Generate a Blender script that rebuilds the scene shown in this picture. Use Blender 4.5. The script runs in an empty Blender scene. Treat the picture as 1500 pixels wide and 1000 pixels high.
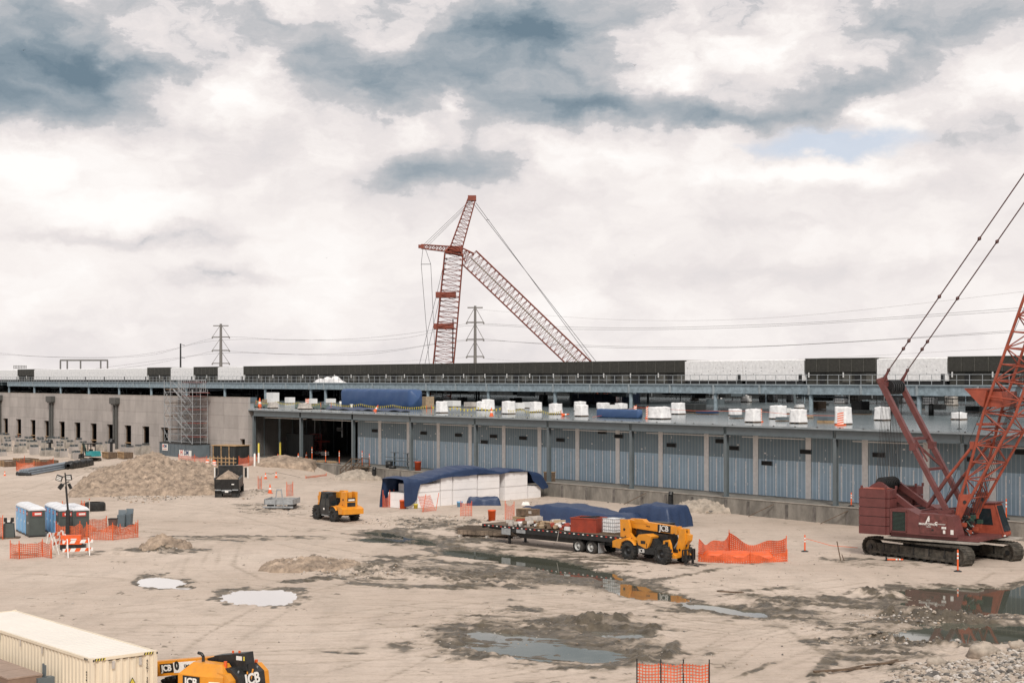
import bpy, bmesh, math, random
import numpy as np
from mathutils import Vector, Matrix
rnd = random.Random(7)
scene = bpy.context.scene
COL = scene.collection
# ---------------- camera, world, sun, exposure ----------------
F, HZ, H = 2200.0, 555.0, 12.0        # focal length in photo pixels, horizon row, eye height
cam = bpy.data.cameras.new('camera'); camo = bpy.data.objects.new('camera', cam); COL.objects.link(camo)
camo.location = (0, 0, H); camo.rotation_euler = (math.radians(90), 0, 0)
cam.sensor_width = 36; cam.lens = F/1500*36; cam.shift_y = 55/1500; cam.clip_start = .5; cam.clip_end = 6000
scene.camera = camo
scene.view_settings.view_transform = 'Standard'; scene.view_settings.look = 'None'
scene.view_settings.exposure = .08; scene.view_settings.gamma = 1
SUN_EL, SUN_AZ = math.radians(44), math.radians(176)     # azimuth measured from +Y towards +X
sl = bpy.data.lights.new('sun', 'SUN'); sl.energy = 2.5; sl.angle = math.radians(14); sl.color = (1, .95, .88)
so = bpy.data.objects.new('sun', sl); COL.objects.link(so)
sd = Vector((math.sin(SUN_AZ)*math.cos(SUN_EL), math.cos(SUN_AZ)*math.cos(SUN_EL), math.sin(SUN_EL)))
so.rotation_euler = sd.to_track_quat('Z', 'Y').to_euler()

def build_world():
    w = bpy.data.worlds.new('World'); scene.world = w; w.use_nodes = True
    nt = w.node_tree; N = nt.nodes; L = nt.links; N.clear()
    def nd(t, **k):
        n = N.new(t)
        for a, b in k.items(): setattr(n, a, b)
        return n
    def m(op, a, b=None, c=None, clamp=False):
        n = nd('ShaderNodeMath', operation=op); n.use_clamp = clamp
        for i, v in enumerate((a, b, c)):
            if v is None: continue
            if isinstance(v, (int, float)): n.inputs[i].default_value = v
            else: L.new(v, n.inputs[i])
        return n.outputs[0]
    def vm(op, a, b=None):
        n = nd('ShaderNodeVectorMath', operation=op)
        for i, v in enumerate((a, b)):
            if v is None: continue
            if isinstance(v, tuple): n.inputs[i].default_value = v
            else: L.new(v, n.inputs[i])
        return n
    out = nd('ShaderNodeOutputWorld'); bg = nd('ShaderNodeBackground'); bg.inputs[1].default_value = .1
    L.new(bg.outputs[0], out.inputs[0])
    sky = nd('ShaderNodeTexSky', sky_type='NISHITA', sun_disc=False, sun_elevation=SUN_EL, sun_rotation=SUN_AZ)
    tc = nd('ShaderNodeTexCoord'); sp = nd('ShaderNodeSeparateXYZ'); L.new(tc.outputs['Generated'], sp.inputs[0])
    x, y, z = sp.outputs
    az = m('ARCTAN2', x, y); hyp = m('SQRT', m('ADD', m('MULTIPLY', x, x), m('ADD', m('MULTIPLY', y, y), 1e-5)))
    el = m('DIVIDE', z, hyp)
    cb = nd('ShaderNodeCombineXYZ'); L.new(az, cb.inputs[0]); L.new(el, cb.inputs[1])
    P = cb.outputs[0]
    def noise(vec, scale, detail=6, rough=.55, off=(0, 0, 0), sx=1, sy=1, dist=0, lac=2):
        mp = nd('ShaderNodeMapping'); mp.inputs['Location'].default_value = off; mp.inputs['Scale'].default_value = (sx, sy, 1)
        L.new(vec, mp.inputs[0])
        n = nd('ShaderNodeTexNoise'); n.noise_dimensions = '2D'; n.inputs['Scale'].default_value = scale; n.inputs['Detail'].default_value = detail
        n.inputs['Roughness'].default_value = rough; n.inputs['Distortion'].default_value = dist; n.inputs['Lacunarity'].default_value = lac
        L.new(mp.outputs[0], n.inputs['Vector']); return n
    wn = noise(P, 16, 7, .6, sy=1.7)
    wv = vm('SUBTRACT', wn.outputs['Color'], (.5, .5, .5)); wv2 = vm('MULTIPLY', wv.outputs[0], (.075, .036, 0))
    PW = vm('ADD', P, wv2.outputs[0]).outputs[0]
    def blobs(lst):
        tot = None
        for (px, py, rx, ry, wt) in lst:
            a0 = math.atan((px-750)/F); e0 = (HZ-py)/F*math.cos(a0)
            d = vm('MULTIPLY', vm('SUBTRACT', PW, (a0, e0, 0)).outputs[0], (F/rx, F/ry, 0)).outputs[0]
            dd = vm('DOT_PRODUCT', d, d).outputs['Value']
            g = m('MULTIPLY', m('EXPONENT', m('MULTIPLY', dd, -1)), wt)
            tot = g if tot is None else m('ADD', tot, g)
        return tot
    DARK = [(40, 105, 230, 52, .78), (190, 95, 130, 36, .35), (20, 165, 140, 28, .4), (-200, 120, 200, 80, .5), (510, 130, 130, 36, .45), (700, 120, 190, 48, .62), (800, 60, 160, 50, .25),
            (880, 158, 110, 22, .8), (640, 250, 105, 40, .66), (725, 228, 60, 24, .3), (1090, 172, 120, 16, .75), (1250, 125, 120, 36, .42), (1370, 50, 100, 50, .42),
            (760, 40, 110, 45, .45), (480, 60, 120, 40, .35), (230, 345, 150, 12, .28), (330, 405, 90, 12, .3), (120, 355, 80, 10, .25),
            (1080, 330, 140, 12, .12), (330, 520, 500, 30, .12), (1200, 400, 400, 22, .12), (1430, 190, 60, 25, .2), (30, 30, 90, 40, .3)]
    LIGHT = [(330, 120, 120, 50, .55), (600, 190, 60, 25, .5), (673, 155, 26, 22, .8), (985, 105, 70, 45, .55), (1080, 60, 110, 50, .45),
             (880, 235, 120, 30, .35), (60, 240, 150, 35, .45), (560, 60, 60, 30, .35), (1300, 150, 30, 30, .7), (1200, 255, 200, 18, .5),
             (470, 400, 110, 60, .3), (830, 430, 60, 40, .25), (150, 300, 120, 25, .35), (1450, 110, 70, 40, .55), (270, 30, 90, 25, .3), (90, 400, 90, 50, .25)]
    big = noise(PW, 7, 9, .62, (3.1, 1.7, .3), sy=2.2)
    fine = noise(PW, 26, 8, .6, (1, 5, 2), sy=1.9)
    up = m('SUBTRACT', el, .11); upc = m('MAXIMUM', m('MINIMUM', m('MULTIPLY', up, 7), 1), 0)     # more structure higher up
    amp = m('MULTIPLY_ADD', upc, .8, .36)
    nb = m('MULTIPLY', m('SUBTRACT', big.outputs[0], .5), amp)
    nf = m('MULTIPLY', m('SUBTRACT', fine.outputs[0], .5), m('MULTIPLY_ADD', upc, .45, .26))
    dk = m('SUBTRACT', blobs(DARK), m('MULTIPLY', blobs(LIGHT), .75))
    vo = nd('ShaderNodeTexVoronoi'); vo.feature = 'F1'; vo.voronoi_dimensions = '2D'; vo.inputs['Scale'].default_value = 15; vo.inputs['Detail'].default_value = 2; vo.inputs['Roughness'].default_value = .5
    vmp = nd('ShaderNodeMapping'); vmp.inputs['Scale'].default_value = (1, 1.7, 1); L.new(PW, vmp.inputs[0]); L.new(vmp.outputs[0], vo.inputs['Vector'])
    puff = m('MULTIPLY', m('SUBTRACT', vo.outputs['Distance'], .42), m('MULTIPLY_ADD', upc, .36, .16))
    t = m('ADD', m('ADD', dk, m('MULTIPLY', nb, 1.2)), m('ADD', m('MULTIPLY', nf, .9), puff))
    t = m('ADD', t, m('MULTIPLY', upc, .10))
    t = m('MULTIPLY_ADD', t, .63, .17)
    ss = nd('ShaderNodeMapRange'); ss.interpolation_type = 'SMOOTHSTEP'; L.new(t, ss.inputs[0]); ss.inputs[1].default_value = .34; ss.inputs[2].default_value = .41; ss.inputs[3].default_value = -.03; ss.inputs[4].default_value = .06
    t = m('ADD', t, ss.outputs[0])
    cr = nd('ShaderNodeValToRGB'); L.new(t, cr.inputs[0]); e = cr.color_ramp
    cols = [(0, (1.08, 1.045, 1.02)), (.13, (.985, .93, .905)), (.24, (.87, .815, .805)), (.36, (.76, .725, .73)), (.50, (.58, .58, .60)), (.66, (.42, .46, .50)), (.82, (.28, .345, .40)), (1, (.17, .24, .30))]
    e.elements[0].position = 0; e.elements[1].position = 1
    for p_, c_ in cols[1:-1]: e.elements.new(p_)
    for el_, (p_, c_) in zip(e.elements, cols): el_.color = (*c_, 1)
    sc = vm('SCALE', cr.outputs[0]); sc.inputs['Scale'].default_value = 9.1
    # blue gap
    gap = blobs([(1240, 207, 110, 20, 1.1), (1190, 225, 60, 10, .5), (1120, 215, 40, 8, .3)])
    gm = nd('ShaderNodeMapRange'); gm.inputs[1].default_value = .25; gm.inputs[2].default_value = .95; gm.inputs[3].default_value = 0; gm.inputs[4].default_value = .75
    L.new(gap, gm.inputs[0])
    sk2 = nd('ShaderNodeMix', data_type='RGBA'); sk2.inputs[0].default_value = .75; L.new(sky.outputs[0], sk2.inputs[6]); sk2.inputs[7].default_value = (6.0, 6.7, 7.9, 1)
    mx = nd('ShaderNodeMix', data_type='RGBA'); L.new(gm.outputs[0], mx.inputs[0]); L.new(sc.outputs[0], mx.inputs[6]); L.new(sk2.outputs[2], mx.inputs[7])
    L.new(mx.outputs[2], bg.inputs[0])
build_world()

# ---------------- materials ----------------
MATS = {}
def mat(name, col, rough=.7, metal=0, var=.12, scale=3, bump=0, bscale=None, tint=None, emit=0, alpha=None, stretch=(1, 1, 1), dirt=0, dirtcol=(.3, .24, .18), spec=.5):
    if name in MATS: return MATS[name]
    m = bpy.data.materials.new(name); m.use_nodes = True; nt = m.node_tree; N = nt.nodes; L = nt.links
    b = N['Principled BSDF']; b.inputs['Roughness'].default_value = rough; b.inputs['Metallic'].default_value = metal
    b.inputs['Specular IOR Level'].default_value = spec
    tc = N.new('ShaderNodeTexCoord'); mp = N.new('ShaderNodeMapping'); mp.inputs['Scale'].default_value = stretch
    L.new(tc.outputs['Object'], mp.inputs[0])
    n = N.new('ShaderNodeTexNoise'); n.inputs['Scale'].default_value = scale; n.inputs['Detail'].default_value = 6; n.inputs['Roughness'].default_value = .65
    L.new(mp.outputs[0], n.inputs['Vector'])
    r = N.new('ShaderNodeMapRange'); r.inputs[1].default_value = .3; r.inputs[2].default_value = .7
    L.new(n.outputs[0], r.inputs[0])
    mx = N.new('ShaderNodeMix'); mx.data_type = 'RGBA'
    c2 = tint or tuple(c*(1-var*2) for c in col)
    mx.inputs[6].default_value = (*[min(1, c*(1+var*.5)) for c in col], 1); mx.inputs[7].default_value = (*c2, 1)
    L.new(r.outputs[0], mx.inputs[0]); last = mx.outputs[2]
    if dirt:
        n2 = N.new('ShaderNodeTexNoise'); n2.inputs['Scale'].default_value = 1.7; n2.inputs['Detail'].default_value = 8; n2.inputs['Roughness'].default_value = .7
        L.new(tc.outputs['Object'], n2.inputs['Vector'])
        r2 = N.new('ShaderNodeMapRange'); r2.inputs[1].default_value = .5; r2.inputs[2].default_value = .75; r2.inputs[4].default_value = dirt
        L.new(n2.outputs[0], r2.inputs[0])
        m2 = N.new('ShaderNodeMix'); m2.data_type = 'RGBA'; L.new(r2.outputs[0], m2.inputs[0]); L.new(last, m2.inputs[6]); m2.inputs[7].default_value = (*dirtcol, 1)
        last = m2.outputs[2]
    L.new(last, b.inputs['Base Color'])
    if bump:
        bn = N.new('ShaderNodeBump'); bn.inputs['Strength'].default_value = bump; bn.inputs['Distance'].default_value = .05
        n3 = N.new('ShaderNodeTexNoise'); n3.inputs['Scale'].default_value = bscale or scale*3; n3.inputs['Detail'].default_value = 5
        L.new(mp.outputs[0], n3.inputs['Vector']); L.new(n3.outputs[0], bn.inputs['Height']); L.new(bn.outputs[0], b.inputs['Normal'])
    if emit:
        b.inputs['Emission Color'].default_value = (*col, 1); b.inputs['Emission Strength'].default_value = emit
    if alpha is not None: b.inputs['Alpha'].default_value = alpha
    MATS[name] = m; return m
def netmat(name, col, hole=.5, cell=.12):
    # open plastic mesh: real gaps through a repeating cell pattern
    if name in MATS: return MATS[name]
    m = mat(name, col, .6, var=.2, scale=2); nt = m.node_tree; N = nt.nodes; L = nt.links; b = N['Principled BSDF']
    uv = N.new('ShaderNodeUVMap'); uv.uv_map = 'uv'
    s = N.new('ShaderNodeSeparateXYZ'); L.new(uv.outputs[0], s.inputs[0])
    def ma(op, a, c):
        n = N.new('ShaderNodeMath'); n.operation = op
        for i, v in enumerate((a, c)):
            if isinstance(v, (int, float)): n.inputs[i].default_value = v
            elif v is not None: L.new(v, n.inputs[i])
        return n.outputs[0]
    u = ma('GREATER_THAN', ma('FRACT', ma('DIVIDE', s.outputs[0], cell), None), hole**.5)
    v = ma('GREATER_THAN', ma('FRACT', ma('DIVIDE', s.outputs[1], cell), None), hole**.5)
    a = ma('MAXIMUM', u, v)
    L.new(a, b.inputs['Alpha'])
    return m
M = {}
def defmats():
    M['conc'] = mat('cast_concrete', (.43, .39, .36), .85, var=.12, scale=.5, stretch=(1, 1, .35), bump=.15, bscale=6, dirt=.35, dirtcol=(.3, .27, .25))
    M['conc2'] = mat('dock_concrete', (.26, .24, .21), .85, var=.28, scale=.9, stretch=(1, 1, .4), bump=.3, bscale=5, dirt=.6, dirtcol=(.13, .115, .095))
    M['pier'] = mat('pier_concrete', (.42, .38, .33), .85, var=.25, scale=1.5, bump=.2, dirt=.4, dirtcol=(.2, .18, .16))
    M['steel'] = mat('bluegrey_steel_paint', (.125, .15, .16), .5, var=.1, scale=1.2, dirt=.25, dirtcol=(.09, .12, .14))
    M['steel2'] = mat('galvanised_steel', (.29, .36, .40), .5, .0, var=.25, scale=1.6, dirt=.45, dirtcol=(.17, .215, .245))
    M['lip'] = mat('slab_edge', (.32, .36, .38), .5, var=.15, scale=1)
    M['slab'] = mat('wet_roof_slab', (.13, .16, .17), .16, var=.3, scale=.12, tint=(.20, .235, .245), bump=.03, bscale=1.5)
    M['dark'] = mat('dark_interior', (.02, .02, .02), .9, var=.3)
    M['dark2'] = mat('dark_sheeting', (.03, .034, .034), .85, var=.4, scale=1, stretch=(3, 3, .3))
    M['black'] = mat('black_paint', (.018, .019, .02), .45, var=.3, scale=4, dirt=.3, dirtcol=(.09, .08, .065))
    M['rubber'] = mat('tyre_rubber', (.03, .03, .029), .9, var=.4, scale=4, bump=.5, dirt=.5, dirtcol=(.13, .11, .09))
    M['yellow'] = mat('orange_yellow_paint', (.74, .29, .02), .42, var=.08, scale=2, dirt=.5, dirtcol=(.42, .23, .08))
    M['rim'] = mat('grey_rim', (.5, .5, .48), .5, var=.2)
    M['glass'] = mat('dark_cab_glass', (.02, .028, .032), .06, var=.2)
    M['crane'] = mat('faded_maroon_paint', (.155, .048, .044), .5, var=.16, scale=1.5, dirt=.35, dirtcol=(.13, .05, .04))
    M['boom'] = mat('red_oxide_boom_paint', (.36, .075, .04), .5, var=.2, scale=2, dirt=.3, dirtcol=(.18, .045, .03))
    M['farred'] = mat('far_crane_red', (.25, .055, .03), .6, var=.2, scale=1)
    M['farcream'] = mat('far_crane_walkway', (.30, .28, .23), .7, var=.2)
    M['track'] = mat('muddy_track', (.085, .075, .06), .9, var=.4, scale=3, bump=.6, bscale=12, dirt=.6, dirtcol=(.22, .19, .155))
    M['cable'] = mat('wire_rope', (.03, .03, .03), .6, var=.2)
    M['pendant'] = mat('pendant_rope', (.10, .04, .035), .6, var=.2)
    M['white'] = mat('white_wrap', (.90, .885, .875), .4, var=.13, scale=2.5, bump=.7, bscale=5)
    M['wpaint'] = mat('white_paint', (.78, .77, .75), .5, var=.06)
    M['foam'] = mat('white_foam', (.86, .83, .82), .8, var=.04, scale=1, bump=.06)
    M['tarp'] = mat('blue_tarp', (.014, .030, .078), .5, var=.25, scale=1.2, bump=.7, bscale=4, tint=(.022, .045, .105))
    M['wood'] = mat('raw_timber', (.46, .30, .16), .8, var=.25, scale=4)
    M['dwood'] = mat('old_timber', (.17, .115, .075), .85, var=.3, scale=4)
    M['orange'] = mat('safety_orange', (.80, .12, .02), .55, var=.1, dirt=.2, dirtcol=(.4, .12, .05))
    M['refl'] = mat('reflective_white', (.8, .78, .74), .4, var=.05)
    M['red'] = mat('red_box_paint', (.33, .045, .02), .55, var=.15, scale=2, dirt=.35, dirtcol=(.16, .04, .03))
    M['tred'] = mat('signal_red', (.6, .05, .03), .5, var=.1)
    M['tblue'] = mat('toilet_blue', (.22, .47, .74), .45, var=.08, scale=2)
    M['tgrey'] = mat('toilet_grey', (.075, .09, .085), .5, var=.1, scale=2)
    M['troof'] = mat('toilet_roof', (.72, .73, .75), .4, var=.08)
    M['louvre'] = mat('dark_louvre', (.042, .04, .032), .7, var=.2, scale=1.5)
    M['louvre2'] = mat('louvre_frame', (.11, .105, .09), .6, var=.2)
    M['cream'] = mat('container_cream', (.76, .66, .51), .5, var=.04, scale=.8, dirt=.12, dirtcol=(.6, .5, .36))
    M['ctop'] = mat('container_roof', (.80, .75, .68), .45, var=.03, scale=.6)
    M['brown'] = mat('brown_block', (.27, .18, .13), .8, var=.15, scale=2)
    M['pipe'] = mat('grey_pipe', (.21, .25, .29), .4, var=.15)
    M['grey'] = mat('grey_box_paint', (.115, .145, .165), .55, var=.12, scale=1)
    M['teal'] = mat('teal_paint', (.03, .28, .30), .5, var=.15)
    M['galv'] = mat('galvanised_tube', (.42, .44, .45), .45, .3, var=.2)
    M['pole'] = mat('weathered_pole', (.19, .18, .17), .7, var=.15)
    M['yel'] = mat('pennant_yellow', (.72, .58, .08), .6, var=.08)
    M['net'] = netmat('orange_safety_net', (.66, .14, .05), .36, .13)
    M['net2'] = netmat('thin_orange_net', (.66, .15, .08), .5, .14)
    M['card'] = mat('cardboard', (.42, .31, .2), .8, var=.2)
    M['pile'] = mat('pile_soil', (.44, .335, .25), .95, var=.36, scale=1.4, bump=1.0, bscale=6, dirt=.8, dirtcol=(.21, .165, .125))
    M['rock'] = mat('pale_rock', (.45, .38, .31), .9, var=.25, scale=2, bump=.4)
    M['rock2'] = mat('grey_rock', (.17, .155, .14), .9, var=.3, scale=2, bump=.4)
    M['beige'] = mat('beige_strip', (.84, .82, .80), .7, var=.08)
    M['stripe'] = mat('joint_tape', (.88, .90, .92), .6, var=.15, scale=5)
    M['bag'] = mat('pale_sack', (.55, .5, .45), .8, var=.2)
    M['net3'] = netmat('slumped_orange_net', (.74, .13, .04), .12, .16)
    M['tarp2'] = mat('roof_blue_tarp', (.028, .065, .165), .5, var=.25, scale=1.5, bump=.6, bscale=3, tint=(.04, .09, .2))
    M['pipe2'] = mat('dark_downpipe', (.085, .085, .08), .6, var=.15)
    M['green'] = mat('machine_green', (.03, .07, .05), .6, var=.2)
defmats()
# ---------------- mesh helpers ----------------
class MB:
    def __init__(s): s.v = []; s.f = []; s.m = []; s.mats = []; s.uv = None; s.smooth = []
    def mi(s, m):
        if m not in s.mats: s.mats.append(m)
        return s.mats.index(m)
    def add(s, vs, fs, m, sm=False):
        o = len(s.v); s.v.extend([tuple(v) for v in vs]); k = s.mi(m)
        for f in fs: s.f.append([i+o for i in f]); s.m.append(k); s.smooth.append(sm)
        return s
    def box(s, c, d, m, R=None, taper=(1, 1), off=(0, 0)):
        x, y, z = d[0]/2, d[1]/2, d[2]/2; vs = []
        for dz, t, o in ((-z, (1, 1), (0, 0)), (z, taper, off)):
            for a, b in ((-x, -y), (x, -y), (x, y), (-x, y)): vs.append(Vector((a*t[0]+o[0], b*t[1]+o[1], dz)))
        if R is not None: vs = [R @ v for v in vs]
        vs = [v+Vector(c) for v in vs]
        return s.add(vs, [(0, 3, 2, 1), (4, 5, 6, 7), (0, 1, 5, 4), (1, 2, 6, 5), (2, 3, 7, 6), (3, 0, 4, 7)], m)
    def bb(s, lo, hi, m):
        return s.box([(a+b)/2 for a, b in zip(lo, hi)], [b-a for a, b in zip(lo, hi)], m)
    def rod(s, a, b, r, m, n=6, r2=None, cap=True, sm=True):
        a = Vector(a); b = Vector(b); d = b-a
        if d.length < 1e-6: return s
        d.normalize(); u = d.orthogonal().normalized(); w = d.cross(u); r2 = r if r2 is None else r2
        vs = []
        for p, rr in ((a, r), (b, r2)):
            for i in range(n):
                t = 2*math.pi*i/n+math.pi/n; vs.append(p+u*math.cos(t)*rr+w*math.sin(t)*rr)
        s.add(vs, [(i, (i+1) % n, n+(i+1) % n, n+i) for i in range(n)], m, sm and n > 4)
        if cap:
            s.add(vs[:n], [tuple(range(n-1, -1, -1))], m); s.add(vs[n:], [tuple(range(n))], m)
        return s
    def beam(s, a, b, w, h, m, up=(0, 0, 1)):
        a = Vector(a); b = Vector(b); d = (b-a).normalized(); up = Vector(up)
        x = d.cross(up)
        if x.length < 1e-4: x = d.orthogonal()
        x.normalize(); y = x.cross(d)
        vs = [p+x*sx*w/2+y*sy*h/2 for p in (a, b) for sx, sy in ((-1, -1), (1, -1), (1, 1), (-1, 1))]
        return s.add(vs, [(0, 3, 2, 1), (4, 5, 6, 7), (0, 1, 5, 4), (1, 2, 6, 5), (2, 3, 7, 6), (3, 0, 4, 7)], m)
    def tube(s, pts, r, m, n=6):
        for a, b in zip(pts[:-1], pts[1:]): s.rod(a, b, r, m, n)
        return s
    def prism(s, pts, y0, y1, m, axis='y'):
        # outline pts (x,z) extruded along y
        n = len(pts); A = sum(pts[i][0]*pts[(i+1) % n][1]-pts[(i+1) % n][0]*pts[i][1] for i in range(n))
        if A < 0: pts = pts[::-1]
        if axis == 'y': vs = [(p[0], y0, p[1]) for p in pts]+[(p[0], y1, p[1]) for p in pts]
        elif axis == 'x': vs = [(y0, p[0], p[1]) for p in pts]+[(y1, p[0], p[1]) for p in pts]
        else: vs = [(p[0], p[1], y0) for p in pts]+[(p[0], p[1], y1) for p in pts]
        fs = [tuple(range(n)), tuple(range(2*n-1, n-1, -1))]+[(i, n+i, n+(i+1) % n, (i+1) % n) for i in range(n)]
        if axis != 'y': fs = [f[::-1] for f in fs]
        return s.add(vs, fs, m)
    def lathe(s, prof, m, c=(0, 0, 0), n=16, axis='z'):
        vs = []
        for r, z in prof:
            for i in range(n):
                t = 2*math.pi*i/n; p = (r*math.cos(t), r*math.sin(t), z)
                if axis == 'y': p = (p[0], p[2], p[1])
                elif axis == 'x': p = (p[2], p[0], p[1])
                vs.append((p[0]+c[0], p[1]+c[1], p[2]+c[2]))
        fs = [(j*n+i, j*n+(i+1) % n, (j+1)*n+(i+1) % n, (j+1)*n+i) for j in range(len(prof)-1) for i in range(n)]
        if axis == 'y': fs = [f[::-1] for f in fs]
        s.add(vs, fs, m, True)
        return s
    def grid(s, fn, nu, nv, m, sm=True):
        vs = [fn(i/(nu), j/(nv)) for j in range(nv+1) for i in range(nu+1)]
        return s.add(vs, [(j*(nu+1)+i, j*(nu+1)+i+1, (j+1)*(nu+1)+i+1, (j+1)*(nu+1)+i) for j in range(nv) for i in range(nu)], m, sm)
    def lat(s, p0, p1, w0, w1, h0, h1, nb, rc, rl, m, up=(0, 0, 1), mc=None, nl=4, faces=(0, 1, 2, 3), nc=6):
        p0 = Vector(p0); p1 = Vector(p1); d = (p1-p0).normalized(); x = d.cross(Vector(up)).normalized(); y = x.cross(d)
        def c(t, k):
            w = w0+(w1-w0)*t; h = h0+(h1-h0)*t; sx, sy = ((-1, -1), (1, -1), (1, 1), (-1, 1))[k]
            return p0+(p1-p0)*t+x*sx*w/2+y*sy*h/2
        for k in range(4): s.rod(c(0, k), c(1, k), rc, mc or m, nc)
        for i in range(nb+1):
            for k in faces:
                k2 = (k+1) % 4; s.rod(c(i/nb, k), c(i/nb, k2), rl, m, nl, cap=False)
                if i < nb:
                    if i % 2: s.rod(c(i/nb, k), c((i+1)/nb, k2), rl, m, nl, cap=False)
                    else: s.rod(c(i/nb, k2), c((i+1)/nb, k), rl, m, nl, cap=False)
        return s
    def build(s, name, parent=None, loc=None, rz=0):
        me = bpy.data.meshes.new(name); me.from_pydata(s.v, [], s.f)
        for m in s.mats: me.materials.append(m)
        me.polygons.foreach_set('material_index', s.m); me.polygons.foreach_set('use_smooth', s.smooth); me.update()
        if s.uv:
            ul = me.uv_layers.new(name='uv'); li = [i for p in me.polygons for i in p.vertices]
            ul.data.foreach_set('uv', [c for i in li for c in s.uv[i]])
        o = bpy.data.objects.new(name, me); COL.objects.link(o)
        if parent: o.parent = parent
        if loc is not None: o.location = loc
        if rz: o.rotation_euler = (0, 0, rz)
        return o
def tag(o, label=None, cat=None, group=None, kind=None):
    if label: o['label'] = label
    if cat: o['category'] = cat
    if group: o['group'] = group
    if kind: o['kind'] = kind
    return o
def thing(name, loc, rz=0, label=None, cat=None, group=None):
    o = bpy.data.objects.new(name, None); COL.objects.link(o); o.location = loc; o.rotation_euler = (0, 0, rz)
    o.empty_display_size = .2
    return tag(o, label, cat, group)
def dup(root, loc, rz=0, label=None, group=None, scale=None):
    kids = [(c, [g for g in KIDS.get(c.name, [])]) for c in KIDS.get(root.name, [])]
    r = root.copy(); COL.objects.link(r); r.location = loc; r.rotation_euler = (0, 0, rz)
    if label: r['label'] = label
    if group: r['group'] = group
    if scale: r.scale = scale
    for c, gs in kids:
        cc = c.copy(); COL.objects.link(cc); cc.parent = r
        for g in gs:
            gg = g.copy(); COL.objects.link(gg); gg.parent = cc
    return r
KIDS = {}
def reg(root):
    for c in [o for o in bpy.data.objects if o.parent == root]:
        KIDS.setdefault(root.name, []).append(c)
        for g in [o for o in bpy.data.objects if o.parent == c]: KIDS.setdefault(c.name, []).append(g)
    return root
def text(body, size, m, loc, rot, name, parent, depth=.01, align='CENTER', bold=0.0):
    cu = bpy.data.curves.new('t', 'FONT'); cu.body = body; cu.size = size; cu.extrude = depth; cu.align_x = align; cu.align_y = 'CENTER'; cu.offset = bold; cu.resolution_u = 3
    to = bpy.data.objects.new('t', cu); COL.objects.link(to); bpy.context.view_layer.update()
    me = bpy.data.meshes.new_from_object(to); bpy.data.objects.remove(to)
    me.materials.clear(); me.materials.append(m)
    o = bpy.data.objects.new(name, me); COL.objects.link(o); o.parent = parent; o.location = loc; o.rotation_euler = rot
    return o
# ---------------- numpy noise ----------------
def _h(ix, iy, s):
    n = (ix.astype(np.int64)*374761393+iy.astype(np.int64)*668265263+s*1274126177) & 0x7fffffff
    n = ((n ^ (n >> 13))*1274126177) & 0x7fffffff
    return ((n ^ (n >> 16)) & 0xffff)/65535.0
def vn(x, y, s=0):
    ix = np.floor(x); iy = np.floor(y); fx = x-ix; fy = y-iy; fx = fx*fx*(3-2*fx); fy = fy*fy*(3-2*fy)
    a = _h(ix, iy, s); b = _h(ix+1, iy, s); c = _h(ix, iy+1, s); d = _h(ix+1, iy+1, s)
    return (a+(b-a)*fx)*(1-fy)+(c+(d-c)*fx)*fy
def fbm(x, y, o=4, s=0, g=.5):
    t = 0; a = 1; n = 0
    for i in range(o): t = t+a*vn(x*2**i+i*17.3, y*2**i+i*9.1, s+i); n += a; a *= g
    return t/n
def S(t): t = np.clip(t, 0, 1); return t*t*(3-2*t)
# ---------------- building frame ----------------
TH = math.atan(1750/2200.0); SA, CA = math.sin(TH), math.cos(TH)
OX, OY = 34.44, 114.8
BR = math.atan2(-CA, SA)         # rotation of the building frame: local x along the facade (to the right), local y inwards
def bw(s, n, z=0): return Vector((OX+s*SA+n*CA, OY-s*CA+n*SA, z))
def loc_sn(X, Y): dx, dy = X-OX, Y-OY; return dx*SA-dy*CA, dx*CA+dy*SA
# ---------------- terrain ----------------
def Z0(X, Y):
    s, n = loc_sn(X, Y); a = -s
    z = 1.45*S((a-88)/10)*S((n+22)/20)*(1-.35*S((a-112)/10))
    return z
def gp(px, py, z=None):
    # point of the terrain (or of a level z) seen at a photo pixel
    zz = 0 if z is None else z
    for _ in range(12):
        Y = F*(H-zz)/(py-HZ); X = (px-750)/F*Y
        if z is not None: break
        zz = zz*.4+.6*float(Z0(np.float64(X), np.float64(Y)))
    return Vector((X, Y, zz))
def fp(px, py, n):
    # point of the vertical plane n = const of the building seen at a pixel -> (s, z)
    r = (px-750)/F; t = (n+OX*CA+OY*SA)/(r*CA+SA); X = r*t; return loc_sn(X, t)[0], H-(py-HZ)*t/F
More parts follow.
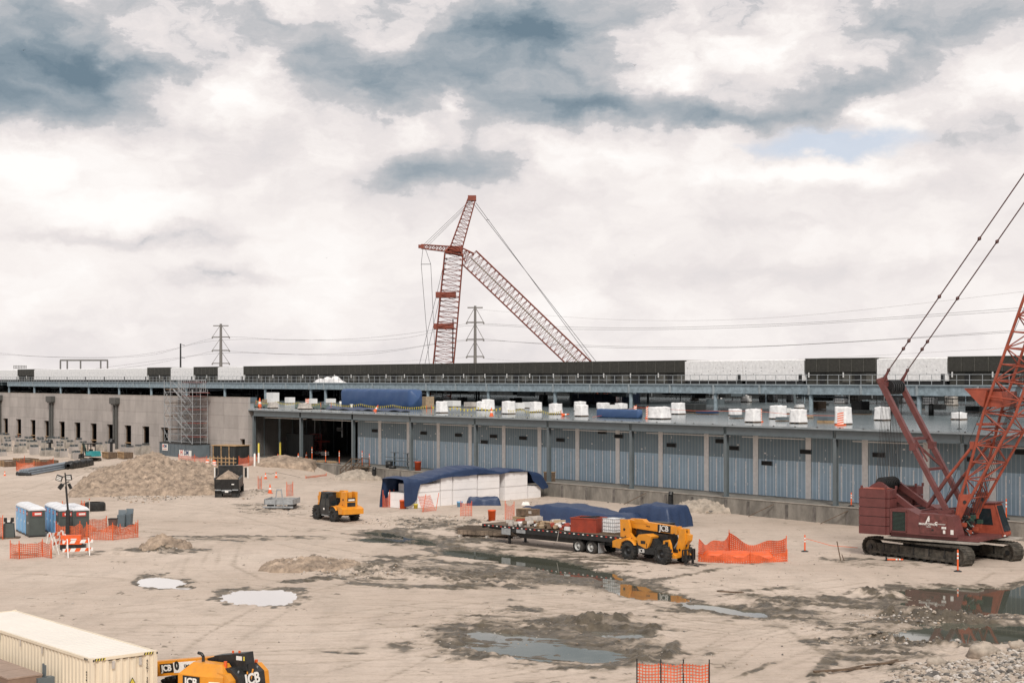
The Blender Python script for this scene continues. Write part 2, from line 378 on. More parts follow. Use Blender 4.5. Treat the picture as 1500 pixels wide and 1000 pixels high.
# ---------------- ground ----------------
PUD = [(235, 852, 34, 9, 0), (383, 875, 62, 13, 0), (268, 861, 14, 2.5, 0),
       (562, 782, 34, 3.2, -7), (610, 789, 30, 3, -6), (565, 791, 40, 4, -2), (620, 795, 24, 3, -3),
       (700, 813, 55, 7, -6), (770, 821, 70, 9, -6), (830, 834, 55, 10, -9), (880, 842, 40, 9, -12),
       (930, 866, 55, 12, -10), (980, 875, 40, 7, -12), (1040, 889, 45, 6, -5), (1090, 897, 40, 5, -4),
       (780, 950, 95, 22, -3), (850, 958, 70, 14, -4), (720, 930, 40, 8, -8), (905, 930, 55, 7, -3),
       (1440, 881, 125, 19, -3), (1400, 868, 80, 9, 0), (1530, 880, 60, 25, 0),
       (1430, 930, 140, 17, -1), (1530, 935, 60, 20, 0)]
MUD = [(850, 911, 120, 8, 3, 1.5), (945, 930, 50, 10, 28, 1.5), (983, 955, 26, 14, 50, 1.5), (720, 905, 80, 3, -2, 1.0), (700, 965, 90, 5, 10, 1.0), (860, 980, 110, 5, 2, 1.2), (480, 848, 120, 4, 4, 1.0), (650, 862, 150, 5, 0, 1.1), (560, 826, 60, 4, 10, 1.0), (740, 838, 120, 6, 8, 1.2), (1330, 906, 160, 5, 6, 1.3), (1230, 880, 60, 7, -5, 1.2), (1380, 944, 150, 5, 5, 1.3), (640, 772, 80, 5, 5, 1.1), (350, 786, 120, 2.5, 0, 1.0), (990, 845, 160, 3, 10, .9), (1130, 862, 70, 4, 3, .9), (1210, 975, 40, 14, 45, .9), (1100, 985, 60, 4, 20, .8),(235, 853, 60, 14, 0, .4), (395, 875, 95, 18, 0, .55), (690, 840, 200, 22, -4, .78), (610, 790, 150, 15, -4, .9), (640, 768, 110, 9, -4, .6), (350, 790, 160, 6, 0, .55), (690, 775, 110, 8, -3, .75),
       (860, 850, 170, 26, -10, 1.0), (1060, 893, 160, 15, -4, 1.0), (800, 945, 235, 50, -3, .95), (900, 915, 120, 12, -4, .9), (560, 950, 120, 14, 6, .5), (760, 850, 150, 16, -4, .85), (1150, 880, 160, 10, -5, .8), (1270, 945, 110, 16, -8, .75), (1180, 940, 90, 10, -30, .5), (640, 842, 110, 16, -3, .55), (560, 850, 120, 20, 0, .45),
       (1400, 890, 230, 34, -2, .9), (1380, 925, 220, 30, -1, .85), (1150, 905, 140, 26, -3, .6), (1350, 965, 120, 30, 0, .5),
       (240, 805, 70, 8, 0, .8), (1030, 825, 120, 5, 0, .35), (860, 815, 200, 10, -6, .45), (950, 960, 70, 26, 0, .8), (1240, 820, 60, 8, 0, .5), (1320, 826, 90, 10, 0, .5), (960, 765, 80, 8, 0, .3),
       (390, 745, 80, 10, -4, .45), (620, 760, 120, 9, -4, .35), (540, 766, 40, 6, 0, .4), (90, 812, 90, 6, 0, .45), (1290, 980, 80, 22, -14, .6), (120, 690, 60, 5, 0, .2)]
CLOD = [(860, 912, 110, 6, 4, .4), (945, 930, 40, 8, 28, .2), (983, 955, 20, 12, 50, .2),(455, 829, 62, 14, 0, .55), (540, 838, 75, 13, -2, .38), (620, 845, 80, 12, -3, .25), (700, 850, 110, 15, -3, .22), (240, 803, 30, 6, 0, .42), (185, 812, 40, 5, -4, .2),
        (650, 765, 150, 9, -2, .18), (950, 950, 45, 22, 25, .15), (880, 925, 90, 8, -6, .3), (1290, 872, 60, 9, -5, .3), (1380, 905, 130, 6, -5, .45), (1330, 940, 150, 7, -6, .4),
        (1030, 750, 45, 6, 0, .55), (525, 699, 30, 6, 0, .8), (395, 745, 50, 7, 0, .2), (380, 722, 30, 7, 0, .35), (960, 735, 70, 3, 0, .25), (1120, 880, 120, 14, -3, .16), (730, 955, 120, 20, -8, .16),
        (1240, 812, 50, 5, 0, .15), (160, 690, 60, 6, 0, .4), (1350, 960, 100, 20, 0, .2)]
TRK = [[(x0+q*i, y0+w*i+6*math.sin(i*.9+x0)) for i in range(7)] for x0, y0, q, w in ((540, 918, 95, -8), (320, 972, 120, -9), (720, 1000, 100, -12), (1020, 935, 75, -6), (640, 880, 90, 5), (200, 925, 100, -4), (90, 760, 80, 3), (250, 745, 90, 6), (-40, 840, 120, 4), (860, 905, 90, 6), (1180, 990, 50, -24), (450, 985, 60, -14), (480, 905, 95, -8), (560, 930, 110, -11), (300, 960, 120, -9), (700, 985, 100, -10), (880, 990, 80, -17), (1000, 925, 75, -6), (620, 870, 90, 5), (1120, 990, 60, -22), (150, 900, 90, -14), (420, 800, 85, 12), (60, 870, 100, -8), (1060, 860, 70, 9), (520, 760, 70, 4), (660, 905, 105, 2))]+[[(520, 1000), (640, 940), (760, 900), (900, 885), (1100, 870), (1250, 850)], [(60, 800), (200, 775), (340, 785), (480, 790), (640, 775)],
       [(300, 810), (290, 840), (330, 860), (480, 880), (700, 890), (900, 900), (1150, 930)], [(330, 800), (318, 830), (360, 850), (520, 870), (760, 860)],
       [(420, 770), (600, 800), (760, 850), (1000, 900), (1250, 930)], [(0, 720), (150, 735), (350, 750), (440, 775)], [(1300, 1000), (1150, 900), (1100, 860)],
       [(120, 690), (60, 715), (-40, 740)], [(250, 1000), (330, 930), (420, 880), (540, 855)], [(1000, 990), (1100, 930), (1300, 880)], [(640, 720), (560, 712), (450, 700)]]
def pxy(X, Y): return 750+F*X/Y, HZ+F*H/Y
def ell(px, py, e):
    c, s_ = math.cos(math.radians(e[4])), math.sin(math.radians(e[4])); dx = px-e[0]; dy = py-e[1]
    u = (dx*c-dy*s_)/e[2]; v = (dx*s_+dy*c)/e[3]
    return 1-np.sqrt(u*u+v*v)
def terrain(X, Y):
    z = Z0(X, Y)
    px, py = pxy(X, Y)
    s, n = loc_sn(X, Y)
    n1 = fbm(X*.35, Y*.35, 4, 1)-.5; n2 = fbm(X*1.5, Y*1.1, 3, 5)-.5; n3 = fbm(X*4, Y*3, 2, 9)-.5
    warp = n1*.9+n2*.55
    pud = np.full(X.shape, -9.0)
    for e in PUD: pud = np.maximum(pud, ell(px, py, e))
    pd = pud+warp*.75+n3*.35
    z = z+.05+(fbm(X*.06, Y*.06, 3, 21)-.5)*.18+n1*.06+n2*.03+n3*.014
    # tyre tracks
    tr = np.zeros(X.shape)
    for line in TRK:
        pts = [gp(*p, 0) for p in line]
        for off in (-1.0, 1.0):
            best = np.full(X.shape, 9.0)
            for a, b in zip(pts[:-1], pts[1:]):
                d = Vector((b.x-a.x, b.y-a.y)); l = d.length; d /= l; nx, ny = -d.y*off, d.x*off
                ax, ay = a.x+nx, a.y+ny
                t = np.clip((X-ax)*d.x+(Y-ay)*d.y, 0, l); dist = np.hypot(X-ax-t*d.x, Y-ay-t*d.y); best = np.minimum(best, dist)
            best = best+np.abs(n1)*.5
            tr = np.maximum(tr, (S(1-best/.34)*(.7+.3*np.sign(np.sin(X*5.2+Y*7.3))))*np.clip(.45+2.2*(fbm(X*.12+off, Y*.12, 2, 31+len(line))-.35), 0, 1))
    z = z-tr*.06
    mud = np.zeros(X.shape)
    for e in MUD:
        mm = np.clip(ell(px, py, e)*1.6+warp*1.6+.05, 0, 1); mud = np.maximum(mud, mm*e[5]*1.25)
    # streaky ruts in the mud, running with the traffic
    u = X*.92-Y*.39; v = X*.39+Y*.92
    rut = 1-np.abs(2*fbm(u*.22+n1*1.2, v*1.5+n1*1.5, 3, 41)-1)
    rut2 = np.clip((rut-.62)*3.5, 0, 1)
    z = z+np.clip(mud, 0, 1)*((rut2)*.10-.03+n3*.12+n2*.08)*np.clip(1-pd*2.5, .12, 1)
    mudc = np.clip(mud*(.42+.95*(1-rut2)*np.clip(.5+n2*2.2+n1*1.5, 0, 1.1)), 0, 1)
    cl = np.zeros(X.shape)
    for e in CLOD:
        mm = S(ell(px, py, e)*1.5+warp*.7); cl = np.maximum(cl, mm*e[5])
    lump = np.clip(fbm(X*1.9, Y*1.9, 4, 51, .62)-.3, 0, 1)*2.2
    z = z+cl*lump
    mudc = np.maximum(mudc, np.clip(cl*1.6*(fbm(X*3, Y*2.5, 3, 61)-.28)*2.2, 0, .55))
    edge = np.exp(-((pd+.12)/.16)**2)
    mudc = np.maximum(mudc, edge*(.55+n2+n1)*np.where(px > 450, 1, 1.25)); pass
    dep = np.clip(pd*3.2+.42, 0, 1)
    z = z*(1-.75*dep*(px > 0))-.16*dep+dep*np.clip(rut2*.125*(px < 1250)*(px > 450)*np.where((py > 900)*(px < 1050), np.clip(1.25-pd*.9, .35, 1), np.clip(1.15-pd*2, 0, 1)), 0, 1)
    mudc = np.maximum(mudc, dep*.95)
    # scattered clods / darker crumbs
    crumb = np.clip(vn(X*5, Y*4, 71)*vn(X*1.1, Y*1.1, 72)-.62, 0, 1)*5
    z = z+crumb*.05; mudc = np.maximum(mudc, np.clip(crumb*.6, 0, .5))
    # rubble bank at the lower right
    bk = S(((px-1270)/230)*.7+((py-945)/55)*.75-.35+warp*.25)*(py > 930)*(px > 1200)
    z = z+bk*.6+bk*n2*.35
    mudc = mudc*(1-bk*.5)
    return z, np.clip(mudc, 0, 1), tr
def ground():
    ys = [44.0]
    while ys[-1] < 330: ys.append(ys[-1]+max(.16, ys[-1]**2/26400*.42))
    ys = np.array(ys); us = np.linspace(-.385, .385, 820)
    Yg, Ug = np.meshgrid(ys, us, indexing='ij'); Xg = Yg*Ug
    zg, mg, bk = terrain(Xg, Yg)
    s, n = loc_sn(Xg, Yg)
    zg = np.where(n > .5, np.minimum(zg, -.3+0*zg)*1.0+np.where(-s > 112, 1.0, 0), zg)
    nr, nc = Xg.shape
    v = np.stack([Xg.ravel(), Yg.ravel(), zg.ravel()], 1)
    idx = np.arange(nr*nc).reshape(nr, nc)
    q = np.stack([idx[:-1, :-1], idx[:-1, 1:], idx[1:, 1:], idx[1:, :-1]], -1).reshape(-1, 4)
    # outer skirt to the horizon
    base = len(v); z_ = -.25
    ext = [(-3000, -300), (3000, -300), (3000, 5000), (-3000, 5000)]
    cor = [idx[0, 0], idx[0, -1], idx[-1, -1], idx[-1, 0]]
    ring = list(idx[0, :])+list(idx[1:, -1])+list(idx[-1, ::-1][1:])+list(idx[::-1, 0][1:-1])
    verts = v.tolist(); faces = q.tolist()
    dl = len(verts); verts += [[*verts[i][:2], verts[i][2]-.6] for i in ring]
    nrg = len(ring)
    for i in range(nrg): j = (i+1) % nrg; faces.append([ring[j], ring[i], dl+i, dl+j])
    me = bpy.data.meshes.new('ground'); 
    b2 = len(verts); verts += [[a, b, -.75] for a, b in ext]; faces.append([b2, b2+1, b2+2, b2+3])
    me.from_pydata(verts, [], faces)
    at = me.attributes.new('mud', 'FLOAT', 'POINT'); arr = np.full(len(verts), .1, np.float32); arr[:nr*nc] = mg.ravel(); at.data.foreach_set('value', arr)
    at = me.attributes.new('trk', 'FLOAT', 'POINT'); arr = np.zeros(len(verts), np.float32); arr[:nr*nc] = bk.ravel(); at.data.foreach_set('value', arr)
    me.polygons.foreach_set('use_smooth', [True]*len(me.polygons))
    m = bpy.data.materials.new('site_ground'); m.use_nodes = True; nt = m.node_tree; N = nt.nodes; L = nt.links; b = N['Principled BSDF']
    tc = N.new('ShaderNodeTexCoord')
    def noise(sc, det=6, ro=.6, st=(1, 1, 1), rot=0):
        mp = N.new('ShaderNodeMapping'); mp.inputs['Scale'].default_value = st; mp.inputs['Rotation'].default_value = (0, 0, rot); L.new(tc.outputs['Object'], mp.inputs[0])
        n = N.new('ShaderNodeTexNoise'); n.inputs['Scale'].default_value = sc; n.inputs['Detail'].default_value = det; n.inputs['Roughness'].default_value = ro
        L.new(mp.outputs[0], n.inputs['Vector']); return n.outputs[0]
    def mix(f, a, c):
        x = N.new('ShaderNodeMix'); x.data_type = 'RGBA'
        for i, vv in ((0, f), (6, a), (7, c)):
            if isinstance(vv, tuple): x.inputs[i].default_value = (*vv, 1)
            elif isinstance(vv, float): x.inputs[i].default_value = vv
            else: L.new(vv, x.inputs[i])
        return x.outputs[2]
    def rng(v_, a, c, lo=0, hi=1):
        r = N.new('ShaderNodeMapRange'); L.new(v_, r.inputs[0]); r.inputs[1].default_value = a; r.inputs[2].default_value = c; r.inputs[3].default_value = lo; r.inputs[4].default_value = hi; return r.outputs[0]
    A = N.new('ShaderNodeAttribute'); A.attribute_name = 'mud'; mud = A.outputs['Fac']
    c = mix(rng(noise(.045, 5), .35, .65), (.60, .50, .42), (.47, .38, .31))
    c = mix(rng(noise(.5, 7, .7, (1, .35, 1), -.5), .48, .72, 0, .55), c, (.33, .275, .225))
    c = mix(rng(noise(.25, 7, .7, (.5, 2.2, 1), .4), .52, .75, 0, .5), c, (.60, .52, .44))
    c = mix(rng(noise(5, 6, .85), .54, .66, 0, .55), c, (.27, .22, .165))
    c = mix(rng(noise(9, 4, .8, (1, 1, 1), .9), .60, .70, 0, .6), c, (.72, .66, .58))
    c = mix(rng(noise(.9, 8, .8, (.3, 2.4, 1), -.35), .50, .62, 0, .5), c, (.34, .275, .21))
    dm = mix(rng(noise(1.5, 6, .7), .35, .65), (.062, .051, .036), (.145, .118, .085))
    mm = N.new('ShaderNodeMath'); mm.operation = 'MULTIPLY_ADD'; mm.use_clamp = True; L.new(noise(2.6, 7, .75, (.8, 2.2, 1), -.35), mm.inputs[0]); mm.inputs[1].default_value = 1.9
    sb = N.new('ShaderNodeMath'); sb.operation = 'MULTIPLY_ADD'; L.new(mud, sb.inputs[0]); sb.inputs[1].default_value = 2.7; sb.inputs[2].default_value = -1.62
    L.new(sb.outputs[0], mm.inputs[2])
    T_ = N.new('ShaderNodeAttribute'); T_.attribute_name = 'trk'
    c = mix(rng(mud, .08, .6, 0, .6), c, (.30, .25, .195))
    tm = N.new('ShaderNodeMath'); tm.operation = 'MULTIPLY'; L.new(T_.outputs['Fac'], tm.inputs[0]); L.new(rng(noise(2.2, 6, .7, (1, 2, 1)), .33, .55, .3, .95), tm.inputs[1])
    c = mix(tm.outputs[0], c, (.27, .22, .17))
    c = mix(mm.outputs[0], c, dm)
    L.new(c, b.inputs['Base Color'])
    L.new(rng(mm.outputs[0], .25, 1, .95, .45), b.inputs['Roughness']); b.inputs['Specular IOR Level'].default_value = .3
    bp = N.new('ShaderNodeBump'); bp.inputs['Strength'].default_value = .55; bp.inputs['Distance'].default_value = .12
    L.new(noise(2.6, 9, .75), bp.inputs['Height']); L.new(bp.outputs[0], b.inputs['Normal'])
    me.materials.append(m)
    o = bpy.data.objects.new('ground', me); COL.objects.link(o); tag(o, kind='structure')
ground()
def puddles():
    m = bpy.data.materials.new('muddy_water'); m.use_nodes = True; nt = m.node_tree; b = nt.nodes['Principled BSDF']
    b.inputs['Base Color'].default_value = (.085, .09, .068, 1); b.inputs['Roughness'].default_value = .03; b.inputs['IOR'].default_value = 1.33; b.inputs['Specular IOR Level'].default_value = .9
    tc = nt.nodes.new('ShaderNodeTexCoord'); n = nt.nodes.new('ShaderNodeTexNoise'); n.inputs['Scale'].default_value = 1.2; n.inputs['Detail'].default_value = 3
    bp = nt.nodes.new('ShaderNodeBump'); bp.inputs['Strength'].default_value = .05; bp.inputs['Distance'].default_value = .02
    nt.links.new(tc.outputs['Object'], n.inputs['Vector']); nt.links.new(n.outputs[0], bp.inputs['Height']); nt.links.new(bp.outputs[0], b.inputs['Normal'])
    m2 = m.copy(); m2.name = 'sky_white_water'; m2.node_tree.nodes['Principled BSDF'].inputs['Base Color'].default_value = (.60, .565, .545, 1)  # pale base colour paints the bright sky reflection into these two puddles
    m3 = m.copy(); m3.name = 'grey_silty_water'; m3.node_tree.nodes['Principled BSDF'].inputs['Base Color'].default_value = (.15, .15, .125, 1)
    for k, (x0, y0, x1, y1, mm) in enumerate([(180, 838, 300, 866, m2), (300, 858, 460, 893, m2), (505, 768, 665, 803, m), (640, 803, 925, 858, m), (860, 848, 1160, 908, m), (640, 912, 990, 992, m3), (1290, 852, 1640, 908, m), (1270, 909, 1640, 956, m)]):
        vs = [gp(x, y, 0) for x, y in ((x0, y1), (x1, y1), (x1, y0), (x0, y0))]
        mb = MB(); mb.add([(v.x, v.y, -.045+k*.0011) for v in vs], [(0, 1, 2, 3)], mm); tag(mb.build('puddle'), kind='structure')
puddles()
# ---------------- materials of the hall walls ----------------
def wallmat():
    m = mat('bluegrey_wall_board', (.36, .50, .62), .6, var=.1, scale=.4, dirt=.25, dirtcol=(.47, .59, .68)); nt = m.node_tree; N = nt.nodes; L = nt.links; b = N['Principled BSDF']
    src = b.inputs['Base Color'].links[0].from_socket
    tc = N.new('ShaderNodeTexCoord'); s = N.new('ShaderNodeSeparateXYZ'); L.new(tc.outputs['Object'], s.inputs[0])
    def ma(op, a, c=None):
        n = N.new('ShaderNodeMath'); n.operation = op
        for i, v in enumerate((a, c)):
            if isinstance(v, (int, float)): n.inputs[i].default_value = v
            elif v is not None: L.new(v, n.inputs[i])
        return n.outputs[0]
    fr = ma('FRACT', ma('DIVIDE', s.outputs[0], .41))
    st = ma('GREATER_THAN', fr, .84)
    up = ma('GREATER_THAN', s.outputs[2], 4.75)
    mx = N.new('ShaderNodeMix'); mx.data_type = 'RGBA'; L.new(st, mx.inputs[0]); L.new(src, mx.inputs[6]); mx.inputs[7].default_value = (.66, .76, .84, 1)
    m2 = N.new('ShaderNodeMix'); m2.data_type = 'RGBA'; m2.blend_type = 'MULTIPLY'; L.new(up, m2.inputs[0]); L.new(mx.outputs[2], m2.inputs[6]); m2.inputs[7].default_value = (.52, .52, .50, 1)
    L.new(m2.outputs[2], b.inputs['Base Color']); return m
def concpanel():
    m = mat('tilt_up_concrete', (.44, .405, .38), .85, var=.14, scale=.35, stretch=(1, 1, .4), bump=.1, bscale=5, dirt=.3, dirtcol=(.28, .255, .24)); nt = m.node_tree; N = nt.nodes; L = nt.links; b = N['Principled BSDF']
    src = b.inputs['Base Color'].links[0].from_socket
    tc = N.new('ShaderNodeTexCoord'); mp = N.new('ShaderNodeMapping'); mp.inputs['Rotation'].default_value = (math.radians(90), 0, 0); L.new(tc.outputs['Object'], mp.inputs[0])
    br = N.new('ShaderNodeTexBrick'); br.offset = 0; br.inputs['Scale'].default_value = 1; br.inputs['Brick Width'].default_value = 4.1; br.inputs['Row Height'].default_value = 1.75
    br.inputs['Mortar Size'].default_value = .025; br.inputs['Color1'].default_value = (1, 1, 1, 1); br.inputs['Color2'].default_value = (.88, .88, .88, 1); br.inputs['Mortar'].default_value = (.62, .62, .62, 1)
    L.new(mp.outputs[0], br.inputs['Vector'])
    mx = N.new('ShaderNodeMix'); mx.data_type = 'RGBA'; mx.blend_type = 'MULTIPLY'; mx.inputs[0].default_value = 1; L.new(src, mx.inputs[6]); L.new(br.outputs[0], mx.inputs[7])
    L.new(mx.outputs[2], b.inputs['Base Color']); return m
BAY = 12.35
HALL = thing('dock_hall', (OX, OY, 0), BR, 'long grey-blue panelled hall with concrete dock and open steel front columns', 'building')
def hall():
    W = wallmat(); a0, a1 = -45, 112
    # local x = s = -a
    d = MB(); d.bb((-98, -.25, -.6), (45, .2, 1.45), M['conc2'])
    for k in range(40):
        x = -97+k*3.6+rnd.uniform(-.5, .5)
        d.bb((x, -.33, -.6), (x+.25, -.25, 1.3), M['rock2'])
    d.bb((-98, -.3, 1.452), (45, .1, 1.5), M['pier'])
    d.build('dock_wall', HALL)
    f = MB(); f.bb((-112, .2, .9), (45, 20, 1.49), M['conc2']); f.build('dock_floor', HALL)
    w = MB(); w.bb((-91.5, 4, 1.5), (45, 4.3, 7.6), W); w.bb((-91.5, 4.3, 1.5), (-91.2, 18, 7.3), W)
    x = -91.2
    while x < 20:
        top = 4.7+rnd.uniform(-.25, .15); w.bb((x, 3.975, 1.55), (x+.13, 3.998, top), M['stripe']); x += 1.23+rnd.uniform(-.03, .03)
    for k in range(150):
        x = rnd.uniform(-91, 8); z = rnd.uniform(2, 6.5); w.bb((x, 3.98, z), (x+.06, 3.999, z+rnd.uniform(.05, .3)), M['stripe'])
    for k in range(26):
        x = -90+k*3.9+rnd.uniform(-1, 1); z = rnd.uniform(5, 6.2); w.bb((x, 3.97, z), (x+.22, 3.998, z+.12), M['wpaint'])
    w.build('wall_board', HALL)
    for k in range(-1, 15):
        x = -k*BAY/2
        b = MB(); b.bb((x-.3, 3.93, 1.5), (x+.3, 3.996, 7.25), M['beige']); b.build('pilaster_strip', HALL)
    for px, py in [(498, 628.5), (549.5, 630.5), (621, 634), (672, 637), (710, 647), (723.5, 638.7), (766.7, 641.3), (821.3, 644), (882.7, 632.5), (907, 638.7), (984, 651.7), (1056, 645.9), (1075.5, 656), (1124, 678), (1180.8, 661.4), (1287.8, 666), (1417.4, 672), (1497.8, 662)]:
        s, z = fp(px, py, 4)
        b = MB(); b.bb((s-.6, 3.88, z-.17), (s+.6, 3.92, z+.17), M['dark']); b.bb((s-.63, 3.90, z-.20), (s+.63, 3.97, z+.20), M['steel']); b.build('wall_vent', HALL)
    for k in range(-1, 10):
        x = -k*BAY; b = MB(); zb = 1.5
        b.bb((x-.17, -.05, zb), (x+.17, -.02, 7.1), M['steel']); b.bb((x-.17, .26, zb), (x+.17, .29, 7.1), M['steel']); b.bb((x-.02, -.02, zb), (x+.02, .26, 7.1), M['steel'])
        b.bb((x-.3, -.12, zb-.0), (x+.3, .36, zb+.03), M['steel']); b.build('column', HALL)
        if k < 9:
            e = MB(); e.bb((x-BAY+.18, -.06, 7.08), (x-.18, -.0, 7.72), M['steel']); e.bb((x-BAY+.18, -.2, 7.06), (x-.18, .2, 7.10), M['steel']); e.build('edge_beam', HALL)
            l = MB(); l.bb((x-BAY*.93, 1.2, 6.80), (x-BAY*(.05 if k > 1 else .35), 1.34, 6.88), M['wpaint']); l.build('light_strip', HALL)
    e = MB(); e.bb((-112.2, -.32, 7.76), (45, 110, 7.8), M['steel']); e.bb((-112.2, -.33, 7.802), (45, -.28, 7.93), M['lip'])
    for k in range(60): e.bb((-110+k*2.4, -.36, 7.93), (-109.88+k*2.4, -.3, 8.0), M['black'])
    e.build('slab_edge', HALL)
    s = MB(); s.bb((-112.2, -.28, 7.80), (45, 150, 7.95), M['slab']); s.bb((-530, .6, 7.80), (-112.2, 150, 7.95), M['slab']); s.build('roof_slab', HALL)
    # entrance interior
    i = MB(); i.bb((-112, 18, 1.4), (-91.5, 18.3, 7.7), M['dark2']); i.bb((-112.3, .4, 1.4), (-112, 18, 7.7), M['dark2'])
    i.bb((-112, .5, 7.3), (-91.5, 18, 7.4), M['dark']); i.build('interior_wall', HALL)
    for k in range(16): st = MB(); st.bb((-110.5+k*1.3, 17.7, 1.5), (-110.42+k*1.3, 17.9, 7.2), M['steel']); st.build('wall_stud', HALL)
    for k in range(7): st = MB(); st.bb((-111.9, 2+k*2.2, 1.5), (-111.8, 2.1+k*2.2, 7.2), M['steel']); st.build('wall_stud', HALL)
    st = MB(); st.bb((-111.0, 3.8, 1.5), (-110.8, 4, 7.3), M['steel2']); st.bb((-107, 7, 4.6), (-106.9, 7.1, 7.3), M['galv']); st.bb((-111, 5, 1.5), (-104, 5.1, 4.6), M['dark2'])
    st.bb((-98.5, 6, 4.4), (-98.4, 6.1, 7.3), M['galv']); st.bb((-96, 7, 4.4), (-95.9, 7.1, 7.3), M['galv'])
    st.build('wall_stud', HALL)
    for px, py in ((421.5, 627), ):
        s_, z = fp(px, py, 6); b = MB(); b.rod((s_, 6, z), (s_, 6, 7.3), .02, M['galv'], 4); b.lathe([(.02, .18), (.22, 0)], M['wpaint'], (s_, 6, z)); b.build('pendant_lamp', HALL)
hall()
# ---------------- upper steel platform on the roof ----------------
DN = 41.2
PLAT = thing('equipment_platform', (OX, OY, 0), BR, 'raised galvanised steel platform with railing carrying the rooftop units', 'platform')
def platform():
    g = M['steel2']
    cols = [fp(px, 600, DN)[0] for px in (12, 48.9, 87.4, 128.7, 173, 220, 271.8, 327.6, 387, 453.5, 475, 625, 713.5, 811, 922, 1046, 1185.6, 1344, 1530)]
    z0, z1 = 10.17, 11.25
    for x in cols:
        b = MB(); b.rod((x, DN+.3, 7.95), (x, DN+.3, z0), .27, g, 12); b.bb((x-.45, DN-.1, 7.95), (x+.45, DN+.7, 8.0), g); b.build('column', PLAT)
    for p, q in zip(cols[:-1], cols[1:]):
        b = MB(); b.bb((p+.13, DN, z0+.03), (q-.13, DN+.05, z1-.03), g); b.bb((p+.13, DN-.16, z0), (q-.13, DN+.2, z0+.03), g); b.bb((p+.13, DN-.16, z1-.03), (q-.13, DN+.2, z1), g); b.build('edge_beam', PLAT)
    for x in cols: b = MB(); b.bb((x-.12, DN-.2, z0-.05), (x+.12, DN+.25, z1+.002), M['lip']); b.build('stiffener', PLAT)
    for p, q in zip(cols[:-1], cols[1:]):
        if q-p > 5: b = MB(); b.bb(((p+q)/2-.12, DN-.18, z0+.04), ((p+q)/2+.12, DN-.002, z1-.04), M['lip']); b.build('stiffener', PLAT)
    xs0, xs1 = cols[0]-60, cols[-1]+25
    d = MB(); d.bb((-104, DN+.22, z1-.05), (xs1+60, 57, z1+.03), M['steel']); d.bb((xs0-200, DN+.22, z1-.05), (-104, 95, z1+.03), M['steel']); d.bb((xs0-200, 96, z1-.05), (xs1+60, 112, z1+.03), M['steel'])  # deck shaped to darken the space below on the left, admit light right
    for k in range(int((xs1-xs0)/7.7)): d.bb((xs0+k*7.7, DN+.3, z0+.15), (xs0+k*7.7+.3, 134, z1-.06), M['steel'])
    for n in (52, 64, 78, 92, 106): d.bb((xs0, n, z0+.1), (xs1, n+.3, z0+.7), M['steel'])
    d.build('deck', PLAT)
    r = MB(); x = xs0
    while x < xs1: r.bb((x, DN, z1+.002), (x+.055, DN+.05, z1+1.27), M['galv']); x += 1.62
    for z in (.62, 1.22): r.bb((xs0, DN+.052, z1+z), (xs1, DN+.10, z1+z+.06), M['galv'])
    r.bb((xs0, DN-.01, z1+.01), (xs1, DN-.002, z1+.12), M['lip'])
    r.build('railing', PLAT)
    # inner columns
    for n in (58, 75, 92):
        for x in cols[4::2]: b = MB(); b.rod((x, n, 7.95), (x, n, z0+.2), .2, M['steel'], 8); b.build('inner_column', PLAT)
    # service clutter hung below the deck
    c = MB()
    for k in range(420):
        x = rnd.uniform(xs0, xs1) if k % 3 else rnd.uniform(xs0, -55); n = rnd.uniform(46, 90); zt = z0+.2
        t = rnd.random()
        if t < .45: c.rod((x, n, rnd.uniform(8.4, 9.6)), (x, n, zt), rnd.uniform(.03, .09), rnd.choice([M['steel'], M['galv'], M['steel2'], M['dark']]), 5)
        elif t < .75: c.rod((x, n, 9.75+rnd.uniform(-.3, .3)), (x+rnd.uniform(3, 9), n, 9.75), rnd.uniform(.05, .14), rnd.choice([M['steel'], M['dark'], M['pipe']]), 6)
        elif t < .9: c.bb((x, n, 9.3), (x+rnd.uniform(1, 4), n+1, 10), rnd.choice([M['dark'], M['steel'], M['dark2']]))
        else: c.bb((x, n, 7.96), (x+rnd.uniform(.5, 3), n+1, 7.96+rnd.uniform(.3, 1.2)), rnd.choice([M['dark'], M['dark2'], M['dwood'], M['steel']]))
    tag(c.build('hung_pipework', PLAT), kind='stuff')
    b = MB(); b.bb((-520, 95, 7.96), (-215, 95.3, z1-.1), M['dark']); b.bb((-340, 135, 7.96), (60, 135.3, z1-.08), M['dark2']); b.build('dark_backdrop', PLAT)  # near-black sheets added to stand in for the dark depth below the platform
platform()
ORD = 'first second third fourth fifth sixth seventh eighth ninth tenth eleventh twelfth thirteenth fourteenth fifteenth sixteenth seventeenth eighteenth nineteenth twentieth'.split()
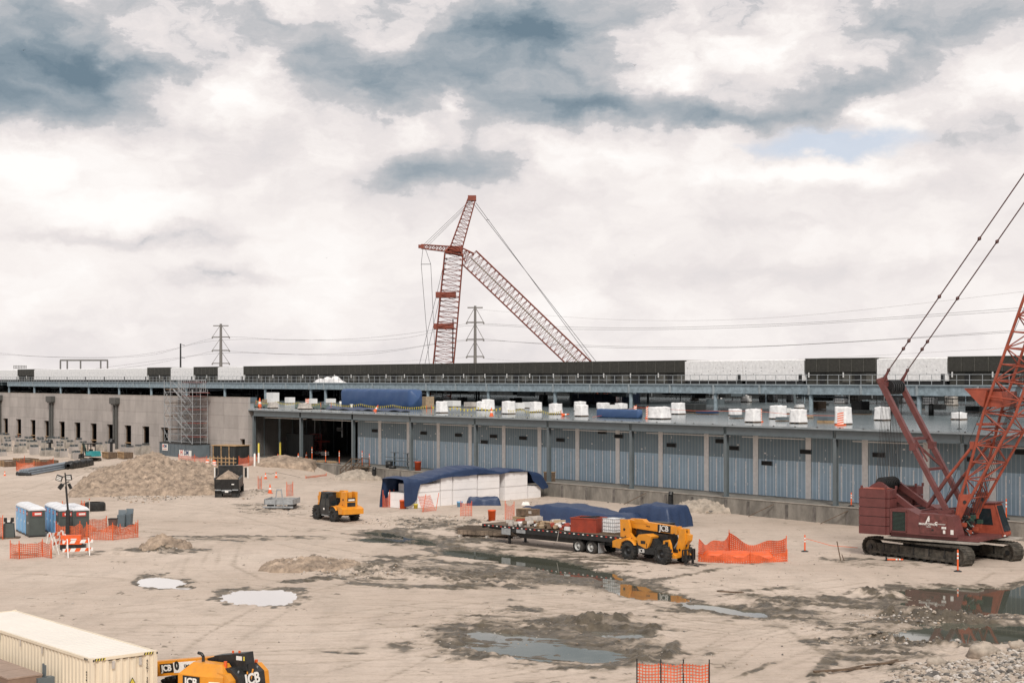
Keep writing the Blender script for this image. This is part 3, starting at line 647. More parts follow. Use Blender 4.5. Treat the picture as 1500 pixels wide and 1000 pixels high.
# rooftop units, each standing on the platform
def rooftop():
    zt = 14.45
    def su(px): return fp(px, 540, DN+4.2)[0]
    def dark(x0, x1, label, grp=None):
        t = thing('rooftop_unit', bw(x0, DN+4.2, 11.3), BR, label, 'rooftop unit', grp); w = x1-x0
        b = MB(); b.bb((0, 0, 1.55), (w, 8, zt-11.3), M['louvre']); b.bb((-.05, -.08, zt-11.3), (w+.05, 8.1, zt-11.3+.09), M['louvre2']); b.build('coil_housing', t)
        b = MB(); n = 6
        for k in range(n+1): b.bb((k*w/n-.03, -.06, 1.55), (k*w/n+.03, -.002, zt-11.32), M['louvre2'])
        for k in range(14): b.bb((0, -.03, 1.65+k*.105), (w, -.003, 1.65+k*.105+.03), M['louvre2'])
        b.build('louvre_panel', t)
        b = MB(); b.bb((0, .3, 0.02), (w, 7.7, 1.55), M['louvre'])
        for k in range(n):
            if k % 3 == 1: b.bb((k*w/n+.3, .2, .2), (k*w/n+1.1, .3, 1.4), M['dark'])
            elif k % 2: b.bb((k*w/n+.2, .22, .3), (k*w/n+w/n-.2, .3, 1.4), M['louvre2'])
        for k in range(0, n, 3): b.bb((k*w/n+.5, -.1, .9), (k*w/n+.62, .0, 1.5), M['wpaint'])
        b.build('base_cabinet', t)
    def white(x0, x1, label, grp=None):
        t = thing('wrapped_unit', bw(x0, DN+4.2, 11.3), BR, label, 'wrapped unit', grp); w = x1-x0
        b = MB(); b.bb((.05, 0, .5), (w-.05, 8, zt-11.4), M['white']); 
        b.box((w/2, 4, zt-11.36), (w-.2, 7.8, .12), M['white'], taper=(.97, .97)); b.build('shrink_wrap', t)
        b = MB(); 
        for k in range(int(w/1.3)):
            for z in (1.3, 1.7, 2.1):
                if rnd.random() < .55: b.bb((k*1.3+.5, -.02, z), (k*1.3+.6, -.002, z+.07), M['black'])
        b.bb((.3, .2, .05), (w-.3, 7.6, .5), M['black']); b.bb((w-.9, -.012, .5), (w-.35, -.003, 1.3), M['black']); b.build('skid_base', t)
    row = [(26, 50, 0), (216, 249, 0), (284, 319, 0), (1180, 1283, 0), (1389, 1510, 0)]
    lab = ['dark louvred rooftop unit far left between white wrapped units', 'dark louvred rooftop unit left of the scaffold tower', 'dark louvred rooftop unit just above the scaffold tower',
           'dark louvred rooftop unit standing alone between white wrapped units on the right', 'dark louvred rooftop unit behind the red crane boom at the right edge']
    for (a, b, _), l in zip(row, lab): dark(su(a), su(b), l)
    x0, x1 = su(357), su(1003)
    for k in range(11): dark(x0+k*(x1-x0)/11, x0+(k+1)*(x1-x0)/11, ORD[k]+' dark louvred unit from the left in the long unbroken row of rooftop units', 'dark units in the long rooftop row')
    for a, b, l in [(-30, 26, 'white wrapped rooftop unit at the far left edge'), (250, 283, 'white wrapped rooftop unit between two dark units above the scaffold'), (319, 357, 'white wrapped unit at the left end of the long dark row'),
                    (1003, 1088, 'white wrapped unit touching the right end of the long dark row'), (1088, 1178, 'white wrapped unit left of the lone dark unit on the right'), (1284, 1388, 'white wrapped rooftop unit behind the crane pendants')]:
        white(su(a), su(b), l)
    x0, x1 = su(50), su(215)
    for k in range(6): white(x0+k*(x1-x0)/6, x0+(k+1)*(x1-x0)/6, ORD[k]+' from left of six white wrapped units in the row on the left roof', 'white wrapped units on the left of the roof')
rooftop()
# ---------------- concrete building on the left ----------------
def left_building():
    C = concpanel(); n0 = -.35
    t = thing('concrete_building', (OX, OY, 0), BR, 'grey precast concrete building with tall narrow window openings', 'building')
    wins = []
    for px in (7.9, 27.1, 47.9, 68.7, 90.4, 113.2, 136.8, 161.1, 187, 213.3, 240.7):
        s, _ = fp(px, 600, n0); wins.append((s-1.25, s+1.25, 1.1, 4.85))
    s, _ = fp(355.4, 600, n0); wins.append((s-.75, s+.65, 1.2, 3.9))
    step = 8.2; x = wins[0][0]-step+.0
    wins = [(x-step, x-step+2.5, 1.1, 4.85), (x, x+2.5, 1.1, 4.85)]+wins
    wins.sort(); zt = 9.5; b = MB(); xe = -112.0; xs = -250; cur = xs
    for (a, c, z0, z1) in wins:
        b.bb((cur, n0, -.5), (a, 0, zt), C); b.bb((a, n0, -.5), (c, 0, z0), C); b.bb((a, n0, z1), (c, 0, zt), C); cur = c
    b.bb((cur, n0, -.5), (xe, 0, zt), C); b.bb((-112.3, 0, 0), (-112, 12, 7.7), C)
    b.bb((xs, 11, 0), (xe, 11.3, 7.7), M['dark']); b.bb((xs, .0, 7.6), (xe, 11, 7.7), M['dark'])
    b.bb((xs, n0-.03, zt), (xe+.02, .05, zt+.06), M['pier'])
    b.build('wall', t)
    for (a, c, z0, z1) in wins:
        w = MB(); w.bb((a, -.02, z0), (a+.07, .12, z1), M['dwood']); w.bb((c-.07, -.02, z0), (c, .12, z1), M['dwood']); w.build('window_frame', t)
        g = MB(); g.bb((a, -.2, z0+.45), (c, -.12, z0+.57), M['wood']); g.bb((a, -.2, z0+1.0), (c, -.12, z0+1.12), M['wood'])
        if rnd.random() < .25: g.bb((a+.4, -.1, z0), (a+.55, -.0, z0+.8), M['orange'])
        g.build('guard_rail', t)
    for px, w in ((1, 0), (77.3, 0), (171.5, 0)):
        s, _ = fp(px, 600, n0)
        d = MB(); 
        for o in (-.55, .35): d.rod((s+o, n0-.28, .9), (s+o, n0-.28, 8.2), .2, M['pipe2'], 8)
        dd = d.build('downpipe', t)
        h = MB(); h.box((s-.1, n0-.4, 8.6), (2.3, .75, .95), M['pipe2'], taper=(1.0, 1)); h.box((s-.1, n0-.4, 8.05), (1.7, .5, .2), M['pipe2']); h.build('rain_hopper', dd)
left_building()
# ---------------- crawler crane ----------------
def wheel(name, parent, c, R, w, hubr, n=28, lug=0, side=-1, rm=None):
    # axis along local y; side = which way the outer face points
    b = MB(); b.lathe([(hubr, -w/2), (R*.86, -w/2), (R*.97, -w*.38), (R, -w*.2), (R, w*.2), (R*.97, w*.38), (R*.86, w/2), (hubr, w/2)], M['rubber'], c, n, 'y')
    if lug:
        for i in range(lug):
            t = 2*math.pi*i/lug
            for s in (-1, 1):
                tt = t+(.5 if s > 0 else 0)*2*math.pi/lug; R3 = Matrix.Rotation(-tt, 3, 'Y')
                b.box(Vector(c)+R3 @ Vector((R, s*w*.26, 0)), (.07, w*.5, R*.16), M['rubber'], R3)
    o = b.build('wheel' if name is None else name, parent)
    r = MB(); r.lathe([(0.01, side*w*.25), (hubr*.35, side*w*.36), (hubr*.5, side*w*.2), (hubr*.8, side*w*.12), (hubr*.92, side*w*.42), (hubr*1.02, side*w*.46)], rm or M['rim'], c, 20, 'y')
    r.lathe([(0.01, side*w*.42), (hubr*.25, side*w*.42), (hubr*.28, side*w*.2)], rm or M['rim'], c, 12, 'y')
    if rm is None:
        for i in range(8): t = i*math.pi/4; r.rod((c[0]+hubr*.6*math.cos(t), c[1]+side*w*.1, c[2]+hubr*.6*math.sin(t)), (c[0]+hubr*.6*math.cos(t), c[1]+side*w*.24, c[2]+hubr*.6*math.sin(t)), .025, M['black'], 5)
    r.build('rim', o); return o
def crane():
    Cm, Bm, K = M['crane'], M['boom'], M['cable']
    t = thing('crawler_crane', (23.5, 101.4, 0), math.atan2(-.653, .757), 'maroon crawler crane with stacked counterweight and orange red lattice boom at the right', 'crane')
    # undercarriage, turned a little against the house
    q = bpy.data.objects.new('undercarriage', None)
    rot = math.radians(-57)-math.atan2(-.653, .757); cx, cy = 4.55, 2.75
    Rm = Matrix.Rotation(rot, 3, 'Z')
    def R_(v): v = Rm @ Vector((v[0], v[1], 0))+Vector((cx, cy, 0)); return v
    for s in (-1, 1):
        b = MB(); L_, Rr, w = 8.7, .62, 1.0
        y = s*2.4
        def rp(u):  # racetrack
            st = L_-2*Rr; tot = 2*st+2*math.pi*Rr; d = u*tot
            if d < st: return -st/2+d, 0, 0
            d -= st
            if d < math.pi*Rr: a = -math.pi/2+d/Rr; return st/2+Rr*math.cos(a), Rr+Rr*math.sin(a), d/Rr
            d -= math.pi*Rr
            if d < st: return st/2-d, 2*Rr, math.pi
            d -= st; a = math.pi/2+d/Rr; return -st/2+Rr*math.cos(a), Rr+Rr*math.sin(a), math.pi+d/Rr
        n = 78
        for i in range(n):
            x, z, a = rp((i+.5)/n); a1 = -a
            RR = Rm @ Matrix.Rotation(a1, 3, 'Y'); p = R_((x, y, 0)); sag = -.05*math.sin(math.pi*(x/L_+.5)) if z > Rr*1.5 else 0
            b.box((p.x, p.y, z+.02+sag), (.235, w, .07), M['track'], RR); b.box(Vector((p.x, p.y, z+.02+sag))+RR @ Vector((0, 0, -.05)), (.05, w, .05), M['track'], RR)
            b.box(Vector((p.x, p.y, z+.02+sag))+RR @ Vector((0, 0, .07)), (.16, .3, .1), M['track'], RR)
        tr = b.build('track_belt', t)
        f = MB(); RT = Rm
        p = R_((0, y, 0)); f.box((p.x, p.y, .62), (L_-1.7, .55, .62), M['track'], RT); 
        f.box((*R_((0, y-s*.02, 0)).xy, .33), (L_-1.9, .8, .16), M['track'], RT)
        for k in range(12):
            p = R_((-3.4+k*.62, y+.33*-1, 0)); p2 = R_((-3.4+k*.62, y+.33, 0)); f.rod((p.x, p.y, .26), (p2.x, p2.y, .26), .17, M['black'], 12)
        for k in range(5):
            p = R_((-2.6+k*1.3, y-.28, 0)); f.box((p.x, p.y, .72), (.1, .06, .5), M['black'], RT)
        for e in (-1, 1):
            a_, b_ = R_((e*3.72, y-.34, 0)), R_((e*3.72, y+.34, 0)); f.rod((a_.x, a_.y, .62), (b_.x, b_.y, .62), .5, M['track'], 16)
            a_, b_ = R_((e*3.72, y-.42, 0)), R_((e*3.72, y+.42, 0)); f.rod((a_.x, a_.y, .62), (b_.x, b_.y, .62), .17, M['black'], 10)
        f.build('track_frame', t)
    c = MB(); c.box((cx, cy, .95), (3.2, 3.9, .55), M['black'], Rm); c.rod((cx, cy, 1.2), (cx, cy, 1.55), 1.35, M['black'], 24)
    for e in (-1.2, 1.2): p = R_((e, 0, 0)); c.box((p.x, p.y, .8), (.5, 4.2, .45), M['black'], Rm)
    c.build('car_body', t)
    d = MB(); d.bb((1.9, -.32, 1.42), (8.4, .7, 1.52), M['pier']); d.bb((5, 3.6, 1.42), (9.0, 5.6, 1.5), M['pier']); d.build('walkway', t)
    # counterweight stacks
    for k, (y0, y1) in enumerate(((0, 1.25), (4.0, 5.25))):
        for j in range(5):
            b = MB(); b.bb((-.09, y0, 1.6+j*.61), (1.85, y1, 1.6+j*.61+.57), Cm); b.bb((1.85, y0+.12, 1.6+j*.61), (2.1, y1-.1, 1.6+j*.61+.57), Cm); b.bb((-.05, y0+.04, 1.6+j*.61+.57), (1.8, y1-.04, 1.6+(j+1)*.61), M['black'])
            b.build('counterweight_slab', t)
    b = MB(); 
    for (x, y) in ((.0, .1), (1.75, .1), (2.0, 1.15), (2.0, 4.1), (2.0, 5.15)): b.bb((x, y-.05, 4.6), (x+.12, y+.08, 4.83), M['crane'])
    b.bb((-.02, .02, 4.63), (1.8, 1.2, 4.66), Bm); b.build('lifting_lug', t)
    # house
    b = MB(); b.bb((2.12, .25, 1.55), (8.2, 5.0, 1.78), Cm)
    b.prism([(2.15, 1.78), (2.15, 3.4), (3.42, 3.42), (4.3, 3.05), (4.3, 1.78)], .05, 1.3, Cm)
    b.prism([(2.15, 1.78), (2.15, 3.4), (3.42, 3.42), (4.3, 3.05), (4.3, 1.78)], 3.7, 5.0, Cm)
    b.prism([(4.3, 1.78), (4.3, 3.2), (6.05, 3.2), (6.55, 3.12), (6.9, 1.95), (6.9, 1.78)], 0, 1.1, Cm)
    b.prism([(4.3, 1.78), (4.3, 3.1), (6.0, 3.1), (6.3, 1.78)], 3.9, 5.0, Cm)
    b.bb((2.12, 1.3, 1.78), (2.4, 3.7, 3.2), Cm); b.build('machinery_house', t)
    b = MB(); b.bb((2.35, .0, 1.95), (3.3, .045, 3.22), M['dark']); 
    for k in range(14): b.bb((2.4, -.012, 2.0+k*.086), (3.25, -.002, 2.03+k*.086), M['green'])
    for (a, c_) in (((2.28, 1.88), (2.35, 3.29)), ((3.3, 1.88), (3.37, 3.29))): b.bb((a[0], -.02, a[1]), (c_[0], .048, c_[1]), Cm)
    b.bb((2.28, -.02, 3.22), (3.37, .048, 3.3), Cm); b.bb((2.28, -.02, 1.87), (3.37, .048, 1.95), Cm); b.build('radiator_grille', t)
    b = MB(); b.bb((4.35, -.035, 1.92), (6.2, -.003, 3.08), mat('worn_maroon_panel', (.17, .052, .045), .6, var=.3, scale=3, dirt=.5, dirtcol=(.11, .06, .055)))
    b.bb((5.15, -.045, 2.1), (5.3, -.036, 2.22), M['black']); b.build('side_panel', t)
    b = MB(); b.bb((6.45, -.02, 1.95), (6.65, .0, 2.25), M['refl']); b.build('decal', t); b = MB()
    for i in range(3): b.bb((5.85+i*.11, -.05, 2.28), (5.94+i*.11, -.036, 2.42), M['refl'])
    b.bb((5.95, -.05, 1.98), (6.1, -.036, 2.2), M['refl'])
    b.prism([(4.72, 2.58), (4.80, 2.58), (5.03, 3.05), (4.93, 3.05)], -.05, -.036, M['refl']); b.prism([(4.9, 2.68), (5.0, 2.68), (5.02, 2.95), (4.97, 2.95)], -.05, -.036, M['refl']); b.build('decal', t)
    rx = (math.radians(90), 0, 0)
    text('MANITOWOC', .2, M['refl'], (4.92, -.05, 2.52), rx, 'lettering', t, bold=.004); text('CRANES', .09, M['refl'], (4.95, -.05, 2.36), rx, 'lettering', t)
    text('C', .26, M['refl'], (5.47, -.05, 2.6), rx, 'lettering', t, bold=.012); text('onstructor', .12, M['refl'], (5.85, -.05, 2.58), rx, 'lettering', t)
    # gantry arms
    for y in (1.3, 3.75):
        b = MB(); b.prism([(-.1, 4.55), (.3, 4.85), (.7, 5.05), (.95, 5.0), (3.15, 3.55), (3.9, 3.2), (3.9, 2.95), (2.95, 3.25), (.8, 4.6), (.55, 4.4), (.2, 4.2)], y-.13, y+.13, Cm); b.bb((-.05, y-.12, 1.8), (.6, y+.12, 4.6), Cm); b.build('gantry_arm', t)
    b = MB(); b.rod((.75, 1.5, 4.85), (.75, 3.6, 4.85), .42, M['black'], 18); 
    for k in range(8): b.rod((.75, 1.62+k*.24, 4.85), (.75, 1.68+k*.24, 4.85), .48, M['black'], 18)
    b.build('sheave_block', t)
    b = MB(); b.bb((3.3, 1.3, 3.05), (3.6, 3.8, 3.25), Cm); b.bb((4.3, 1.1, 2.6), (5.2, 3.9, 2.9), M['dark']); b.rod((5.0, 1.5, 2.8), (5.0, 3.7, 2.8), .5, M['black'], 16); b.rod((3.4, 1.5, 2.5), (3.4, 3.7, 2.5), .5, M['black'], 16)
    b.bb((2.5, 1.4, 1.8), (3, 3.6, 3.3), M['dark']); b.build('winch_drum', t)
    b = MB()
    for k in range(30):
        x, y, z = rnd.uniform(6.3, 6.95), rnd.uniform(1.2, 3.2), rnd.uniform(1.8, 2.9)
        if k % 2: b.rod((x, y, z), (x+rnd.uniform(-.5, .5), y+rnd.uniform(-.4, .4), z+rnd.uniform(-.4, .4)), .05, rnd.choice([M['green'], M['black'], M['galv']]), 6)
        else: b.bb((x, y, z), (x+.3, y+.3, z+.25), rnd.choice([M['green'], M['black'], Bm]))
    b.build('machinery', t)
    b = MB(); b.beam((5.2, .9, 3.25), (6.1, 1.0, 3.35), .25, .2, Cm); b.beam((3.6, 1.2, 3.15), (6.1, 1.2, 3.42), .2, .16, Cm); b.beam((3.6, 3.9, 3.15), (5.9, 3.9, 3.4), .2, .16, Cm); b.build('tie_frame', t)
    # mast
    top = (.92, 11.77)
    for y in (1.2, 4.0):
        b = MB(); b.beam((5.75, y, 3.15), (3.3, y, 7.5), .3, .34, Cm, (0, 1, 0)); b.beam((3.3, y, 7.5), (top[0]-.05, y, top[1]+.1), .34, .34, Cm, (0, 1, 0)); b.bb((5.5, y-.2, 2.9), (6.1, y+.2, 3.4), Cm)
        b.box((3.3, y, 7.5), (.45, .42, .5), Cm); b.build('mast_leg', t)
    b = MB(); b.beam((3.0, 1.2, 8.0), (3.0, 4.0, 8.0), .2, .2, Cm); b.beam((4.15, 1.2, 6), (4.15, 4.0, 6), .18, .18, Cm); b.beam((3.0, 1.4, 8), (4.15, 3.9, 6), .14, .14, Cm); b.beam((3.0, 2.1, 8), (3.85, 2.1, 6.5), .1, .1, Cm)
    b.beam((1.05, 1.1, 11.65), (1.05, 4.1, 11.65), .35, .35, Cm); b.beam((.75, 1.0, 11.85), (1.2, 1.5, 12.05), .3, .3, Cm); b.build('mast_brace', t)
    b = MB(); 
    for k in range(6): b.rod((1.15, 1.75+k*.3, 11.45), (1.15, 1.85+k*.3, 11.45), .5, M['black'], 18)
    b.rod((1.15, 1.7, 11.45), (1.15, 3.4, 11.45), .3, M['black'], 12); b.build('mast_sheave', t)
    b = MB()
    for k in range(8):
        y = 1.68+k*.24
        for dx in (-.42, .42): b.rod((.75+dx, y, 4.9), (1.15+dx*.9, 1.75+k*.2, 11.4), .018, K, 4, cap=False)
    b.build('hoist_rope', t)
    # boom: butt section, then main lattice
    ax = Vector((10.59-8.21, 0, 16.51-9.97)).normalized(); nrm = Vector((ax.z, 0, -ax.x))
    b = MB()
    def ch(y, k, rear):
        # rear / front chord at station k (0 foot .. )
        if rear: pts = [(6.3, 2.75), (6.62, 4.4), (7.47, 7.2), (8.15, 9.85)]
        else: pts = [(6.3, 2.75), (7.25, 4.25), (8.85, 7.1), (10.2, 9.6)]
        if k <= 3: i = min(int(k), 2); f = k-i; return Vector((pts[i][0]*(1-f)+pts[i+1][0]*f, y, pts[i][1]*(1-f)+pts[i+1][1]*f))
        return Vector((pts[3][0], y, pts[3][1]))+ax*(k-3)*2.2
    ks = [.0, .5, 1, 1.4, 1.8, 2.2, 2.6, 3]+[3+.5*i for i in range(1, 40)]
    for y in (1.2, 4.0):
        for rear in (0, 1):
            for a, c_ in zip(ks[:-1], ks[1:]): b.rod(ch(y, a, rear), ch(y, c_, rear), .095, Bm, 8)
        for i, (a, c_) in enumerate(zip(ks[:-1], ks[1:])):
            if a < 1: continue
            b.rod(ch(y, a, i % 2), ch(y, c_, 1-i % 2), .045, Bm, 5); b.rod(ch(y, a, 0), ch(y, a, 1), .05, Bm, 5)
        b.prism([(6.15, 2.6), (6.5, 4.5), (7.35, 4.5), (6.5, 2.6)], y-.06, y+.06, Bm)
        b.rod((6.9, y-.1, 4.0), (6.9, y+.1, 4.0), .12, M['black'], 8)
    for i, (a, c_) in enumerate(zip(ks[:-1], ks[1:])):
        if a < 1: continue
        for rear in (0, 1):
            b.rod(ch(1.2, a, rear), ch(4.0, a, rear), .05, Bm, 5)
            y0, y1 = (1.2, 4.0) if i % 2 else (4.0, 1.2)
            b.rod(ch(y0, a, rear), ch(y1, c_, rear), .045, Bm, 5)
    b.build('lattice_boom', t)
    b = MB(); b.bb((7.6, 1.35, 9.0), (8.6, 3.8, 9.15), Bm); b.prism([(6.95, 11.35), (8.45, 11.35), (8.2, 10.2), (8.0, 10.3)], 1.0, 1.3, Bm); b.prism([(6.95, 11.35), (8.45, 11.35), (8.2, 10.2), (8.0, 10.3)], 3.9, 4.2, Bm)
    b.bb((6.95, 1.0, 11.3), (8.5, 4.2, 11.4), Bm); b.bb((8.3, 1.4, 10.2), (9.3, 3.8, 11.2), Bm); b.build('boom_platform', t)
    b = MB()
    for k in range(6): 
        y = 2.1+k*.16; b.rod((6.6+.1*k, y, 3.2), ch(y, 3, 0)-Vector((.9, 0, 0)), .02, K, 4, cap=False); b.rod(ch(y, 3, 0)-Vector((.9, 0, 0)), ch(y, 14, 0)-nrm*.9, .02, K, 4, cap=False)
    b.build('boom_rope', t)
    for y in (1.35, 3.85):
        b = MB(); b.rod((4.2, y, 3.55), (5.6, y, 5.5), .13, Cm, 8); b.rod((5.6, y, 5.5), (7.3, y, 7.6), .10, Bm, 8); b.box((7.35, y, 7.7), (.3, .25, .5), Bm); b.build('boom_stop', t)
    for y, p in ((1.2, (10.81, 24.99)), (4.0, (10.9, 28.6))):
        b = MB(); a = Vector((1.0, y, 11.95)); d = Vector((10.81-1.0, 0, 24.99-11.95)); c_ = a+d*2
        b.rod(a, c_, .042, M['pendant'], 5)
        for f in (.05, .16, .20, .42, .70, 1.1, 1.5):
            q = a+d*f; dn = d.normalized(); b.rod(q-dn*.16, q, .045, M['pendant'], 6, .14); b.rod(q, q+dn*.16, .14, M['pendant'], 6, .045)
        b.rod(a-Vector((0, 0, .3)), a+d*.05, .09, Cm, 6); b.build('pendant_line', t)
    b = MB(); b.rod((4.6, 2.6, 3.3), (10.6, 2.6, 17.4), .018, K, 4); b.rod((10.6, 2.6, 17.4), (14, 2.6, 25.4), .018, K, 4); b.build('whip_line', t)
    # cab
    c = MB(); 
    c.prism([(6.15, 1.6), (6.15, 3.66), (7.65, 3.72), (8.3, 1.72), (8.25, 1.6)], 4.03, 5.3, Bm); c.prism([(6.05, 3.68), (7.75, 3.76), (7.75, 3.84), (6.05, 3.78)], 3.95, 5.35, Cm)
    c.build('cab', t)
    g = MB(); g.prism([(6.35, 2.35), (6.38, 3.42), (7.42, 3.42), (7.58, 2.35)], 4.005, 4.028, M['glass']); g.build('side_window', t)
    g = MB(); 
    p = [Vector((7.69, 4.12, 3.6)), Vector((7.69, 5.2, 3.6)), Vector((8.27, 5.2, 1.95)), Vector((8.27, 4.12, 1.95))]
    g.add([v+Vector((.03, 0, .01)) for v in p], [(0, 3, 2, 1)], M['glass']); g.build('front_window', t)
    g = MB(); g.prism([(6.28, 2.28), (6.33, 2.28), (6.36, 3.5), (6.30, 3.5)], 3.99, 4.02, Cm); g.prism([(7.7, 3.7), (7.76, 3.7), (8.34, 1.8), (8.26, 1.8)], 4.0, 4.1, Bm); g.bb((8.1, 4.1, 1.62), (8.34, 4.3, 1.72), M['refl']); g.build('window_frame', t)
crane()
# ---------------- telehandlers ----------------
def telehandler(loc, rz, label, sc=1.0):
    Yl, Bk = M['yellow'], M['black']
    t = thing('telehandler', loc, rz, label, 'telehandler', 'orange yellow telehandlers'); t.scale = (sc, sc, sc)
    b = MB(); b.bb((-1.0, -.45, .55), (3.7, .45, .95), Bk); b.bb((-.2, -1.0, .5), (.2, 1.0, .8), Bk); b.bb((2.85, -.95, .5), (3.2, .95, .75), Bk)
    b.bb((.75, -1.1, .55), (2.4, -.45, 1.0), Bk); b.bb((.75, .45, .5), (2.4, 1.1, .95), Bk); b.build('chassis', t)
    # rear counterweight and boom tower
    b = MB(); b.prism([(-1.45, .75), (-1.55, 1.15), (-1.2, 1.3), (-.3, 1.45), (.1, 1.3), (-.7, 1.15), (-.85, .7)], -1.05, 1.05, Yl); b.bb((-1.6, -1.0, .72), (-1.15, 1.0, 1.12), Yl); b.build('counterweight', t)
    for y in (-.62, .4):
        b = MB(); b.prism([(-1.2, 1.2), (-1.25, 2.6), (-.55, 2.62), (-.35, 2.0), (-.35, 1.75), (.15, 1.3), (.1, 1.1)], y, y+.2, Yl)
        b.rod((-.85, y-.03, 1.95), (-.85, y+.23, 1.95), .09, Bk, 10); b.rod((-.75, y-.03, 1.5), (-.75, y+.23, 1.5), .04, Bk, 8); b.build('boom_tower', t)
    b = MB(); b.bb((-1.22, -.4, 1.3), (-1.15, .4, 2.1), Bk); b.bb((-1.24, -.42, 1.25), (-1.16, .42, 1.35), Yl); b.bb((-1.24, -.42, 1.72), (-1.16, .42, 1.8), Yl); b.bb((-1.26, -.3, 1.85), (-1.23, .3, 2.0), M['refl']); b.build('rear_grille', t)
    # boom, three telescoping sections
    d = Vector((3.75, 0, -.14)).normalized()
    b = MB(); a = Vector((-.95, -.05, 2.33)); b.beam(a, a+d*4.1, .36, .52, Yl, (0, 0, 1)); b.prism([(-.4, 2.4), (-.2, 2.68), (.45, 2.68), (.9, 2.4)], -.25, .15, Yl); b.build('boom', t)
    b = MB(); b.beam(a+d*4.1, a+d*4.35, .31, .44, Yl); b.beam(a+d*4.35, a+d*4.55, .40, .52, Yl); b.beam(a+d*4.55, a+d*4.85, .26, .36, Yl); b.build('boom_extension', t)
    for k in (1.0, 2.0, 3.0): pass
    b = MB(); b.beam(a+d*.8+Vector((0, 0, -.35)), a+d*2.6+Vector((0, 0, -.36)), .14, .14, Bk); b.bb((-.2, -.15, 1.5), (.3, .15, 1.9), Bk); b.rod((.2, 0, 1.1), (1.3, 0, 1.75), .08, M['galv'], 8); b.bb((.4, -.42, .95), (2.9, .42, 1.85), Bk); b.rod((3.2, -.1, 1.0), (3.9, -.1, 1.9), .07, M['galv'], 8); b.build('boom_ram', t)
    # nose head
    e = a+d*4.75
    b = MB(); hp = [(3.72, 2.3), (4.25, 2.32), (4.32, 1.6), (4.12, .95), (4.0, .5), (3.72, .5), (3.55, 1.05), (3.75, 1.7)]; b.prism(hp, -.32, -.14, Yl); b.prism(hp, .02, .2, Yl); b.prism([(3.8, 2.2), (4.2, 2.2), (4.2, 1.2), (3.85, 1.2)], -.14, .02, M['black'])
    b.prism([(4.2, 2.05), (4.6, 1.95), (4.55, 1.6), (4.25, 1.3)], -.22, .12, Yl); b.rod((3.85, -.34, .95), (3.85, .24, .95), .08, Bk, 10); b.build('boom_head', t)
    f = MB(); f.bb((4.3, -.62, .28), (4.38, .6, .38), Bk); f.bb((4.3, -.62, .95), (4.38, .6, 1.02), Bk)
    for y in (-.62, -.3, 0, .3, .56): f.bb((4.3, y, .38), (4.38, y+.05, .95), Bk)
    for y in (-.4, .3): f.bb((4.3, y, .06), (4.42, y+.13, .95), Bk); f.bb((4.38, y, .06), (5.5, y+.13, .11), Bk)
    f.bb((4.0, -.3, .3), (4.3, .3, .6), Bk); f.build('fork_carriage', t)
    # front frame
    b = MB(); b.prism([(2.85, 1.5), (3.3, 1.6), (3.45, 1.3), (3.55, .75), (3.9, .6), (3.9, .42), (3.1, .42), (2.8, .9)], -.8, -.62, Yl); b.prism([(2.85, 1.5), (3.3, 1.6), (3.45, 1.3), (3.55, .75), (3.9, .6), (3.9, .42), (3.1, .42), (2.8, .9)], .6, .75, Yl); b.bb((3.2, -.62, .45), (3.9, .6, .75), Yl)
    b.bb((3.05, -.84, .95), (3.3, -.82, 1.45), Bk); b.build('front_frame', t)
    # engine pod on the right
    p = MB(); p.prism([(.75, 1.55), (.95, 1.78), (1.6, 1.85), (2.1, 1.72), (1.95, 1.3), (1.75, .95), (1.55, .9), (.9, 1.1)], -1.12, -.42, Yl); pod = p.build('engine_cover', t)
    p = MB(); p.bb((1.15, -1.135, 1.2), (1.55, -1.122, 1.4), Bk); p.bb((1.65, -1.14, .98), (1.69, -1.122, 1.25), Bk); p.build('air_grille', pod)
    p = MB(); p.prism([(1.95, 1.6), (2.1, 1.6), (2.5, 1.2), (2.5, .6), (1.6, .6), (1.7, .9), (1.9, 1.2)], -.95, -.45, Bk); p.bb((.6, -.98, .8), (1.6, -.45, 1.2), Bk); p.build('side_guard', t)
    # cab on the left
    c = MB(); c.prism([(.7, .8), (.7, 1.25), (.55, 1.3), (.75, 2.4), (2.05, 2.4), (2.45, 1.35), (2.45, .8)], .42, 1.1, M['glass'])
    for (x0, z0, x1, z1) in ((.62, 1.25, .78, 2.42), (2.45, 1.3, 2.05, 2.42), (1.35, .8, 1.35, 2.42), (.7, 1.28, 2.45, 1.28), (.75, 2.4, 2.08, 2.4)):
        for y in (.45, 1.1): c.beam((x0, y, z0), (x1, y, z1), .07, .07, Bk)
    c.bb((.68, .4, 2.4), (2.12, 1.12, 2.5), Bk); c.bb((.7, .44, .75), (2.45, 1.12, 1.25), Bk); c.build('cab', t)
    c = MB(); c.bb((1.5, 1.125, .95), (1.75, 1.13, 1.12), M['refl']); c.rod((.7, 1.1, .5), (.7, 1.1, .95), .03, M['galv'], 6); c.bb((.8, 1.0, .45), (1.9, 1.2, .52), M['galv']); c.build('step', t)
    for (x, s) in ((0, -1), (0, 1), (3.0, -1), (3.0, 1)):
        wheel('wheel', t, (x, s*.98, .63), .63, .44, .34, lug=18, side=s, rm=M['black'])
    for x, s in ((0, -1), (0, 1)):
        b = MB(); b.lathe([(.72, -.22), (.74, -.2), (.74, .2), (.72, .22)], Yl, (x, s*.98, .63), 32, 'y')
        v = [q for q in b.v]; keep = [i for i, f_ in enumerate(b.f) if sum(v[k][2] for k in f_)/4 > 1.05]
        b.f = [b.f[i] for i in keep]; b.m = [b.m[i] for i in keep]; b.smooth = [b.smooth[i] for i in keep]; b.build('mudguard', t)
    # badges
    rx = (math.radians(90), math.asin(-d.z)*1.0, 0)
    q = a+d*3.35
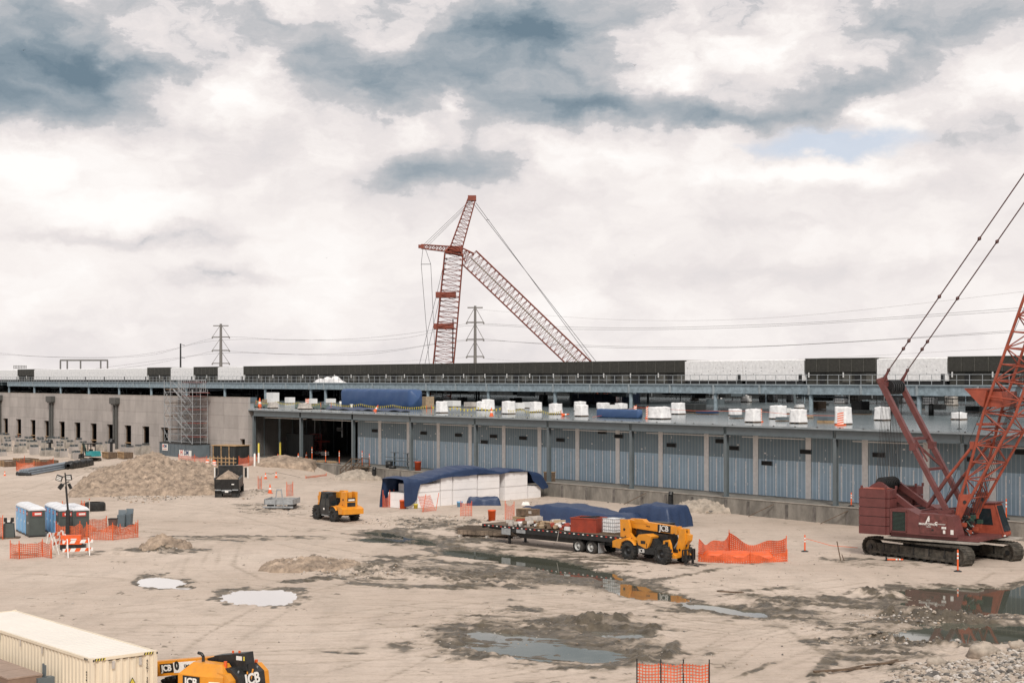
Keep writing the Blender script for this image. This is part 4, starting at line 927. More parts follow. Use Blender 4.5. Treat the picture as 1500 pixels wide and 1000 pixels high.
    k = MB(); k.box((q.x, -.236, q.z), (1.15, .01, .46), Bk, Matrix.Rotation(math.asin(-d.z), 3, 'Y')); k.build('badge_plate', t)
    text('JCB', .52, M['refl'], (q.x, -.25, q.z), rx, 'lettering', t, bold=.006)
    q = a+d*1.9; text('510-56', .13, Bk, (q.x, -.235, q.z), rx, 'lettering', t)
    text('JCB', .34, M['refl'], (1.2, -1.11, .72), (math.radians(90), 0, 0), 'lettering', t, bold=.004)
    k = MB(); k.box((q.x+1.2, .136, q.z-.17), (1.0, .01, .36), Bk, Matrix.Rotation(math.asin(-d.z), 3, 'Y')); k.build('badge_plate', t)
    return t
telehandler((8.55, 100.35, 0), math.radians(-48.5), 'orange yellow telehandler parked behind the flatbed trailer, forks towards the orange netting', 1.0)
th2 = gp(489.6, 764, 0)
telehandler((th2.x+.78, th2.y+.6, 0), math.radians(126), 'orange yellow telehandler standing alone with its black cab facing the camera', .97)
def third():
    Yl, Bk = M['yellow'], M['black']
    rz = math.radians(150.5); fx = Vector((math.cos(rz), math.sin(rz), 0))
    base = Vector((-8.95, 51.3, 0))+fx*1.9
    t = thing('telescopic_handler', base, rz, 'orange yellow telescopic handler with black rear behind the cream container, cut by the lower edge', 'telehandler', 'orange yellow telehandlers')
    b = MB(); d = Vector((1, 0, -.155)).normalized(); a = Vector((-1.55, 0, 2.33))
    b.beam(a, a+d*7, .42, .52, Yl); b.build('boom', t)
    b = MB(); b.beam(a-d*.35, a+d*1.0, .46, .60, Bk); b.prism([(-.7, 2.5), (-.2, 2.35), (-.55, 1.95)], -.24, .24, Bk); b.bb((-1.95, -.15, 1.75), (-1.75, .15, 2.3), Bk); b.rod((-1.9, .1, 2.1), (-1.9, .2, 1.7), .05, Yl, 6); b.rod((-1.93, -.1, 2.1), (-1.93, .05, 1.7), .05, Yl, 6); b.build('boom_end_cover', t)
    b = MB(); b.rod((-1.2, .05, 2.6), (-1.2, .05, 2.68), .04, M['orange'], 8); b.rod((-1.4, -.05, 2.6), (-1.4, -.05, 2.68), .04, M['orange'], 8); b.bb((-1.86, .16, 2.42), (-1.80, .235, 2.56), M['yel']); b.bb((-1.75, .235, 2.42), (-1.5, .245, 2.56), M['refl']); b.build('beacon', t)
    h = MB()
    # chamfered engine cover on the near side
    lo = [(.35, .35), (.25, 1.2), (-1.0, 1.2), (-1.6, 1.05), (-1.6, .35)]
    hi = [(.0, .38), (-.1, .82), (-.85, .82), (-1.3, .72), (-1.3, .38)]
    vs = [(x, y, .7) for x, y in lo]+[(x, y, 1.95) for x, y in lo]+[(x*1., y, 2.32) for x, y in hi]; n = 5
    fs = [(i, (i+1) % n, n+(i+1) % n, n+i) for i in range(n)]+[(n+i, n+(i+1) % n, 2*n+(i+1) % n, 2*n+i) for i in range(n)]+[(10, 11, 12, 13, 14)]
    h.add(vs, fs, Yl); h.build('engine_cover', t)
    e = MB(); e.tube([(-.35, .6, 2.3), (-.35, .6, 2.5), (-.27, .6, 2.58), (-.13, .6, 2.6)], .055, Bk, 10); e.build('exhaust', t)
    r = MB(); r.prism([(-1.4, .7), (-1.4, 2.2), (-1.6, 2.2), (-1.95, 1.95), (-2.05, 1.2), (-2.0, .7)], -.7, .7, Bk)
    r.prism([(-1.3, .7), (-1.3, 2.15), (-1.6, 2.15), (-1.9, 1.9), (-1.98, 1.2), (-1.9, .7)], -1.0, -.7, Yl); r.prism([(-1.3, .7), (-1.3, 2.1), (-1.65, 2.05), (-1.85, 1.85), (-1.9, 1.2), (-1.9, .7)], .7, 1.0, Yl)
    r.build('rear_counterweight', t)
    r = MB(); r.rod((-1.6, -.7, 2.2), (-1.6, -.7, 2.29), .06, M['orange'], 8); r.rod((-1.35, .62, 2.2), (-1.35, .62, 2.42), .06, M['orange'], 8)
    for y in (-.5, .5): r.rod((-1.8, y, 2.05), (-1.82, y, 2.12), .03, M['galv'], 6)
    r.build('tail_light', t)
    c = MB(); c.bb((-1.8, -.5, .6), (3.2, .5, 1.0), Bk); c.bb((.6, -1.15, .8), (1.8, -.4, 1.7), Bk); c.build('chassis', t)
    for x, s in ((-1.0, -1), (-1.0, 1), (2.4, -1), (2.4, 1)): wheel('wheel', t, (x, s*1.0, .63), .63, .44, .34, lug=18, side=s, rm=M['black'])
    rr = (math.radians(90), 0, math.radians(180)); pz = lambda s: a+d*s
    k = MB(); q = pz(3.25); k.box((q.x, .215, q.z), (.62, .01, .32), Bk, Matrix.Rotation(.155, 3, 'Y')); q2 = pz(2.4); k.build('badge_plate', t); k = MB(); k.box((q2.x, .215, q2.z), (1.05, .01, .36), M['refl'], Matrix.Rotation(.155, 3, 'Y'))
    k.build('badge_plate', t); k = MB(); k.box((-.35, 1.215, 1.72), (.74, .02, .40), Bk); k.build('badge_plate', t); k = MB(); k.box((-1.3, 1.15, 1.7), (.4, .02, .2), M['refl'], Matrix.Rotation(.24, 3, 'Z')); k.build('badge_plate', t)
    text('JCB', .30, M['refl'], (q.x, .23, q.z), (math.radians(90), -.155, math.radians(180)), 'lettering', t, bold=.01)
    text('United', .15, Bk, (q2.x-.18, .23, q2.z+.06), (math.radians(90), -.155, math.radians(180)), 'lettering', t, bold=.003); text('Rentals', .15, Bk, (q2.x-.18, .23, q2.z-.09), (math.radians(90), -.155, math.radians(180)), 'lettering', t, bold=.003)
    text('0', .38, Bk, (q2.x+.36, .23, q2.z), (math.radians(90), -.155, math.radians(180)), 'lettering', t, bold=.02)
    text('JCB', .36, M['refl'], (-.35, 1.235, 1.72), rr, 'lettering', t, bold=.01)
    text('JCB', .5, M['refl'], (-2.01, 0, 1.78), (math.radians(80), 0, math.radians(-90)), 'lettering', t, bold=.015)
third()
# ---------------- dump truck ----------------
def dump():
    Bk = M['black']; p = gp(332, 730, 0)
    t = thing('dump_truck', p, math.atan2(p.y, p.x)-math.radians(4), 'black dump truck seen from behind with a heap of soil in its bed', 'truck')
    # local x forward (away), y left
    b = MB(); w = 1.22
    b.prism([(.0, 1.0), (-.15, 1.95), (-.08, 1.95), (.1, 1.0)], -w, w, Bk)
    for k in (-1.18, -.6, 0, .6, 1.1): b.prism([(-.05, 1.0), (-.21, 1.95), (-.14, 1.95), (.05, 1.0)], k, k+.08, Bk)
    b.build('tailgate', t)
    b = MB(); b.bb((.0, -w, 1.0), (5.2, -w+.08, 2.1), Bk); b.bb((.0, w-.08, 1.0), (5.2, w, 2.1), Bk); b.bb((0, -w, .95), (5.2, w, 1.1), Bk); b.bb((5.1, -w, 1.0), (5.2, w, 3.0), Bk); b.bb((5.1, -w, 2.9), (6.2, w, 3.0), Bk); b.bb((-.05, -w-.06, 1.9), (5.3, -w+.02, 2.05), M['steel']); b.bb((-.05, w-.02, 1.9), (5.3, w+.06, 2.05), M['steel']); b.build('dump_bed', t)
    def f(u, v):
        x = .05+u*4.9; y = -1.14+v*2.28; h = 1.86+(.8*max(0, 1-abs(v-.5)*2.1)**.9*(1-abs(u-.45)**2*1.8)+.05*math.sin(x*5+y*7)+.05*rnd.random())*min(1, u*8)-(.9 if u == 0 else 0)
        return (x, y, h)
    b = MB(); b.grid(f, 20, 20, M['pile']); b.build('soil_load', t)
    b = MB(); b.bb((5.5, -1.2, .9), (7.6, 1.2, 2.85), Bk); b.bb((7.6, -1.1, .8), (9.0, 1.1, 1.9), Bk); b.build('cab', t)
    for s in (-1, 1):
        b = MB(); b.bb((6.8, s*1.5-.12, 1.7), (6.9, s*1.5+.12, 2.7), Bk); b.bb((6.84, s*1.5-.3 if s > 0 else s*1.5, 2.6), (6.88, s*1.5 if s > 0 else s*1.5+.3, 2.65), M['galv']); b.bb((6.84, s*1.72-.06, 1.6), (6.9, s*1.72+.06, 2.75), M['refl']); b.build('mirror', t)
        b = MB(); b.bb((.35, s*.85-.35, .12), (.4, s*.85+.35, .85), M['rubber']); b.build('mud_flap', t)
        b = MB(); b.bb((-.02, s*.85-.3, .82), (.03, s*.85+.3, .92), M['galv']); b.build('tail_light', t)
        for x in (1.1, 2.45):
            wheel('wheel', t, (x, s*.85, .5), .5, .6, .28, side=s)
        wheel('wheel', t, (8.0, s*1.05, .5), .5, .35, .28, side=s)
    b = MB(); b.bb((.0, -.45, .55), (9.0, .45, .95), Bk); b.bb((-.05, -.5, .75), (0, .5, .88), M['galv']); b.bb((-.08, -.17, .62), (-.06, .17, .8), M['refl']); b.bb((-.24, -.75, 1.4), (-.22, -.5, 1.5), M['refl']); b.build('frame', t)
dump()
# ---------------- flatbed trailer and its cargo ----------------
TR = (-2.16, 110.1); TRZ = math.atan2(-.703, .711)
def trl(x, y, z=0): return Vector((TR[0]+x*.711+y*.703, TR[1]-x*.703+y*.711, z))
def trailer():
    Bk = M['black']; DK = 1.42
    t = thing('flatbed_trailer', (TR[0], TR[1], 0), TRZ, 'long black flatbed trailer with a red and white marked edge and twin axles', 'trailer')
    b = MB(); b.bb((0, 0, DK-.12), (14.3, 2.6, DK), M['dwood']); b.bb((0, -.04, DK-.16), (14.3, 0, DK+.01), Bk); b.bb((0, 2.6, DK-.16), (14.3, 2.64, DK+.01), Bk); b.bb((-.05, 0, DK-.3), (0, 2.6, DK), Bk); b.build('deck', t)
    b = MB()
    for k in range(34): b.bb((.2+k*.42, -.05, DK-.12), (.36+k*.42, -.042, DK-.05), M['refl'] if k % 2 else M['tred'])
    b.build('reflector_tape', t)
    b = MB()
    for y in (.7, 1.8): b.prism([(0, DK-.16), (0, DK-.4), (2.2, DK-.45), (3.2, DK-.85), (10.8, DK-.85), (14.2, DK-.45), (14.2, DK-.16)], y, y+.12, Bk)
    b.bb((3.0, -.02, DK-.42), (14.2, .05, DK-.16), Bk); b.bb((3, 2.55, DK-.4), (14.2, 2.6, DK-.16), Bk); b.build('frame_rail', t)
    for y in (.45, 2.1):
        b = MB(); b.bb((2.2, y, .12), (2.35, y+.14, DK-.2), Bk); b.bb((2.1, y-.08, 0.02), (2.45, y+.22, .12), Bk); b.build('landing_leg', t)
    b = MB(); b.bb((2.0, -.03, DK-.62), (2.9, .0, DK-.1), M['galv']); b.build('sign_board', t)
    b = MB(); b.bb((3.5, -.03, DK-.42), (4.4, .0, DK-.15), M['galv']); b.build('tool_box', t)
    for x in (9.3, 10.5):
        for s, y in ((-1, .35), (1, 2.25)): wheel('wheel', t, (x, y, .5), .5, .5, .29, side=s)
    b = MB(); b.bb((11.2, .1, .15), (11.24, .7, .85), M['galv']); b.build('mud_flap', t); b = MB(); b.bb((11.2, 1.9, .15), (11.24, 2.5, .85), M['galv']); b.build('mud_flap', t)
    b = MB(); b.beam((7.7, -.06, DK), (7.55, -.1, .7), .05, .02, M['bag']); b.build('strap', t)
    def on(name, x, y, w, d, h, m, label, cat, rz=0, fn=None):
        o = thing(name, trl(x, y, DK+.004), TRZ+rz, label, cat); bb = MB()
        (fn or (lambda q: q.box((0, 0, h/2), (w, d, h), m)))(bb); return o, bb
    o, q = on('skip_bin', 9.35, 1.2, 1.9, 1.5, .95, M['red'], 'open red steel bin on the flatbed trailer', 'bin', .25, lambda q: None)
    for a in (((-1, -.8, 0), (1, -.72, 1.0)), ((-1, .72, 0), (1, .8, 1.0)), ((-1, -.72, 0), (-.92, .72, 1.0)), ((.92, -.72, 0), (1, .72, 1.0)), ((-.92, -.72, .02), (.92, .72, .1))): q.bb(*a, M['red'])
    q.build('bin_body', o)
    q = MB(); 
    for y in (-.82, .8): q.bb((-1.04, y-.02, .92), (1.04, y+.02, 1.0), M['red'])
    q.build('rim', o); q = MB(); q.bb((-.5, -.6, .1), (.6, .5, .95), M['dark']); q.beam((-.7, 0, .95), (.7, .3, 1.06), .1, .08, M['black']); q.build('scrap', o)
    o, q = on('tote_tank', 11.55, 1.3, 1, 1, 1, M['white'], 'white plastic tote tank in a wire cage beside the red bin on the trailer', 'tank', 0, lambda q: None)
    q.box((0, 0, .58), (1.05, 1.05, .9), M['white']); q.build('tank', o); q = MB()
    for k in range(7):
        for s in (-.56, .56): q.rod((-.56+k*.187, s, .12), (-.56+k*.187, s, 1.06), .015, M['galv'], 4); q.rod((s, -.56+k*.187, .12), (s, -.56+k*.187, 1.06), .015, M['galv'], 4)
    for z in (.3, .55, .8, 1.06):
        for s in (-.56, .56): q.rod((-.56, s, z), (.56, s, z), .015, M['galv'], 4); q.rod((s, -.56, z), (s, .56, z), .015, M['galv'], 4)
    q.bb((-.58, -.58, 0), (.58, .58, .12), M['dwood']); q.build('cage', o)
    def crate(x, y, w, d, h, m, label, cat, name='crate', rz=0, boards=True):
        o, q = on(name, x, y, w, d, h, m, label, cat, rz, lambda q: None)
        q.box((0, 0, h/2), (w, d, h), m); q.build('body', o); q = MB()
        if boards:
            for k in range(3): q.bb((-w/2-.02, -d/2-.02, h*(.12+.36*k)), (w/2+.02, d/2+.02, h*(.12+.36*k)+.06), M['wood'] if m != M['wood'] else M['dwood'])
        else: q.box((.05, .03, h+.03), (w*.7, d*.7, .06), M['bag'])
        q.build('slat', o)
    crate(2.6, 2.0, 1.9, 1.0, .55, M['card'], 'stained cardboard crate at the far side of the trailer front', 'crate', rz=.1)
    crate(3.4, 1.9, 1.0, .9, .6, M['bag'], 'white sack of insulation beside the cardboard crate on the trailer', 'sack', 'sack', .3, False)
    o, q = on('cardboard_box', 2.7, 2.0, 1.6, .9, .5, M['dwood'], 'brown mottled box stacked on top of the cardboard crate on the trailer', 'box', .15, lambda q: None); o.location.z += .62; q.box((0, 0, .25), (1.5, .9, .5), M['dwood']); q.build('body', o); q = MB(); q.box((-.3, 0, .52), (.5, .95, .04), M['card']); q.box((.5, -.46, .3), (.25, .02, .2), M['bag']); q.build('flap', o)
    crate(5.6, 1.1, 1.8, .8, .42, M['wood'], 'long open timber crate in the middle of the trailer', 'crate')
    crate(7.9, 1.0, 1.5, .9, .35, M['red'], 'low maroon crate left of the red bin on the trailer', 'crate', boards=False)
    crate(8.35, 2.0, .8, .7, .55, M['wpaint'], 'small white box behind the maroon crate on the trailer', 'box', 'small_box', .2, False)
    crate(3.2, .7, 1.6, .8, .18, M['bag'], 'flat stack of pale sheets near the trailer front', 'sheet stack', 'sheet_stack', .1, False)
    b = MB()
    for k in range(150):
        x = rnd.uniform(2.0, 8.2); y = rnd.uniform(.2, 2.3); s = rnd.uniform(.06, .28); m = rnd.choice([M['bag'], M['wpaint'], M['card'], M['black'], M['red'], M['dwood'], M['bag']])
        R3 = Matrix.Rotation(rnd.uniform(0, 3), 3, 'Z') @ Matrix.Rotation(rnd.uniform(-.5, .5), 3, 'X'); b.box((x, y, s*.4+rnd.uniform(0, .25)), (s*rnd.uniform(1, 3), s*1.2, s), m, R3)
    o = b.build('mixed_scrap', None, trl(0, 0, DK+.03), TRZ); tag(o, 'loose mixed scrap and bags strewn over the trailer deck', 'scrap', kind='stuff')
trailer()
# ---------------- site objects on the ground ----------------
def gz(v): return float(terrain(np.array([v.x]), np.array([v.y]))[0][0])
def gnd(px, py, sink=.02):
    p = gp(px, py); p.z = gz(p)-sink; return p
def mound(name, px, py, rx, ry, h, label, m=None, rz=0, seed=3, n=70, peaks=((0, 0, 1),), cat='soil heap', kind=None, rough=.35):
    p = gp(px, py); b = MB(); sd = seed*13.7
    U, V = np.meshgrid(np.linspace(-1, 1, n+1), np.linspace(-1, 1, n+1)); X = U*rx; Y = V*ry
    hh = np.zeros(U.shape)
    for (cx, cy, k) in peaks:
        r = np.hypot(U-cx, V-cy)+(fbm(U*2+sd, V*2, 3, seed)-.5)*.35; hh = np.maximum(hh, k*np.clip(1-r, 0, 1)**.95)
    hh = hh*np.clip((1-np.maximum(np.abs(U), np.abs(V)))*5, 0, 1)
    det = (fbm(X*1.3+sd, Y*1.3, 5, seed+1, .62)-.5)*rough+(fbm(X*4+sd, Y*4, 3, seed+7)-.5)*rough*.7
    zz = hh*h+det*np.clip(hh*6, 0, 1)-.35*np.clip(1-hh*8, 0, 1)-1.2*np.clip(np.maximum(np.abs(U), np.abs(V))*5-4, 0, 1)
    b.add(np.stack([X.ravel(), Y.ravel(), zz.ravel()], 1).tolist(), [(j*(n+1)+i, j*(n+1)+i+1, (j+1)*(n+1)+i+1, (j+1)*(n+1)+i) for j in range(n) for i in range(n)], m or M['pile'], True)
    o = b.build(name, None, (p.x, p.y, gz(p)), rz); return tag(o, label, cat, kind=kind)
mound('dirt_mound', 218, 717, 9.2, 12, 4.3, 'large mound of excavated pale dirt left of the dump truck', rz=.2, n=150, peaks=((.02, .1, 1), (.36, .15, .74), (-.3, 0, .36), (.35, -.15, .4)), seed=5, rough=.8)
mound('gravel_heap', 527, 703, 3.6, 2.2, 1.2, 'small gravel heap spilling at the foot of the timber dock stairs', seed=8, n=60, m=M['rock'])
mound('spoil_heap', 455, 832, 3.8, 3.2, .6, 'lumpy grey heap of spoil in the open yard beside the mud', seed=11, n=70, rough=.6)
mound('spoil_heap', 242, 804, 2.2, 1.3, .8, 'small dark heap of clods in front of the grey bins', seed=12, n=50, rough=.6)
mound('rubble_heap', 1028, 751, 4.2, 2.0, 1.0, 'heap of broken concrete against the dock wall behind the tall blue tarp', seed=14, m=M['rock'], n=50, rough=.7)
mound('spoil_heap', 415, 683, 5, 4.5, .9, 'sloping heap of soil beside the dock end near the entrance', seed=15, n=60, rough=.4)
# loose stones (uncountable)
def stones(name, spots, label, mats, seed=1):
    r = random.Random(seed); b = MB()
    t = (1+5**.5)/2; ico = [Vector(v).normalized() for v in ((-1, t, 0), (1, t, 0), (-1, -t, 0), (1, -t, 0), (0, -1, t), (0, 1, t), (0, -1, -t), (0, 1, -t), (t, 0, -1), (t, 0, 1), (-t, 0, -1), (-t, 0, 1))]
    fc = [(0, 11, 5), (0, 5, 1), (0, 1, 7), (0, 7, 10), (0, 10, 11), (1, 5, 9), (5, 11, 4), (11, 10, 2), (10, 7, 6), (7, 1, 8), (3, 9, 4), (3, 4, 2), (3, 2, 6), (3, 6, 8), (3, 8, 9), (4, 9, 5), (2, 4, 11), (6, 2, 10), (8, 6, 7), (9, 8, 1)]
    P = []
    for (px, py, rx, ry, n, s0, s1, *zz) in spots:
        for _ in range(n):
            a = r.uniform(0, 6.28); q = r.random()**.5; P.append((px+rx*q*math.cos(a), py+ry*q*math.sin(a), r.uniform(s0, s1)*r.random()**1.0+s0, zz[0] if zz else None))
    pts = [gp(a, c, z_) for a, c, _, z_ in P]; Z = terrain(np.array([p.x for p in pts]), np.array([p.y for p in pts]))[0]
    for p, z, (_, _, s, _) in zip(pts, Z, P):
        R3 = Matrix.Rotation(r.uniform(0, 6), 3, 'Z') @ Matrix.Rotation(r.uniform(-.6, .6), 3, 'X'); sc = (s*r.uniform(.7, 1.3), s*r.uniform(.6, 1), s*r.uniform(.4, .75))
        b.add([R3 @ Vector((v.x*sc[0]*r.uniform(.8, 1.15), v.y*sc[1]*r.uniform(.8, 1.15), v.z*sc[2]))+Vector((p.x, p.y, z+s*.15)) for v in ico], fc, r.choice(mats))
    return tag(b.build(name), label, name.replace('_', ' '), kind='stuff')
stones('loose_rubble', [(1440, 990, 95, 26, 1500, .03, .13, .55), (1420, 1000, 130, 20, 500, .06, .2, .5), (1370, 985, 70, 16, 260, .04, .12, .3), (1480, 968, 40, 18, 400, .04, .16, .5)], 'bank of pale broken stones in the lower right corner', [M['rock'], M['rock'], M['rock2'], M['bag']], 4)
stones('loose_gravel', [(1290, 920, 120, 30, 240, .02, .08), (700, 930, 120, 40, 200, .02, .06), (212, 700, 55, 14, 420, .05, .17, 1.6), (230, 722, 70, 8, 260, .04, .14, .3), (900, 800, 400, 60, 260, .015, .06), (300, 850, 280, 100, 200, .015, .05), (1150, 830, 200, 30, 120, .02, .06), (640, 765, 120, 10, 420, .03, .1), (400, 745, 60, 10, 160, .03, .1), (460, 830, 62, 13, 260, .03, .11), (540, 838, 70, 12, 220, .03, .1), (212, 712, 90, 22, 300, .03, .12), (527, 700, 30, 6, 90, .03, .09), (1030, 748, 45, 6, 130, .06, .3), (1370, 905, 130, 8, 260, .03, .12), (1340, 942, 150, 8, 260, .03, .12), (240, 803, 40, 7, 90, .03, .1), (850, 850, 160, 25, 160, .02, .07), (1000, 930, 260, 50, 200, .02, .06), (240, 880, 230, 90, 120, .015, .05), (950, 735, 250, 6, 160, .03, .12), (360, 725, 20, 8, 60, .04, .14)], 'scattered stones and clods on the bare yard', [M['rock'], M['pile'], M['rock2'], M['rock'], M['bag']], 9)
for (px, py, s, lab) in [(1440, 978, .62, 'large pale boulder on the rubble bank at lower right'), (1372, 988, .42, 'small rounded pale boulder left on the rubble bank'), (1268, 748, .3, None), (1492, 962, .4, 'pale boulder at the right edge above the rubble bank')]:
    if not lab: continue
    p = gnd(px, py, -.1); b = MB()
    def f(u, v): a = u*2*math.pi; e = (v-.5)*math.pi; k = s*(1+.12*math.sin(3*a+e*2+px)+.12*math.cos(5*e+a)); return (k*math.cos(a)*math.cos(e)*1.1, k*math.sin(a)*math.cos(e)*.8, k*math.sin(e)*.65)
    b.grid(f, 12, 8, M['rock']); tag(b.build('boulder', None, p), lab, 'boulder')
# wooden debris
for (px, py, l, a, lab) in [(1240, 985, 3.4, .5, 'long broken plank in the mud near the rubble bank'), (1300, 978, 2.6, .6, 'dark splintered board beside the long plank near the rubble'), (1070, 872, 1.5, -.2, 'short dark stick in the wet mud behind the mud pool')]:
    p = gnd(px, py, -.06); b = MB(); b.box((0, 0, .05), (l, .14, .07), M['dwood'], Matrix.Rotation(.04, 3, 'Y')); b.box((.2, .15, .04), (l*.6, .1, .05), M['dwood'], Matrix.Rotation(.2, 3, 'Z')); tag(b.build('plank', None, p, a), lab, 'plank')
# ---------- portable toilets ----------
def toilet(loc, rz, col, label):
    t = thing('portable_toilet', loc, rz, label, 'portable toilet', 'portable toilets by the light tower'); m = M[col]
    b = MB(); b.bb((-.56, -.56, .12), (.56, .56, 2.0), m)
    for s in (-.44, 0, .44): b.bb((s-.1, -.585, .25), (s+.1, -.561, 1.5), m); b.bb((.561, s-.1, .25), (.585, s+.1, 1.5), m)
    for sx in (-.55, .55):
        for sy in (-.55, .55): b.bb((sx-.05, sy-.05, .1), (sx+.05, sy+.05, 2.04), m)
    b.build('cabin', t)
    b = MB(); b.bb((-.6, -.62, 0), (.6, .6, .12), M['black']); b.build('skid', t)
    b = MB(); b.box((0, 0, 2.06), (1.24, 1.24, .1), M['troof']); b.box((0, 0, 2.18), (1.22, 1.22, .16), M['troof'], taper=(.72, .72)); b.box((0, 0, 2.29), (.86, .86, .07), M['troof'], taper=(.6, .6)); b.build('roof', t)
    b = MB(); b.bb((.587, -.43, .2), (.607, .43, 1.93), m); b.bb((.61, .25, 1.0), (.63, .36, 1.15), M['refl']); b.bb((-.43, -.60, 1.5), (.43, -.587, 1.92), m); b.build('door', t)
    b = MB(); b.bb((.61, -.25, 1.62), (.622, .1, 1.86), M['tred']); b.bb((.623, -.17, 1.68), (.628, .05, 1.8), M['refl']); b.bb((-.35, .602, 1.6), (.35, .622, 1.9), M['tred']); b.bb((-.3, .624, 1.68), (.18, .63, 1.82), M['refl']); b.bb((-.43, .587, 1.5), (.43, .601, 1.94), m); b.build('sign', t)
dv = Vector((.47, -.88, 0)); drot = math.atan2(dv.y, dv.x)
# doors face the left side of each row: local +x is the door
drz = math.atan2(-.47, -.88)
o1 = gp(47.5, 787, 0)+Vector((0, .75, 0)); o2 = gp(91.5, 787.5, 0)+Vector((0, .75, 0)); o3 = gp(109.5, 787, 0)+Vector((.1, .9, 0))
names = [['grey portable toilet standing in front of the blue ones', 'blue portable toilet right behind the foremost grey one', 'second blue portable toilet from the left end', 'leftmost blue portable toilet behind the hand wash station'],
         ['grey portable toilet behind the orange net and the light mast', 'blue portable toilet just left of the netted grey pair', 'blue portable toilet between the front grey one and the netted pair', 'blue portable toilet at the back of the middle row'],
         ['rightmost grey portable toilet behind the orange net', 'portable toilet at the back right, only its white roof showing', 'portable toilet second from the back right, mostly hidden', 'portable toilet hidden at the far end of the back row']]
for o, row, nm in ((o1, 0, 4), (o2, 1, 4), (o3, 2, 3)):
    for k in range(nm):
        p = o-dv*1.42*k; p.z = gz(p); toilet(p, drz, 'tgrey' if k == 0 else 'tblue', names[row][k])
def handwash():
    p = gnd(13, 788); t = thing('handwash_station', p, .2, 'grey hand wash station on a flat base left of the toilets', 'hand wash station')
    b = MB(); b.box((0, 0, .62), (.85, .7, 1.05), M['tgrey'], taper=(.85, .85)); b.build('tank', t); b = MB(); b.box((0, 0, .05), (1.6, 1.0, .1), M['dwood']); b.build('base', t)
    b = MB(); b.box((0, 0, 1.2), (.5, .3, .12), M['black']); b.box((-.25, 0, 1.4), (.22, .2, .32), M['black']); b.box((.25, 0, 1.4), (.22, .2, .32), M['black']); b.build('dispenser', t); b = MB(); b.box((0, -.05, 1.3), (.2, .25, .12), M['refl']); b.build('basin', t)
handwash()
def lighttower():
    p = gnd(99.5, 789); t = thing('light_tower', p, 0, 'black mast light tower with four floodlights beside the toilets', 'light tower'); Bk = M['black']
    b = MB(); b.box((0, 0, 1.1), (.26, .26, 2.2), Bk); b.rod((0, 0, 2.2), (-.15, 0, 4.0), .075, Bk, 8); b.rod((-.12, 0, 3.9), (-.22, 0, 5.0), .05, Bk, 8); b.build('mast', t)
    b = MB(); b.rod((-.45, 0, 4.7), (.15, 0, 4.75), .04, Bk, 6); b.rod((-.45, 0, 4.1), (.1, 0, 4.35), .04, Bk, 6); b.build('crossbar', t)
    for (x, z, ry, sx) in ((-.62, 4.6, .35, .46), (.1, 4.65, -.1, .42), (-.5, 3.98, .7, .3), (.18, 4.0, -.4, .2)):
        R3 = Matrix.Rotation(ry, 3, 'Y') @ Matrix.Rotation(.2, 3, 'X'); l = MB(); l.box((x, -.1, z), (sx, .16, .42), Bk, R3); h = l.build('floodlight', t)
        l = MB(); l.box(Vector((x, -.1, z))+R3 @ Vector((0, -.09, 0)), (sx*.78, .012, .3), M['refl'] if sx > .3 else M['black'], R3)
        for k in (-1, 1): l.box(Vector((x, -.1, z))+R3 @ Vector((0, -.1, k*.07)), (sx*.8, .012, .03), Bk, R3)
        l.build('lens', h)
    for s in (-1, 1):
        b = MB(); b.beam((0, 0, .25), (s*1.0, .2, .1), .08, .08, Bk); b.build('outrigger', t)
lighttower()
def generator():
    p = gnd(105, 806); t = thing('generator', p, .12, 'orange generator on a black skid behind the striped barricades', 'generator')
    b = MB(); b.box((0, 0, .78), (1.45, .8, .62), M['orange'], taper=(.92, .9)); b.build('housing', t); b = MB(); b.box((.1, 0, .28), (1.7, .7, .34), M['black']); b.build('skid', t)
    b = MB(); b.box((.2, -.405, .85), (.4, .02, .08), M['refl']); b.build('label', t)
    for s in (-1, 1): b = MB(); b.rod((.2, s*.42, .22), (.2, s*.5, .22), .2, M['rubber'], 14); b.build('wheel', t)
generator()
def stripes(b, a, c, h, th=.03, n=7):
    # board from a to c with slanted orange and white stripes
    a = Vector(a); c = Vector(c); d = c-a; L_ = d.length; d.normalize(); up = Vector((0, 0, 1)); nrm = d.cross(up).normalized(); sk = h*.8
    b.beam(a, c, th, h, M['refl'])
    for i in range(n):
        x0 = (i+.15)*L_/n; x1 = x0+L_/n*.5
        for s in (-1, 1):
            q = [a+d*min(L_, max(0, x+k))+up*z+nrm*s*(th/2+.004) for x, k, z in ((x0, 0, -h/2), (x1, 0, -h/2), (x1, sk*.7, h/2), (x0, sk*.7, h/2))]
            b.add(q, [(0, 1, 2, 3) if s > 0 else (3, 2, 1, 0)], M['orange'])
def barricade(p0, p1, label, boards=((1.05, .22), (.5, .22)), rise=0):
    a = gnd(*p0); c = gnd(*p1); d = (c-a); L_ = Vector((d.x, d.y, 0)).length
    t = thing('barricade', a, math.atan2(d.y, d.x), label, 'barricade', 'striped barricades round the light tower')
    for z, h in boards:
        b = MB(); stripes(b, (-.15, 0, z), (L_+.15, 0, z), h, n=max(3, int(L_*2))); b.build('board', t)
    for x in (.15, L_-.15):
        b = MB(); b.beam((x, -.02-.35, 0), (x, -.03, 1.25), .07, .05, M['refl']); b.beam((x, .35, 0), (x, .03, 1.25), .07, .05, M['refl']); b.build('leg', t)
barricade((95, 816), (133, 814), 'orange and white striped barricade nearest the camera, two slanted boards')
barricade((71, 806), (92, 802), 'striped barricade with a single board behind the orange generator', ((1.05, .24),))
barricade((78, 812), (96, 806), 'striped barricade left of the generator beside the orange net', ((.8, .22),))
